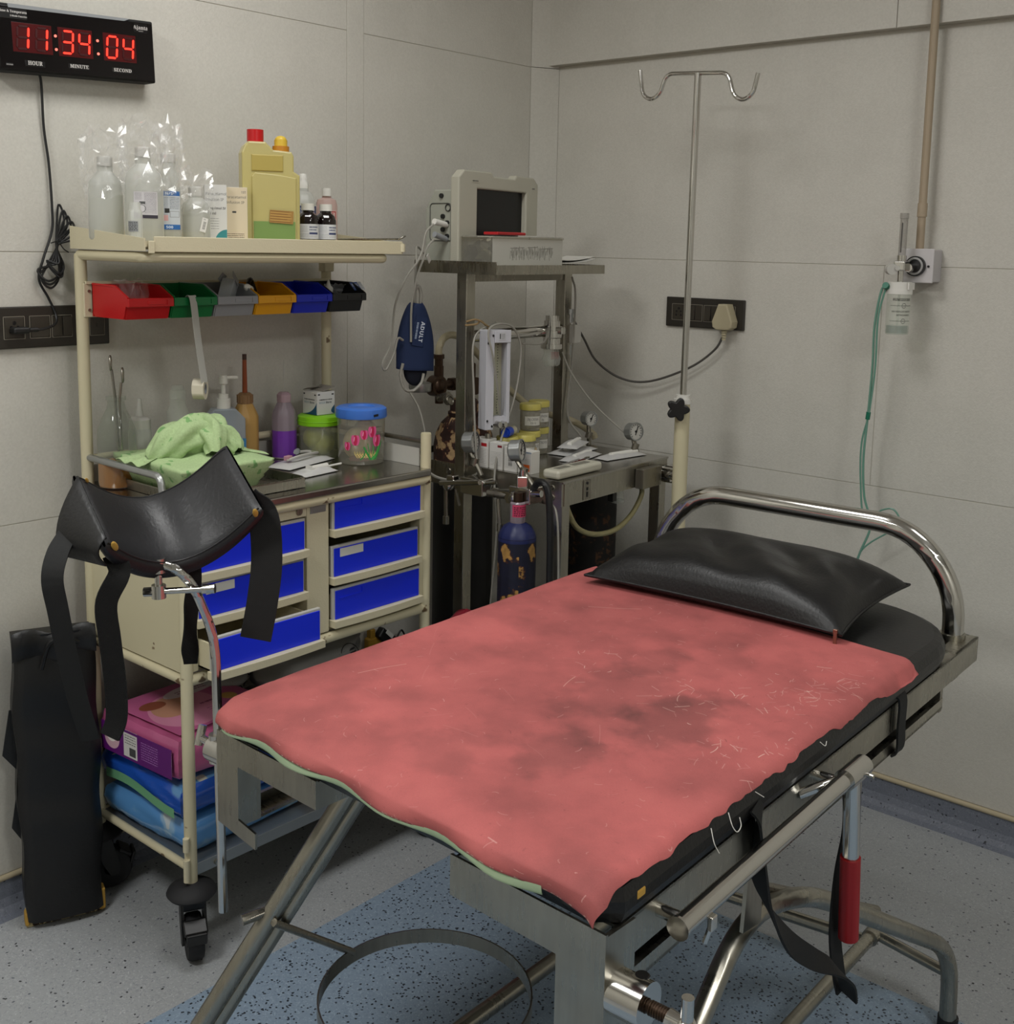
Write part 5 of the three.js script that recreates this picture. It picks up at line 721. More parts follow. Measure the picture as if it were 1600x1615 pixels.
  // tubular base
  part('leg', tube([[1.127, 0.02, 0.476], [1.106, 0.19, 0.477], [0.62, 0.49, 0.372], [0.42, 0.54, 0.36], [0.2, 0.36, 0.36], [-0.02, 0.02, 0.36]], 0.0165, 0.09, 16), M.steel, t);
  part('leg_foot', cyl(0.02, 0.03, 1.129, 0.015, 0.476), M.rubber, t);
  part('leg_bracket', [extr([[0.36, 0.545], [0.42, 0.535], [0.415, 0.645], [0.37, 0.645]], 0.006).translate(0.005, 0, 0.38), cyl(0.009, 0.008, 0.4, 0.63, 0.39, Math.PI / 2, 0, 0, 6)], M.steel, t);
  part('brace', [sweep([[0.47, 0.56, 0.34], [0.86, 0.36, 0.41]], 0.009, 10)], M.steelDull, t);
  part('base_tube', [sweep([[1.115, 0.13, 0.475], [1.12, 0.15, 0.32]], 0.011, 12), sweep([[1.13, 0.15, 0.318], [0.1, 0.14, 0.29]], 0.0135, 14), cyl(0.017, 0.03, 1.11, 0.15, 0.318, 0, 0, Math.PI / 2)], M.steel, t);
  part('base_tube', [sweep([[1.1, 0.06, -0.2], [0.05, 0.06, -0.235]], 0.0165, 14)], M.steel, t);
  part('base_cross_tube', [sweep([[1.1, 0.1, -0.2], [1.1, 0.14, 0.32]], 0.013, 12)], M.steel, t);
  for (const o of [0, 0.032]) part('leg', [sweep([[0.2 + o, 0.698, -0.226 + o * 0.3], [-0.027 + o, 0.25, -0.397 + o * 0.3], [-0.155 + o, 0.0, -0.493 + o * 0.3]], o ? 0.0145 : 0.0165, 16)], M.steel, t);
  part('leg', sweep([[1.1, 0.0, -0.33], [1.1, 0.68, -0.33]], 0.0165, 14), M.steel, t);
  // basin ring on its arm
  const ring = []; for (let i = 0; i < 64; i++) { const a = i / 64 * 6.2832; ring.push(V3(0.205 + Math.cos(a) * 0.178, 0.3, -0.105 + Math.sin(a) * 0.178)); } ring.push(ring[0]);
  part('basin_ring', ribbon(ring, 0.026, 0.003, V3(0, 1, 0)), M.steelDull, t);
  part('ring_arm', [sweep([[0.06, 0.43, -0.335], [0.055, 0.425, -0.31], [0.21, 0.305, -0.285]].map((p) => V3(...p)), 0.0065, 10), sweep([[0.02, 0.43, -0.35], [0.075, 0.437, -0.326]], 0.009, 10)], M.steelDull, t);
  // straps
  part('strap', ribbon(smooth([[0.33, 0.77, 0.41], [0.335, 0.752, 0.418], [0.345, 0.7, 0.41], [0.35, 0.66, 0.412], [0.37, 0.6, 0.42], [0.43, 0.52, 0.43], [0.5, 0.46, 0.44], [0.56, 0.42, 0.452], [0.6, 0.38, 0.458], [0.625, 0.335, 0.456]], 50), 0.034, 0.004, (q) => V3(1, 0, 0).applyAxisAngle(V3(0, 1, 0), 1.3 * Math.sin(q * 5) ** 2)), M.strap, t);
  part('strap', ribbon(smooth([[0.63, 0.7, 0.43], [0.64, 0.62, 0.43], [0.63, 0.54, 0.425], [0.625, 0.44, 0.425], [0.628, 0.37, 0.434], [0.634, 0.335, 0.44]], 30), 0.03, 0.004, V3(1, 0, 0.2)), M.strap, t);
  part('strap', ribbon(smooth([[0.9, 0.77, 0.4], [0.91, 0.75, 0.412], [0.912, 0.7, 0.412], [0.914, 0.655, 0.412], [0.908, 0.64, 0.4]], 20), 0.036, 0.004, V3(1, 0, 0)), M.strap, t);
  // mattress with rounded head corners
  const outl = []; const R = 0.19; for (let i = 0; i <= 10; i++) { const a = i / 10 * Math.PI / 2; outl.push([1.11 + Math.sin(a) * R, 0.198 + Math.cos(a) * R]); } for (let i = 0; i <= 10; i++) { const a = i / 10 * Math.PI / 2; outl.push([1.11 + Math.cos(a) * R, -0.198 - Math.sin(a) * R]); }
  outl.push([fu(-0.4) + 0.04, -0.388], [fu(-0.36) + 0.022, -0.37], [fu(0.36) + 0.022, 0.37], [fu(0.4) + 0.04, 0.388]);
  const mg = extr(outl, 0.014, 0.022); mg.rotateX(Math.PI / 2); part('mattress', mg.translate(0, 0.776, 0), M.vinyl, t);
  part('mattress_foam', box(0.02, 0.012, 0.01, 0.03, 0.772, 0.406, 0.003), M.foam, t);
}
// pale green drape and rose rubber sheet over the mattress
const topY = (u, v) => 0.803 + 0.0035 * (fbm(u * 5 + 3, v * 5, 0, 3, 5) - 0.5) * 2 + 0.0045 * Math.max(0, Math.sin(u * 21 + v * 9 + 2 * noise(u * 4, v * 4, 0, 8)) - 0.55) * (1 - sst(0, 0.35, u));
{
  const sheetFn = (over, dy) => (a, b) => {                // a along the bed, b across
    const ve = -0.404 + 0.81 * b, wav = 0.006 * (fbm(a * 22, 1 + b, 0, 3, 33) - 0.5) * 2;
    let v = ve * (1 + 0) + (Math.abs(b - 0.5) > 0.49 ? wav : 0), head = 1.09 - 0.07 * b + 0.006 * (fbm(b * 22, 7, 0, 3, 12) - 0.5);
    const s = a * (head + 0.045 + over), e = 0.045 + over;                        // arc length from the hanging foot edge
    const hang = (0.022 + over) * (0.8 + 0.35 * fbm(b * 6, 2, 0, 3, 14)) * (1 - 0.25 * Math.exp(-(((b - 0.3) / 0.1) ** 2)));
    v += 0.014 * sst(0.75, 1, a) * sst(0.86, 1, b);
    v += 0.026 * (1 - sst(0, 0.2, a)) * (1 - sst(0, 0.12, b));
    const f0 = fu(ve) - 0.012;
    let x, y;
    if (s < e) { const k = 1 - s / e; y = topY(0.02, v) - 0.006 - hang * k - 0.0; x = f0 - 0.004 - 0.006 * Math.sin(k * 2) - 0.006 * Math.sin(b * 26) * k; }
    else { const k = s - e, r = Math.min(1, k / 0.035); x = f0 - 0.004 + k * (1) + 0.004; y = topY(k, v) - 0.0065 * (1 - r) * (1 - r); }
    const so = Math.max(0, Math.abs(v) - 0.386), rs = 0.0235; y -= rs - Math.sqrt(Math.max(0, rs * rs - so * so));
    return V3(x, y + dy, v);
  };
  const rose = printed(1400, 1024, (g, W, H) => {          // x = along the bed (foot left), y = across (left side of bed at the top)
    wipe(g, W, H, '#b9605e');
    const im = g.getImageData(0, 0, W, H), d = im.data;
    for (let y = 0; y < H; y++) for (let x = 0; x < W; x++) {
      const n = fbm(x / 90, y / 90, 0, 5, 61), m = fbm(x / 260, y / 260, 0, 4, 62), f = hash(x, y, 4); let k = 0.93 + (n - 0.45) * 0.3 + (m - 0.45) * 0.22 + (f - 0.5) * 0.05;
      const blot = (cx, cy, rx, ry, a) => { const q = Math.hypot((x - cx) / rx, (y - cy) / ry) + (n - 0.5) * 1.3; return a * (1 - sst(0.55, 1.05, q)); };
      const st = blot(660, 235, 200, 130, 0.17) + blot(377, 328, 130, 90, 0.13) + blot(733, 400, 220, 130, 0.1) + blot(902, 438, 130, 80, 0.08) + blot(226, 499, 120, 90, 0.07) + blot(560, 330, 120, 90, 0.07) + blot(1000, 330, 160, 80, 0.05);
      k *= 1 - st; if (fbm(x / 7, y / 7, 0, 2, 77) > 0.66) k *= 0.93; const i = (y * W + x) * 4, dirt = Math.max(0, n - 0.6) * 0.8; d[i] = clamp(185 * k - dirt * 40, 0, 255); d[i + 1] = clamp(96 * (k + st * 0.12) - dirt * 10, 0, 255); d[i + 2] = clamp(94 * (k + st * 0.1) - dirt * 14, 0, 255);
    }
    g.putImageData(im, 0, 0); g.lineCap = 'round';
    const sc = (x, y, l, a, c, w) => { g.strokeStyle = c; g.lineWidth = w; g.beginPath(); g.moveTo(x, y); g.quadraticCurveTo(x + Math.cos(a) * l * 0.5 + rr(-6, 6), y + Math.sin(a) * l * 0.5 + rr(-6, 6), x + Math.cos(a) * l, y + Math.sin(a) * l); g.stroke(); };
    for (let i = 0; i < 420; i++) { g.globalAlpha = rr(0.2, 0.75); sc(rr(0, W), rr(0, H), rr(2, 22), rr(0, 6.28), rnd() < 0.8 ? '#d9b0a8' : '#7c3f3c', rr(0.6, 1.6)); }
    for (const [cx, cy, n] of [[1100, 100, 44], [960, 140, 36], [780, 280, 26], [660, 60, 24], [800, 560, 12]]) for (let i = 0; i < n; i++) { g.globalAlpha = rr(0.4, 0.95); sc(cx + rr(-110, 110), cy + rr(-70, 70), rr(6, 36), rr(0, 6.28), '#e0c6b8', rr(0.7, 1.8)); }
    for (const [x, y, l, a] of [[1100, 800, 150, -0.9], [360, 905, 120, -0.35], [640, 520, 60, 0.2]]) { g.globalAlpha = 0.75; sc(x, y, l, a, '#dcb6a6', 1.6); }
    for (let i = 0; i < 18; i++) { g.globalAlpha = 0.5; sc(rr(300, 1200), rr(300, 1000), rr(20, 90), rr(0, 6.28), '#d8a69c', rr(0.5, 1)); }
    for (let i = 0; i < 120; i++) { g.globalAlpha = rr(0.4, 0.8); g.fillStyle = '#d9cdb4'; g.fillRect(rr(0, 4), rr(0, H), rr(1, 5), rr(2, 7)); }
  }, 0.78, { bumpMap: fabricBump, bumpScale: 0.0004 });
  const dr = solo('green_drape', grid(40, 40, (a, b) => { const bb = b * 0.86 + 0.03, bump = Math.exp(-(((bb - 0.27) / 0.09) ** 2)) + 0.7 * Math.exp(-(((bb - 0.82) / 0.08) ** 2)); return sheetFn(0.0005 + 0.012 * bump, -0.0045)(a * 0.22, bb); }, 0.0015), std(0xa9bd9a, 0.9), 'pale green drape edge showing under the rose sheet', 'drape', BED, BT);
  const sh = solo('rubber_sheet', grid(150, 110, sheetFn(0, 0), 0.0022), rose, 'worn rose-red rubber sheet covering the bed mattress', 'sheet', BED, BT);
  // frayed threads on the right edge
  const lt = thing('loose_threads', 'white frayed threads along right edge of the sheet', 'threads', BED, BT);
  parts('thread', [wire([[0.25, 0.79, 0.41], [0.243, 0.776, 0.421], [0.252, 0.766, 0.424], [0.264, 0.77, 0.423], [0.266, 0.78, 0.419]], 0.0007, 18, 5), wire([[0.2, 0.788, 0.411], [0.194, 0.772, 0.42], [0.2, 0.757, 0.425]], 0.0007, 12, 5), wire([[0.33, 0.79, 0.41], [0.342, 0.78, 0.418]], 0.0006, 8, 5), wire([[0.55, 0.79, 0.41], [0.557, 0.783, 0.416], [0.566, 0.787, 0.414]], 0.0006, 10, 5)], M.paper, lt);
}
{ // pillow
  const t = thing('pillow', 'black vinyl pillow with zip at the bed head', 'pillow', [BED[0] + 1.14, 0.818, BED[2] - 0.075], BT);
  const w = 0.36, d = 0.6, n = 44;
  const half = (sgn) => grid(n, n, (u, v) => {
    const a = (u - 0.5) * 2, b = (v - 0.5) * 2, pin = 1 - 0.1 * (1 - b * b) * Math.abs(a) ** 3 , pin2 = 1 - 0.06 * (1 - a * a) * Math.abs(b) ** 3;
    const th = Math.pow(Math.max(0, 1 - a ** 4), 0.55) * Math.pow(Math.max(0, 1 - b ** 4), 0.6);
    const wr = sgn > 0 ? 0.009 * Math.sin(b * 11 + a * 5 + 1.5 * noise(a * 3, b * 3, 0, 4)) * (1 - Math.abs(a)) * sst(-0.6, -0.1, -a) + 0.006 * (fbm(a * 3 + 5, b * 3, 0, 3, 9) - 0.5) : 0;
    const tilt = 0.02 * (a * 0.5 + 0.5) + 0.006;
    return V3(a * w / 2 * pin, tilt + (sgn > 0 ? 0.072 : -0.022) * th + wr * th, b * d / 2 * pin2);
  });
  const bot = half(-1); bot.index.array.forEach((_, i, A) => { if (i % 3 === 0) { const q = A[i + 1]; A[i + 1] = A[i + 2]; A[i + 2] = q; } }); bot.computeVertexNormals();
  part('cover', [half(1), bot], M.vinyl, t);
  const rim = []; for (let i = 0; i <= 80; i++) { const k = i / 80 * 4, e = Math.floor(k) % 4, f = k - Math.floor(k), [a, b] = [[-1 + 2 * f, -1], [1, -1 + 2 * f], [1 - 2 * f, 1], [-1, 1 - 2 * f]][e]; rim.push(V3(a * w / 2 * (1 - 0.1 * (1 - b * b) * Math.abs(a) ** 3), 0.006 + 0.02 * (a * 0.5 + 0.5), b * d / 2 * (1 - 0.06 * (1 - a * a) * Math.abs(b) ** 3))); }
  part('piping', sweep(rim, 0.0032, 6), M.vinyl, t);
  part('zip_pull', [box(0.004, 0.026, 0.007, -w / 2 - 0.004, -0.004, d / 2 - 0.012, 0.001), box(0.006, 0.008, 0.009, -w / 2 - 0.003, 0.012, d / 2 - 0.012, 0.001)], std(0x8f6a5c, 0.3, { metalness: 0.8 }), t);
}
// ---------------------------------------------------------------- drip stand
{
  const t = thing('drip_stand', 'chrome drip stand with two hooks and cream lower tube', 'drip stand', [-0.28, 0, 0.747]);
  part('lower_tube', [cyl(0.021, 1.0, 0, 0.62, 0, 0, 0, 0, 22)], M.creamWorn, t); part('collar', [cyl(0.025, 0.014, 0, 1.125, 0), cyl(0.02, 0.012, 0, 1.137, 0)], M.white, t);
  part('pole', sweep([[0, 1.12, 0], [0.0, 2.018, 0.004]], 0.0095, 16), M.chrome, t);
  const knob = extr(Array.from({ length: 60 }, (_, i) => { const a = i / 60 * 6.2832, r = 0.024 + 0.006 * Math.cos(a * 5); return [Math.cos(a) * r, Math.sin(a) * r]; }), 0.018, 0.003);
  part('clamp_knob', P(knob, -0.026, 1.105, 0.0, 0, -0.9), M.black, t); part('knob_stem', cyl(0.007, 0.03, -0.018, 1.105, 0.01, Math.PI / 2, 0, 0.9), M.black, t);
  const arm = (s) => tube([[0, 2.018 - 0.0, 0], [0, 2.018 - s * 0.006, s * 0.098], [0, 1.962 - s * 0.01, s * 0.116], [0, 1.946 - s * 0.01, s * 0.145], [0, 1.962 - s * 0.01, s * 0.174], [0, 2.022 - s * 0.018, s * 0.186]], 0.0058, 0.024, 12);
  part('hook', arm(1), M.chrome, t); part('hook', arm(-1), M.chrome, t);
  part('base', [...[0, 1, 2, 3, 4].map((k) => sweep([[0, 0.13, 0], [Math.cos(k * 1.2566 + 0.83) * 0.1, 0.11, Math.sin(k * 1.2566 + 0.83) * 0.1], [Math.cos(k * 1.2566 + 0.83) * 0.22, 0.07, Math.sin(k * 1.2566 + 0.83) * 0.22]], 0.011, 10))], M.chrome, t);
  for (let k = 0; k < 5; k++) part('castor', [lathe([[0.006, -0.012], [0.026, -0.012], [0.028, 0], [0.026, 0.012], [0.006, 0.012]], 0, 0, 0, 20).rotateZ(Math.PI / 2).translate(Math.cos(k * 1.2566 + 0.83) * 0.22, 0.028, Math.sin(k * 1.2566 + 0.83) * 0.22), cyl(0.006, 0.03, Math.cos(k * 1.2566 + 0.83) * 0.22, 0.055, Math.sin(k * 1.2566 + 0.83) * 0.22)], M.rubber, t);
}

// ---------------------------------------------------------------- anaesthesia machine in the corner (local: x along the back wall, -z to the wall)
const MO = [-0.742, 0, 0.688], MT = 2 * Math.PI / 180, TB = 0.95, MS = 1.488;
const mx = (x, y, z) => { const c = Math.cos(MT), s = Math.sin(MT); return [MO[0] + x * c + z * s, y, MO[2] - x * s + z * c]; };   // machine frame to room
const mt = (name, label, cat, x, y, z, turn = 0, group) => thing(name, label, cat, mx(x, y, z), MT + turn, group);
{
  const t = thing('anaesthesia_machine', 'steel anaesthesia machine frame with table, posts and top shelf', 'machine', MO, MT);
  const angle = (x0, x1, z0, z1, y0, y1) => [bx2(x0, x1, y0, y1, z0, z1, 0.002)];
  part('leg', angle(0, 0.034, -0.034, 0, 0.07, 0.948), M.steel, t); part('leg', angle(0.476, 0.51, -0.034, 0, 0.07, 0.948), M.steel, t);
  part('post', angle(-0.02, 0.016, -0.355, -0.32, 0.07, 1.474), M.steel, t); part('post', angle(0.424, 0.46, -0.355, -0.32, 0.07, 1.474), M.steel, t);
  part('table_top', [bx2(-0.002, 0.514, 0.944, TB, -0.357, 0.004, 0.001)], M.steelTop, t);
  part('apron', [bx2(0.006, 0.51, 0.884, 0.944, -0.003, 0.002)], M.steel, t); part('apron', [bx2(-0.004, 0.0, 0.884, 0.948, -0.47, 0.0)], M.steel, t); part('apron', [bx2(0.508, 0.512, 0.884, 0.944, -0.36, 0.0), bx2(0.01, 0.51, 0.89, 0.944, -0.356, -0.352)], M.steel, t);
  part('cylinder_cradle', [bx2(-0.004, 0.29, 0.93, 0.95, -0.604, -0.6), bx2(-0.004, 0.0, 0.92, 0.95, -0.604, -0.47), bx2(0.286, 0.29, 0.93, 0.95, -0.604, -0.357)], M.steel, t);
  part('foot_rail', [bx2(0.0, 0.03, 0.07, 0.1, -0.34, -0.01), bx2(0.48, 0.51, 0.07, 0.1, -0.34, -0.01), bx2(-0.006, 0.51, 0.07, 0.08, -0.36, -0.0)], M.steelDull, t);
  for (const [x, z] of [[0.02, -0.02], [0.49, -0.02], [0.0, -0.337], [0.45, -0.337]]) part('castor', [cyl(0.034, 0.024, x, 0.034, z, 0, 0, Math.PI / 2), cyl(0.008, 0.02, x, 0.064, z)], M.rubber, t);
  for (const [x, y, z, a] of [[-0.005, 0.93, -0.03, 1], [-0.005, 0.905, -0.03, 1], [-0.005, 0.93, -0.33, 1], [-0.005, 0.925, -0.39, 1]]) part('bolt', [P(new THREE.TorusGeometry(0.007, 0.002, 6, 16), x, y, z, 0, Math.PI / 2), cyl(0.004, 0.004, x - 0.001, y, z, 0, 0, Math.PI / 2, 6)], M.steelDull, t);
  part('slot_plate', [bx2(0.088, 0.122, 0.888, 0.94, 0.002, 0.004, 0.001)], M.steelDull, t); part('slot', [cyl(0.004, 0.002, 0.105, 0.932, 0.0045, Math.PI / 2), box(0.006, 0.008, 0.002, 0.105, 0.917, 0.0045), box(0.006, 0.014, 0.002, 0.105, 0.902, 0.0045)], M.black, t);
  part('outlet_block', bx2(0.338, 0.436, 0.882, 0.938, 0.003, 0.03, 0.002), M.steelDull, t);
  const ok = part('outlet_knob', [cyl(0.022, 0.05, 0.47, 0.908, 0.02, Math.PI / 2, 0, 0, 18), cyl(0.016, 0.02, 0.47, 0.908, 0.05, Math.PI / 2), box(0.06, 0.03, 0.02, 0.49, 0.915, 0.01, 0.004)], M.chrome, t); part('knob_rib', Array.from({ length: 8 }, (_, i) => box(0.005, 0.005, 0.05, 0.47 + Math.cos(i * 0.785) * 0.022, 0.908 + Math.sin(i * 0.785) * 0.022, 0.022)), M.chrome, ok);
  // top shelf
  part('top_shelf', [bx2(-0.034, 0.458, 1.484, MS, -0.494, -0.206), bx2(-0.036, 0.46, 1.472, 1.497, -0.209, -0.205), bx2(-0.036, 0.46, 1.472, 1.497, -0.497, -0.493), bx2(-0.037, -0.033, 1.472, 1.505, -0.496, -0.206), bx2(0.457, 0.461, 1.472, 1.497, -0.496, -0.206)], M.steel, t);
  part('shelf_beam', [bx2(-0.01, 0.45, 1.45, 1.474, -0.35, -0.325)], M.steelDull, t);
  // back bar with vaporiser jar and flowmeter
  part('back_bar', [cyl(0.0175, 0.43, 0.22, 1.302, -0.337, 0, 0, Math.PI / 2, 20)], M.chrome, t);
  const vp = part('vaporiser_head', [cyl(0.024, 0.03, 0.362, 1.318, -0.318), cyl(0.03, 0.02, 0.362, 1.294, -0.318), cyl(0.026, 0.02, 0.362, 1.272, -0.318), cyl(0.032, 0.014, 0.362, 1.258, -0.318), cyl(0.02, 0.016, 0.362, 1.34, -0.318), box(0.02, 0.02, 0.03, 0.362, 1.305, -0.29, 0.003)], M.chrome, t);
  part('glass_jar', lathe([[0, 0.0], [0.02, 0.0], [0.026, 0.006], [0.028, 0.02], [0.022, 0.036], [0.024, 0.05]], 0.362, 1.2, -0.318), M.clearPlastic, vp); part('jar_print', wrap(0.0252, 0.03, 1.232, -1.2, 0.4, 0.362, -0.318), printed(128, 128, (g, W, H) => { g.clearRect(0, 0, W, H); scribble(g, 20, 20, 90, 8, 12, '#9a4a4a', 5); }, 0.4, { transparent: true }), vp);
  part('valve_block', [bx2(0.452, 0.492, 1.262, 1.316, -0.345, -0.305, 0.002)], M.whiteDim, t); part('valve_stem', [cyl(0.01, 0.03, 0.46, 1.338, -0.325), cyl(0.013, 0.014, 0.46, 1.356, -0.325), cyl(0.007, 0.03, 0.46, 1.24, -0.325)], M.alu, t);
  const fm = new THREE.Group(); fm.name = 'flowmeter_panel'; fm.position.set(0.034, 1.19, -0.262); fm.rotation.y = -0.35; fm.scale.x = 0.66; t.add(fm);
  part('housing', [bx2(-0.058, -0.02, -0.135, 0.134, -0.02, 0.02, 0.002), bx2(0.04, 0.056, -0.12, 0.134, -0.02, 0.02, 0.002), bx2(-0.02, 0.056, 0.1, 0.134, -0.02, 0.022, 0.002), bx2(-0.02, 0.05, -0.12, 0.12, -0.02, -0.012), bx2(-0.02, 0.05, -0.12, -0.1, -0.02, 0.014)], std(0xbcbcc2, 0.4), fm);
  decal(0.06, 0.2, printed(120, 400, (g, W, H) => { wipe(g, W, H, '#a9a890'); g.fillStyle = '#333'; for (let i = 0; i < 26; i++) { g.fillRect(20, 12 + i * 15, i % 5 ? 8 : 16, 4); g.fillRect(78, 12 + i * 15, i % 5 ? 8 : 16, 4); } }), fm, 'scale', 0.01, 0, -0.011);
  part('flow_tube', [cyl(0.005, 0.2, -0.004, 0, -0.002), cyl(0.005, 0.2, 0.024, 0, -0.002)], M.glass, fm); part('screw', [[-0.028, 0.12], [-0.05, 0.1], [-0.05, -0.11], [-0.028, -0.125]].map(([x, y]) => cyl(0.0035, 0.003, x, y, 0.021, Math.PI / 2, 0, 0, 8)), M.black, fm); decal(0.03, 0.02, printed(96, 64, (g, W, H) => { wipe(g, W, H, '#b4b4b6'); g.fillStyle = '#222'; g.fillRect(8, 8, 14, 44); scribble(g, 34, 12, 50, 4, 12, '#444', 4); }), fm, 'badge', 0.014, 0.117, 0.0225);
  part('flow_valve', [cyl(0.009, 0.03, 0.0, -0.12, 0.02, Math.PI / 2), cyl(0.008, 0.03, 0.026, -0.12, 0.02, Math.PI / 2)], M.chrome, fm); part('support_arm', [sweep([[-0.02, -0.15, -0.01], [-0.02, -0.235, 0.0]], 0.01, 10)], M.steel, fm);
  // hanger yokes and pipework on the left face
  part('yoke', [bx2(-0.06, -0.004, 0.888, 0.93, -0.13, -0.06, 0.003), box(0.03, 0.032, 0.03, -0.04, 0.942, -0.1, 0.004, 0, 0.6), cyl(0.008, 0.02, -0.04, 0.964, -0.1), sweep([[-0.05, 0.905, -0.19], [-0.05, 0.922, -0.03]], 0.009, 10), ball(0.02, -0.055, 0.9, -0.11), cyl(0.016, 0.014, -0.064, 0.9, -0.12, 0, 0, Math.PI / 2, 6)], M.chrome, t);
  part('yoke_handle', [sweep([[-0.06, 0.89, -0.165], [-0.062, 0.815, -0.155]], 0.006, 8), cyl(0.009, 0.02, -0.062, 0.815, -0.155), sweep([[-0.06, 0.9, -0.2], [-0.05, 0.9, -0.14]], 0.01, 10)], M.steelDull, t);
  part('yoke', [bx2(-0.06, -0.004, 0.885, 0.93, -0.3, -0.22, 0.003), sweep([[-0.07, 0.905, -0.36], [-0.06, 0.925, -0.23]], 0.008, 10), sweep([[-0.05, 0.91, -0.27], [-0.05, 0.93, -0.18]], 0.006, 10), box(0.026, 0.03, 0.026, -0.055, 0.915, -0.33, 0.004), ball(0.016, -0.06, 0.9, -0.34)], M.chrome, t);
  part('yoke_handle', [sweep([[-0.06, 0.9, -0.35], [-0.062, 0.805, -0.346]], 0.006, 8), cyl(0.009, 0.022, -0.062, 0.803, -0.346), sweep([[-0.065, 0.895, -0.31], [-0.06, 0.85, -0.3]], 0.004, 6)], M.steelDull, t);
  const gauge = (x, y, z, r, dir, base) => {
    const g = new THREE.Group(); g.name = 'pressure_gauge'; g.position.set(x, y, z); g.quaternion.setFromUnitVectors(V3(0, 0, 1), V3(...dir).normalize()); t.add(g);
    part('casing', lathe([[0, -0.02], [r * 0.8, -0.02], [r, -0.015], [r, 0.008], [r * 1.06, 0.009], [r * 1.06, 0.014], [r * 0.94, 0.014]], 0, 0, 0, 28).rotateX(Math.PI / 2), M.alu, g);
    part('dial', lathe([[0, 0.0105], [r * 0.95, 0.0105], [r * 0.95, 0.009], [0, 0.009]], 0, 0, 0, 28).rotateX(Math.PI / 2), std(0xbfbdb6, 0.4), g); part('needle', [box(r * 0.1, r * 1.1, 0.001, r * 0.12, r * 0.1, 0.0115, 0, 0, 0, -0.45), cyl(r * 0.14, 0.002, 0, 0, 0.0115, Math.PI / 2)], M.black, g);
    part('tick', Array.from({ length: 13 }, (_, i) => { const a = -0.7 + i * 0.38; return box(r * 0.05, r * 0.16, 0.0008, Math.cos(a) * r * 0.76, Math.sin(a) * r * 0.76, 0.011, 0, 0, 0, a - 1.57); }), M.black, g);
    part('gauge_stem', [sweep([[x, y - r * 0.9, z], base].map((p) => V3(...p)), 0.007, 8), cyl(0.012, 0.02, base[0] * 0.4 + x * 0.6, base[1] * 0.4 + (y - r) * 0.6, base[2] * 0.4 + z * 0.6, 0.2, 0, -0.2, 6)], M.steelDull, t);
  };
  gauge(-0.03, 1.022, -0.288, 0.028, [0.3, 0.1, 1], [-0.03, 0.935, -0.25]); gauge(-0.03, 1.02, -0.128, 0.028, [0.35, 0.12, 1], [-0.03, 0.93, -0.07]);
  gauge(0.525, 1.028, -0.29, 0.022, [-0.35, 0.05, 1], [0.545, 0.93, -0.3]); gauge(0.53, 1.006, -0.13, 0.026, [-0.3, 0.12, 1], [0.545, 0.93, -0.12]);
  part('yoke', [bx2(0.512, 0.55, 0.895, 0.935, -0.16, -0.09, 0.003), bx2(0.512, 0.56, 0.895, 0.935, -0.33, -0.27, 0.003)], M.chrome, t);
  // hoses
  part('black_hose', [wire([[-0.045, 0.93, -0.06], [-0.06, 0.955, -0.03], [-0.065, 0.94, 0.0], [-0.066, 0.85, 0.012], [-0.066, 0.7, 0.015], [-0.06, 0.5, 0.015], [-0.04, 0.25, 0.02]], 0.009, 50, 8)], M.cableBlack, t);
  part('grey_hose', [wire([[-0.03, 0.9, -0.03], [-0.052, 0.88, 0.02], [-0.053, 0.75, 0.032], [-0.052, 0.5, 0.034], [-0.03, 0.3, 0.034]], 0.003, 40), wire([[-0.03, 0.905, -0.34], [-0.05, 0.915, -0.4], [-0.04, 0.94, -0.46], [-0.03, 0.96, -0.5]], 0.004, 30)], M.cable, t);
  part('drain_hose', [wire([[0.395, 0.885, -0.012], [0.398, 0.85, -0.012], [0.35, 0.8, -0.014], [0.27, 0.772, -0.014], [0.17, 0.778, -0.014], [0.09, 0.81, -0.014], [0.055, 0.86, -0.02], [0.05, 0.9, -0.03]], 0.0075, 60, 10)], std(0x8f8760, 0.45), t);
  part('glass_trap', [cyl(0.016, 0.03, 0.305, 0.865, -0.03), cyl(0.018, 0.008, 0.305, 0.846, -0.03), cyl(0.01, 0.02, 0.305, 0.888, -0.03)], M.clearPlastic, t); part('trap_clip', box(0.02, 0.05, 0.02, 0.275, 0.875, -0.03, 0.003), M.black, t);
  part('thin_hose', [wire([[0.12, 0.93, -0.31], [0.045, 1.1, -0.25], [0.0, 1.25, -0.24], [-0.01, 1.32, -0.25], [0.03, 1.34, -0.25], [0.08, 1.33, -0.24], [0.11, 1.28, -0.235], [0.105, 1.2, -0.235], [0.08, 1.12, -0.235], [0.03, 1.02, -0.235], [-0.01, 0.93, -0.22], [-0.02, 0.8, -0.2], [-0.02, 0.55, -0.22], [-0.02, 0.3, -0.24]], 0.003, 120), wire([[0.08, 1.34, -0.3], [-0.02, 1.3, -0.29], [-0.03, 1.15, -0.28], [-0.03, 1.0, -0.27], [-0.02, 0.94, -0.27], [-0.03, 0.91, -0.34]], 0.003, 60), wire([[0.32, 1.315, -0.3], [0.27, 1.275, -0.28], [0.2, 1.275, -0.3]], 0.003, 24), wire([[0.39, 1.24, -0.3], [0.42, 1.17, -0.28], [0.47, 1.08, -0.23], [0.53, 0.985, -0.14]], 0.0028, 40), wire([[0.43, 1.46, -0.3], [0.45, 1.4, -0.3], [0.455, 1.2, -0.31], [0.44, 1.05, -0.31], [0.47, 0.98, -0.28]], 0.003, 50)], M.cable, t);
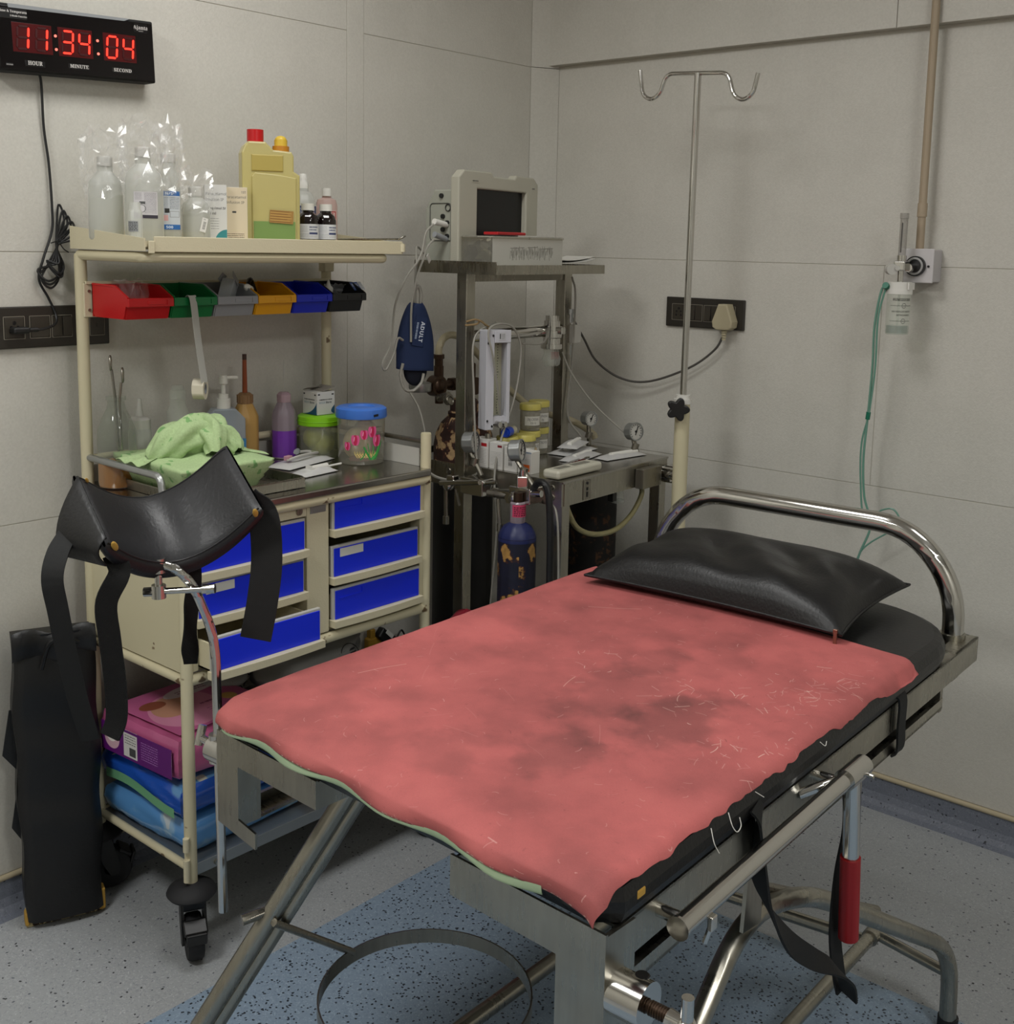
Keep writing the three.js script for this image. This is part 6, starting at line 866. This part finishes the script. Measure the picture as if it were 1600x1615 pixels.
  part('cable_tie', [wire([[-0.03, 1.335, -0.315], [0.0, 1.338, -0.3], [0.03, 1.345, -0.31], [0.05, 1.32, -0.3], [0.03, 1.31, -0.29], [0.05, 1.3, -0.28]], 0.0028, 30), wire([[-0.03, 1.345, -0.312], [0.0, 1.35, -0.3], [0.04, 1.33, -0.29]], 0.0024, 20)], std(0x8a7350, 0.6), t);
}
// gas cylinders
const rust = std(0xffffff, 0.75, { map: flake(3, [0.2, 0.11, 0.08], [0.7, 0.58, 0.42], [0.36, 0.17, 0.09], 0.53) });
const rustDark = std(0xffffff, 0.75, { map: flake(5, [0.075, 0.06, 0.05], [0.3, 0.19, 0.1], [0.18, 0.1, 0.05], 0.62) });
const rustBlue = std(0xffffff, 0.6, { map: flake(8, [0.07, 0.075, 0.16], [0.66, 0.5, 0.26], [0.36, 0.16, 0.07], 0.5) });
{
  const t = mt('gas_cylinder', 'tall rusty black gas cylinder with brass regulator', 'gas cylinder', 0.18, 0, -0.497);
  part('body', lathe([[0, 0.004], [0.08, 0.004], [0.089, 0.015], [0.089, 0.93]], 0, 0, 0, 36), std(0x100d0c, 0.6), t);
  part('shoulder', lathe([[0.0892, 0.9], [0.0892, 0.965], [0.083, 1.0], [0.068, 1.03], [0.05, 1.048], [0.03, 1.056]], 0, 0, 0, 36), rust, t);
  part('neck_ring', lathe([[0.044, 1.04], [0.048, 1.046], [0.048, 1.062], [0.042, 1.066], [0.042, 1.092], [0.036, 1.1], [0.02, 1.1]], 0, 0, 0, 28), rust, t);
  part('valve', [cyl(0.018, 0.12, 0.0, 1.15, 0), cyl(0.026, 0.03, 0.012, 1.14, 0.02, Math.PI / 2), box(0.03, 0.09, 0.03, 0.02, 1.16, 0, 0.005)], M.brass, t);
  const r = part('regulator', [cyl(0.03, 0.03, -0.122, 1.148, 0.0, Math.PI / 2, 0, 0, 24), ball(0.026, -0.122, 1.148, 0), cyl(0.011, 0.11, -0.06, 1.148, 0, 0, 0, Math.PI / 2), cyl(0.02, 0.026, -0.05, 1.148, 0, 0, 0, Math.PI / 2, 6), cyl(0.012, 0.03, -0.11, 1.112, 0)], M.brass, t);
  part('adjusting_knob', [cyl(0.011, 0.04, -0.135, 1.122, 0.04, Math.PI / 2 - 0.3), cyl(0.016, 0.012, -0.137, 1.117, 0.06, Math.PI / 2 - 0.3), P(new THREE.TorusGeometry(0.012, 0.003, 6, 18), -0.137, 1.115, 0.067, -0.3)], M.steelDull, r);
  part('regulator_gauge', [lathe([[0, -0.012], [0.03, -0.012], [0.032, -0.008], [0.032, 0.012], [0.028, 0.014], [0, 0.014]], -0.19, 1.15, 0, 26), cyl(0.006, 0.05, -0.155, 1.148, 0, 0, 0, Math.PI / 2)], M.alu, r);
  part('hose_tail', [cyl(0.014, 0.03, -0.113, 1.19, 0), cyl(0.012, 0.025, -0.113, 1.216, 0), cyl(0.016, 0.012, -0.113, 1.232, 0)], M.brass, r);
  part('gas_hose', wire([[-0.113, 1.23, 0], [-0.112, 1.258, 0.0], [-0.09, 1.285, 0], [-0.05, 1.29, 0], [0.0, 1.27, 0.0], [0.07, 1.215, 0.005], [0.15, 1.145, 0.01], [0.26, 1.068, 0.02], [0.32, 1.03, 0.07], [0.36, 1.012, 0.13], [0.4, 0.975, 0.18], [0.407, 0.957, 0.19]], 0.0105, 90, 10), M.hose, t);
  const b = mt('gas_cylinder', 'small blue gas cylinder with flaked paint and pink seal', 'gas cylinder', -0.068, 0.026, -0.092);
  part('body', lathe([[0, 0.1], [0.045, 0.1], [0.05, 0.108], [0.05, 0.778]], 0, 0, 0, 32), rustBlue, b); part('shoulder', lathe([[0.0502, 0.768], [0.0502, 0.776], [0.046, 0.79], [0.036, 0.805], [0.02, 0.815]], 0, 0, 0, 32), std(0x1a2250, 0.45), b);
  part('seal', lathe([[0.019, 0.812], [0.021, 0.82], [0.0205, 0.866], [0.017, 0.87]], 0, 0, 0, 24), phy(0xb8a8b0, 0.15, { transmission: 0.5, thickness: 0 }), b); part('pink_tag', wrap(0.0213, 0.032, 0.848, -1.6, 1.2), printed(128, 80, (g, W, H) => { wipe(g, W, H, '#c23a5e'); scribble(g, 10, 14, 108, 5, 13, '#4a0a1e', 7); }), b); part('valve', [cyl(0.012, 0.03, 0, 0.878, 0)], M.brass, b); part('stand_ring', [cyl(0.056, 0.126, 0, 0.037, 0)], M.blackMatt, b);
  const c = mt('gas_cylinder', 'dark rust-stained gas cylinder under right side of table', 'gas cylinder', 0.575, 0, -0.3); part('body', lathe([[0, 0.004], [0.07, 0.004], [0.075, 0.012], [0.075, 0.74]], 0, 0, 0, 32), rustDark, c); part('shoulder', lathe([[0.0752, 0.72], [0.0752, 0.76], [0.06, 0.8], [0.03, 0.82], [0.02, 0.86]], 0, 0, 0, 32), rustDark, c); part('valve', [cyl(0.014, 0.04, 0, 0.875, 0)], M.brass, c);
}
// ---------------------------------------------------------------- on the machine's table
{
  const draw = (i) => (g, W, H) => { wipe(g, W, H, '#cfcdc8'); if (i === 0) { g.fillStyle = '#a81a20'; g.fillRect(8, 40, 70, 34); g.fillRect(96, 40, 70, 34); } if (i === 1) { g.fillStyle = '#7a1a24'; g.fillRect(110, 20, 60, 26); } scribble(g, 12, 100, W - 24, 10, 16, '#8a8884', 4); if (i === 2) { g.fillStyle = '#333'; for (let k = 0; k < 20; k++) g.fillRect(60, 70 + k * 8, 60, rr(2, 5)); } if (i === 3) { g.fillStyle = '#d8641e'; g.fillRect(60, 170, 100, 90); g.fillStyle = '#8e9aa8'; g.fillRect(0, 0, W, 22); } };
  const lab = ['white ampoule box with two red bars beside left gauge', 'white ampoule box with dark red corner, second in row', 'white ampoule box with black barcode, third in row', 'white ampoule box with orange sticker nearest the corner'];
  [[0.026, -0.285, 0.052, 0.078], [0.028, -0.232, 0.046, 0.072], [0.03, -0.184, 0.042, 0.066], [0.034, -0.138, 0.044, 0.06]].forEach(([x, z, w, h], i) => { const t = mt('ampoule_box', lab[i], 'carton', x, TB, z); part('box', box(0.036, h, w, 0, h / 2, 0, 0.001), M.card, t); decal(w - 0.001, h - 0.001, printed(180, 290, draw(i)), t, 'print', -0.0184, h / 2, 0, 0, -Math.PI / 2); });
  const jar = (label, x, y, z, words, turn) => {
    const t = mt('drug_jar', label, 'jar', x, y, z, turn);
    part('jar', lathe([[0, 0.001], [0.027, 0.001], [0.029, 0.005], [0.029, 0.056], [0.027, 0.062]], 0, 0, 0, 28), phy(0xd9d6c8, 0.1, { transmission: 0.75, thickness: 0 }), t); part('lid', [lathe([[0, 0.077], [0.029, 0.077], [0.0312, 0.074], [0.0312, 0.06], [0.03, 0.06]], 0, 0, 0, 32)], std(0xb9ae58, 0.4), t);
    part('label', wrap(0.0297, 0.026, 0.03, -0.95, 0.75), printed(256, 90, (g, W, H) => { wipe(g, W, H, '#c4c2ba'); text(g, words[0], 128, 42, 36, '#222', 'sans-serif', 'center'); text(g, words[1] || '', 128, 78, 30, '#333', 'sans-serif', 'center'); }), t);
    part('ampoule', [cyl(0.006, 0.034, 0.006, 0.02, 0.008, 0.3, 0, 1.0, 10), cyl(0.006, 0.034, -0.008, 0.028, -0.002, 0.9, 0, 0.6, 10), cyl(0.006, 0.034, 0.002, 0.038, 0.004, 1.2, 0.4, 0.3, 10)], std(0x6a5a40, 0.3), t);
  };
  jar('yellow-lidded jar in lower row under the blue valve', 0.094, TB, -0.262, ['INJ ATROPINE'], -0.5); jar('yellow-lidded jar labelled for dexona in lower row', 0.158, TB, -0.25, ['INJ DEXONA'], -0.5);
  jar('yellow-lidded jar below the left upper jar', 0.222, TB, -0.283, ['INJ DEXTROSE'], -0.5); jar('yellow-lidded jar below the right upper jar', 0.291, TB, -0.305, ['INJ ATROPIN'], -0.5);
  jar('upper yellow-lidded jar on left of the stack', 0.222, TB + 0.0775, -0.283, ['INJ-CREMA', 'FIN 10'], -0.5); jar('upper yellow-lidded jar on right of the stack', 0.291, TB + 0.0775, -0.305, ['INJ PHENA', 'INJ'], -0.4);
  const v = mt('breathing_valve', 'blue and white breathing valve lying on jar lid', 'valve', 0.092, TB + 0.0775 + 0.0135, -0.255, 0.3); part('blue_cap', [cyl(0.0135, 0.03, -0.01, 0, 0, 0, 0, Math.PI / 2), cyl(0.0105, 0.012, -0.028, 0, 0, 0, 0, Math.PI / 2)], std(0x0c3fb8, 0.35), v); part('white_body', [cyl(0.012, 0.024, 0.018, 0, 0, 0, 0, Math.PI / 2), P(new THREE.TorusGeometry(0.01, 0.003, 6, 18), 0.031, 0, 0, 0, Math.PI / 2)], std(0xb8b39c, 0.45), v);
  const wp = phy(0xc9c8c6, 0.35, { transmission: 0.2, thickness: 0 });
  for (const [label, x, z, turn, w, d, y, s] of [['large folded white pouch at the back of the table', 0.375, -0.24, 0.1, 0.17, 0.075, 0.0, 4], ['white wrapped catheter pouch across the middle pouches', 0.31, -0.165, 0.2, 0.17, 0.06, 0.0, 6], ['long white syringe pouch nearest the right edge', 0.405, -0.09, -0.15, 0.17, 0.05, 0.0, 7], ['white pouch stacked on top of the back pouch', 0.37, -0.235, 0.35, 0.14, 0.06, 0.02, 9]]) { const t = mt('syringe_pouch', label, 'pouch', x, TB + y, z, turn); part('pouch', pouchGeo(w, d, 0.012, s), wp, t); part('barrel', [cyl(0.007, 0.09, 0.0, 0.011, 0.0, 0, 0, Math.PI / 2), cyl(0.005, 0.03, 0.055, 0.01, 0, 0, 0, Math.PI / 2)], M.white, t); }
  const a = mt('glass_ampoule', 'small clear ampoule standing before the yellow-lidded jars', 'ampoule', 0.13, TB, -0.19); part('body', lathe([[0, 0.001], [0.0075, 0.001], [0.0075, 0.028], [0.003, 0.034], [0.0045, 0.042], [0.002, 0.05], [0, 0.051]], 0, 0, 0, 16), phy(0xd8c8a8, 0.08, { transmission: 0.7, thickness: 0 }), a); part('label', wrap(0.0079, 0.014, 0.014, -1.4, 1.2), M.paper, a);
  const b = mt('blister_strip', 'foil blister strip with dark red tablets on table', 'blister', 0.215, TB, -0.115, 0.15); part('foil', box(0.1, 0.006, 0.034, 0, 0.004, 0, 0.001, 0.1), std(0x9c9a96, 0.3, { metalness: 0.5 }), b); for (let i = 0; i < 5; i++) part('tablet', ball(0.007, -0.04 + i * 0.02, 0.008, 0.004, [1, 0.5, 1]), std(0x4a1210, 0.25), b);
  const t2 = mt('thermometer_case', 'long white plastic case lying at near table corner', 'case', 0.102, TB, -0.042, 0.0); part('shell', [box(0.2, 0.024, 0.055, 0, 0.013, 0, 0.009)], std(0xb9b6a6, 0.4), t2); part('recess', [box(0.05, 0.002, 0.02, -0.05, 0.0252, 0.0, 0.001), box(0.07, 0.002, 0.02, 0.03, 0.0252, 0.0, 0.001)], std(0x77756a, 0.5), t2);
  const m = mt('metal_clip', 'small steel clamp lying beside the blister strip', 'clamp', 0.27, TB + 0.003, -0.13, 0.4); part('clamp', [sweep([[-0.03, 0.002, 0], [0.02, 0.004, 0.004], [0.04, 0.003, 0.01]], 0.003, 6), P(new THREE.TorusGeometry(0.008, 0.002, 6, 16), -0.036, 0.002, 0, Math.PI / 2)], M.steel, m);
}
// ---------------------------------------------------------------- on the top shelf: patient monitor, plastic box, papers
{
  const t = mt('patient_monitor', 'beige patient monitor with dark screen on top shelf', 'monitor', 0.164, MS, -0.436);
  const w = 0.338, h = 0.252;
  const out = [[-w / 2, 0.012], [-w / 2 + 0.008, 0.0], [w / 2 - 0.008, 0.0], [w / 2, 0.012], [w / 2, h - 0.022], [w / 2 - 0.018, h - 0.006], [0.075, h - 0.004], [0.065, h - 0.014], [-0.028, h - 0.012], [-0.038, h - 0.001], [-w / 2 + 0.02, h], [-w / 2, h - 0.018]];
  const hole = [[-0.1, 0.072], [0.122, 0.07], [0.122, 0.21], [-0.1, 0.212]];
  part('bezel', extr(out, 0.022, 0.004, [hole]).translate(0, 0.003, 0.048), M.monitor, t);
  part('screen', bx2(-0.107, 0.13, 0.064, 0.218, 0.046, 0.058), phy(0x050506, 0.3), t);
  part('housing', [extr([[-0.05, 0.002], [0.04, 0.002], [0.04, 0.2], [-0.02, 0.2], [-0.05, 0.15]].map(([z, y]) => [-z, y]), w - 0.016, 0.004).rotateY(Math.PI / 2).translate(-w / 2 + 0.008, 0.003, 0)], std(0x97988c, 0.55), t);
  const px = -w / 2 + 0.003; part('side_panel', [sweep(rounded([[px, 0.07, 0.04], [px, 0.17, 0.04], [px, 0.17, -0.036], [px, 0.07, -0.036], [px, 0.07, 0.04]], 0.012), 0.0014, 6)], std(0x4f4f48, 0.6), t);
  part('port', [[0.135, 0.012], [0.1, 0.012], [0.118, 0.028], [0.082, 0.028], [0.19, 0.006]].map(([y, z]) => cyl(0.0065, 0.006, px - 0.001, y, z, 0, 0, Math.PI / 2, 14)), M.black, t); part('port_ring', [P(new THREE.TorusGeometry(0.009, 0.0014, 6, 20), px - 0.001, 0.158, 0.03, 0, Math.PI / 2)], M.black, t);
  part('lead_plug', [cyl(0.0085, 0.05, px - 0.026, 0.116, 0.026, 0, 0, Math.PI / 2 - 0.15, 14, 0.0075)], M.white, t); part('lead_plug', [cyl(0.008, 0.05, px - 0.026, 0.08, 0.027, 0, 0, Math.PI / 2 - 0.25, 14, 0.007)], M.grey, t);
  part('lead', [wire([[px - 0.05, 0.113, 0.024], [px - 0.075, 0.09, 0.02], [px - 0.09, 0.04, 0.02], [px - 0.11, 0.01, 0.02], [px - 0.14, -0.03, 0.01], [px - 0.17, -0.1, 0.0], [px - 0.185, -0.2, 0.0], [px - 0.215, -0.25, 0.0], [px - 0.205, -0.27, 0.0], [px - 0.175, -0.23, 0.0], [px - 0.16, -0.19, 0.0], [px - 0.14, -0.195, 0.0]], 0.0032, 90), wire([[px - 0.05, 0.074, 0.026], [px - 0.07, 0.05, 0.02], [px - 0.085, 0.02, 0.02], [px - 0.1, -0.02, 0.015], [px - 0.118, -0.1, 0.01], [px - 0.12, -0.2, 0.01]], 0.0032, 60), wire([[px + 0.01, 0.02, -0.05], [px - 0.03, 0.05, -0.05], [px - 0.07, 0.045, -0.02], [px - 0.1, 0.005, 0.01]], 0.003, 40)], M.cable, t);
  part('lead_tag', box(0.03, 0.012, 0.001, px - 0.075, 0.022, 0.03, 0, 0.2, 0.3, -0.75), M.paper, t);
  decal(0.03, 0.01, printed(160, 56, (g, W, H) => { wipe(g, W, H, '#a8a596'); scribble(g, 10, 22, 130, 1, 10, '#222', 18); }), t, 'badge', -0.105, 0.232, 0.0745); decal(0.016, 0.01, printed(80, 50, (g, W, H) => { wipe(g, W, H, '#a8a596'); scribble(g, 10, 16, 56, 1, 10, '#333', 18); }), t, 'badge', 0.15, 0.222, 0.0745);
  const b = mt('plastic_box', 'clear plastic box with handwritten paper label on shelf', 'box', 0.16, MS + 0.001, -0.306);
  const W = 0.315, H = 0.08, D = 0.1, cp = phy(0xe2e0d8, 0.08, { transmission: 0.88, thickness: 0 });
  part('tub', [box(W, 0.002, D, 0, 0.002, 0), box(W, H, 0.002, 0, H / 2, D / 2), box(W, H, 0.002, 0, H / 2, -D / 2), box(0.002, H, D, W / 2, H / 2, 0), box(0.002, H, D, -W / 2, H / 2, 0)], cp, b); part('rim', [sweep(rounded([[0, H, D / 2 + 0.003], [W / 2 + 0.004, H, D / 2 + 0.003], [W / 2 + 0.004, H, -D / 2 - 0.003], [-W / 2 - 0.004, H, -D / 2 - 0.003], [-W / 2 - 0.004, H, D / 2 + 0.003], [0, H, D / 2 + 0.003]], 0.014), 0.004, 8)], cp, b);
  decal(0.31, 0.082, printed(620, 164, (g, Wd, Hd) => { wipe(g, Wd, Hd, '#b9b7ae'); g.strokeStyle = '#6d6a62'; g.lineWidth = 3; for (let i = 0; i < 60; i++) { const x = 150 + i * 6.4; g.beginPath(); g.moveTo(x, 60 + rr(-14, 16)); g.lineTo(x + rr(-8, 8), 100 + rr(-10, 26)); g.stroke(); } for (const [x, y, l] of [[150, 60, 120], [300, 56, 90], [420, 62, 110]]) { g.beginPath(); g.moveTo(x, y); g.lineTo(x + l, y - 4); g.stroke(); }  }, 0.85), b, 'paper_label', 0.001, 0.041, D / 2 + 0.0018);
  part('lid_card', [box(0.2, 0.002, 0.06, -0.02, H + 0.002, 0.0), box(0.08, 0.003, 0.03, 0.03, H + 0.005, 0.01)], M.card, b); part('contents', [facet(crumple(8, 6, (u, v) => V3(-0.15 + u * 0.1, 0.02 + 0.05 * v, -0.02 + 0.05 * Math.sin(u * 5 + v * 3)), 0.012, 5)), cyl(0.008, 0.09, -0.1, 0.042, 0.02, 0, 0, 0.75)], std(0xa9a79c, 0.4), b);
  const r = mt('red_tray', 'flat red plastic tray lying on the plastic box', 'tray', 0.12, MS + 0.001 + 0.085, -0.306, 0.05); part('tray', [box(0.13, 0.008, 0.05, 0, 0.006, 0, 0.003)], std(0xb01a20, 0.35), r);
  const p = mt('paper_sheet', 'printed paper sheets curling over right shelf end', 'paper', 0.4, MS + 0.012, -0.3, 0.05); part('sheet', grid(14, 8, (u, v) => V3((u - 0.5) * 0.14, 0.002 + 0.012 * u * u, (v - 0.5) * 0.12), 0.001), printed(256, 160, (g, Wd, Hd) => { wipe(g, Wd, Hd, '#bdbbb4'); scribble(g, 16, 20, 220, 9, 14, '#6a6862', 4); }, 0.9), p); part('sheet', grid(10, 6, (u, v) => V3((u - 0.4) * 0.15, 0.008 + 0.012 * u * u, (v - 0.5) * 0.1 - 0.01), 0.001), M.paper, p);
}
{ // blood pressure cuff hanging beside the shelf
  const t = mt('pressure_cuff', 'dark blue blood pressure cuff hanging beside the cylinder', 'cuff', -0.088, 1.285, -0.44, -0.3);
  const cm = std(0x0f2348, 0.8, { bumpMap: fabricBump, bumpScale: 0.0012 });
  part('outer_wrap', grid(24, 20, (u, v) => { const a = (u - 0.5) * 3.4, wd = 0.014 + 0.04 * Math.sin(Math.min(1, v * 1.4) * 1.5) ** 0.7, y = 0.105 - 0.175 * v - 0.012 * u * (v > 0.9 ? 1 : 0); return V3(Math.sin(a) * wd, y, Math.cos(a) * 0.022 - 0.004); }, 0.003), cm, t);
  part('inner_bladder', P(new THREE.SphereGeometry(1, 20, 14), 0.002, -0.075, -0.006, 0, 0, 0, [0.036, 0.045, 0.016]), std(0x0a1020, 0.85), t);
  decal(0.078, 0.034, printed(256, 120, (g, W, H) => { wipe(g, W, H, '#0f2348'); text(g, 'ADULT', 128, 56, 58, '#c9ced6', 'sans-serif', 'center', 'bold'); scribble(g, 50, 80, 150, 1, 10, '#8f9aac', 20); }, 0.8), t, 'lettering', -0.002, 0.03, 0.0226, 0, 0, -1.75);
  part('air_tube', [wire([[0.0, 0.08, 0.0], [-0.006, 0.13, 0.0], [0.006, 0.15, 0.0], [0.014, 0.13, 0.0], [0.012, 0.09, 0.0]], 0.005, 24, 8), wire([[-0.004, 0.1, 0.0], [-0.004, 0.21, 0.005]], 0.004, 8, 8), wire([[-0.045, -0.055, 0.01], [-0.052, -0.09, 0.01], [-0.04, -0.125, 0.012], [-0.015, -0.13, 0.014], [0.01, -0.11, 0.014], [0.018, -0.085, 0.012]], 0.0042, 30, 8), wire([[-0.03, -0.125, 0.012], [0.0, -0.18, 0.02], [0.014, -0.25, 0.03], [0.02, -0.33, 0.03]], 0.003, 30, 6)], M.cable, t);
}
{ // bags on the floor behind the bed
  const t = thing('red_plastic_bag', 'red plastic waste bag standing between trolley and machine', 'bag', [-0.855, 0.0, 0.46]);
  part('bag', grid(24, 16, (u, v) => { const a = u * 6.2832, b = v * Math.PI, n = 0.8 + 0.4 * noise(u * 8, v * 6, 8, 21); return V3(Math.cos(a) * Math.sin(b) ** 0.6 * 0.085 * n, 0.292 - Math.cos(b) * 0.29 * (0.97 + 0.06 * noise(u * 5, v * 3, 5, 3)), Math.sin(a) * Math.sin(b) ** 0.6 * 0.065 * n); }), phy(0x7a1526, 0.3), t);
}
renderer.render(scene, camera);
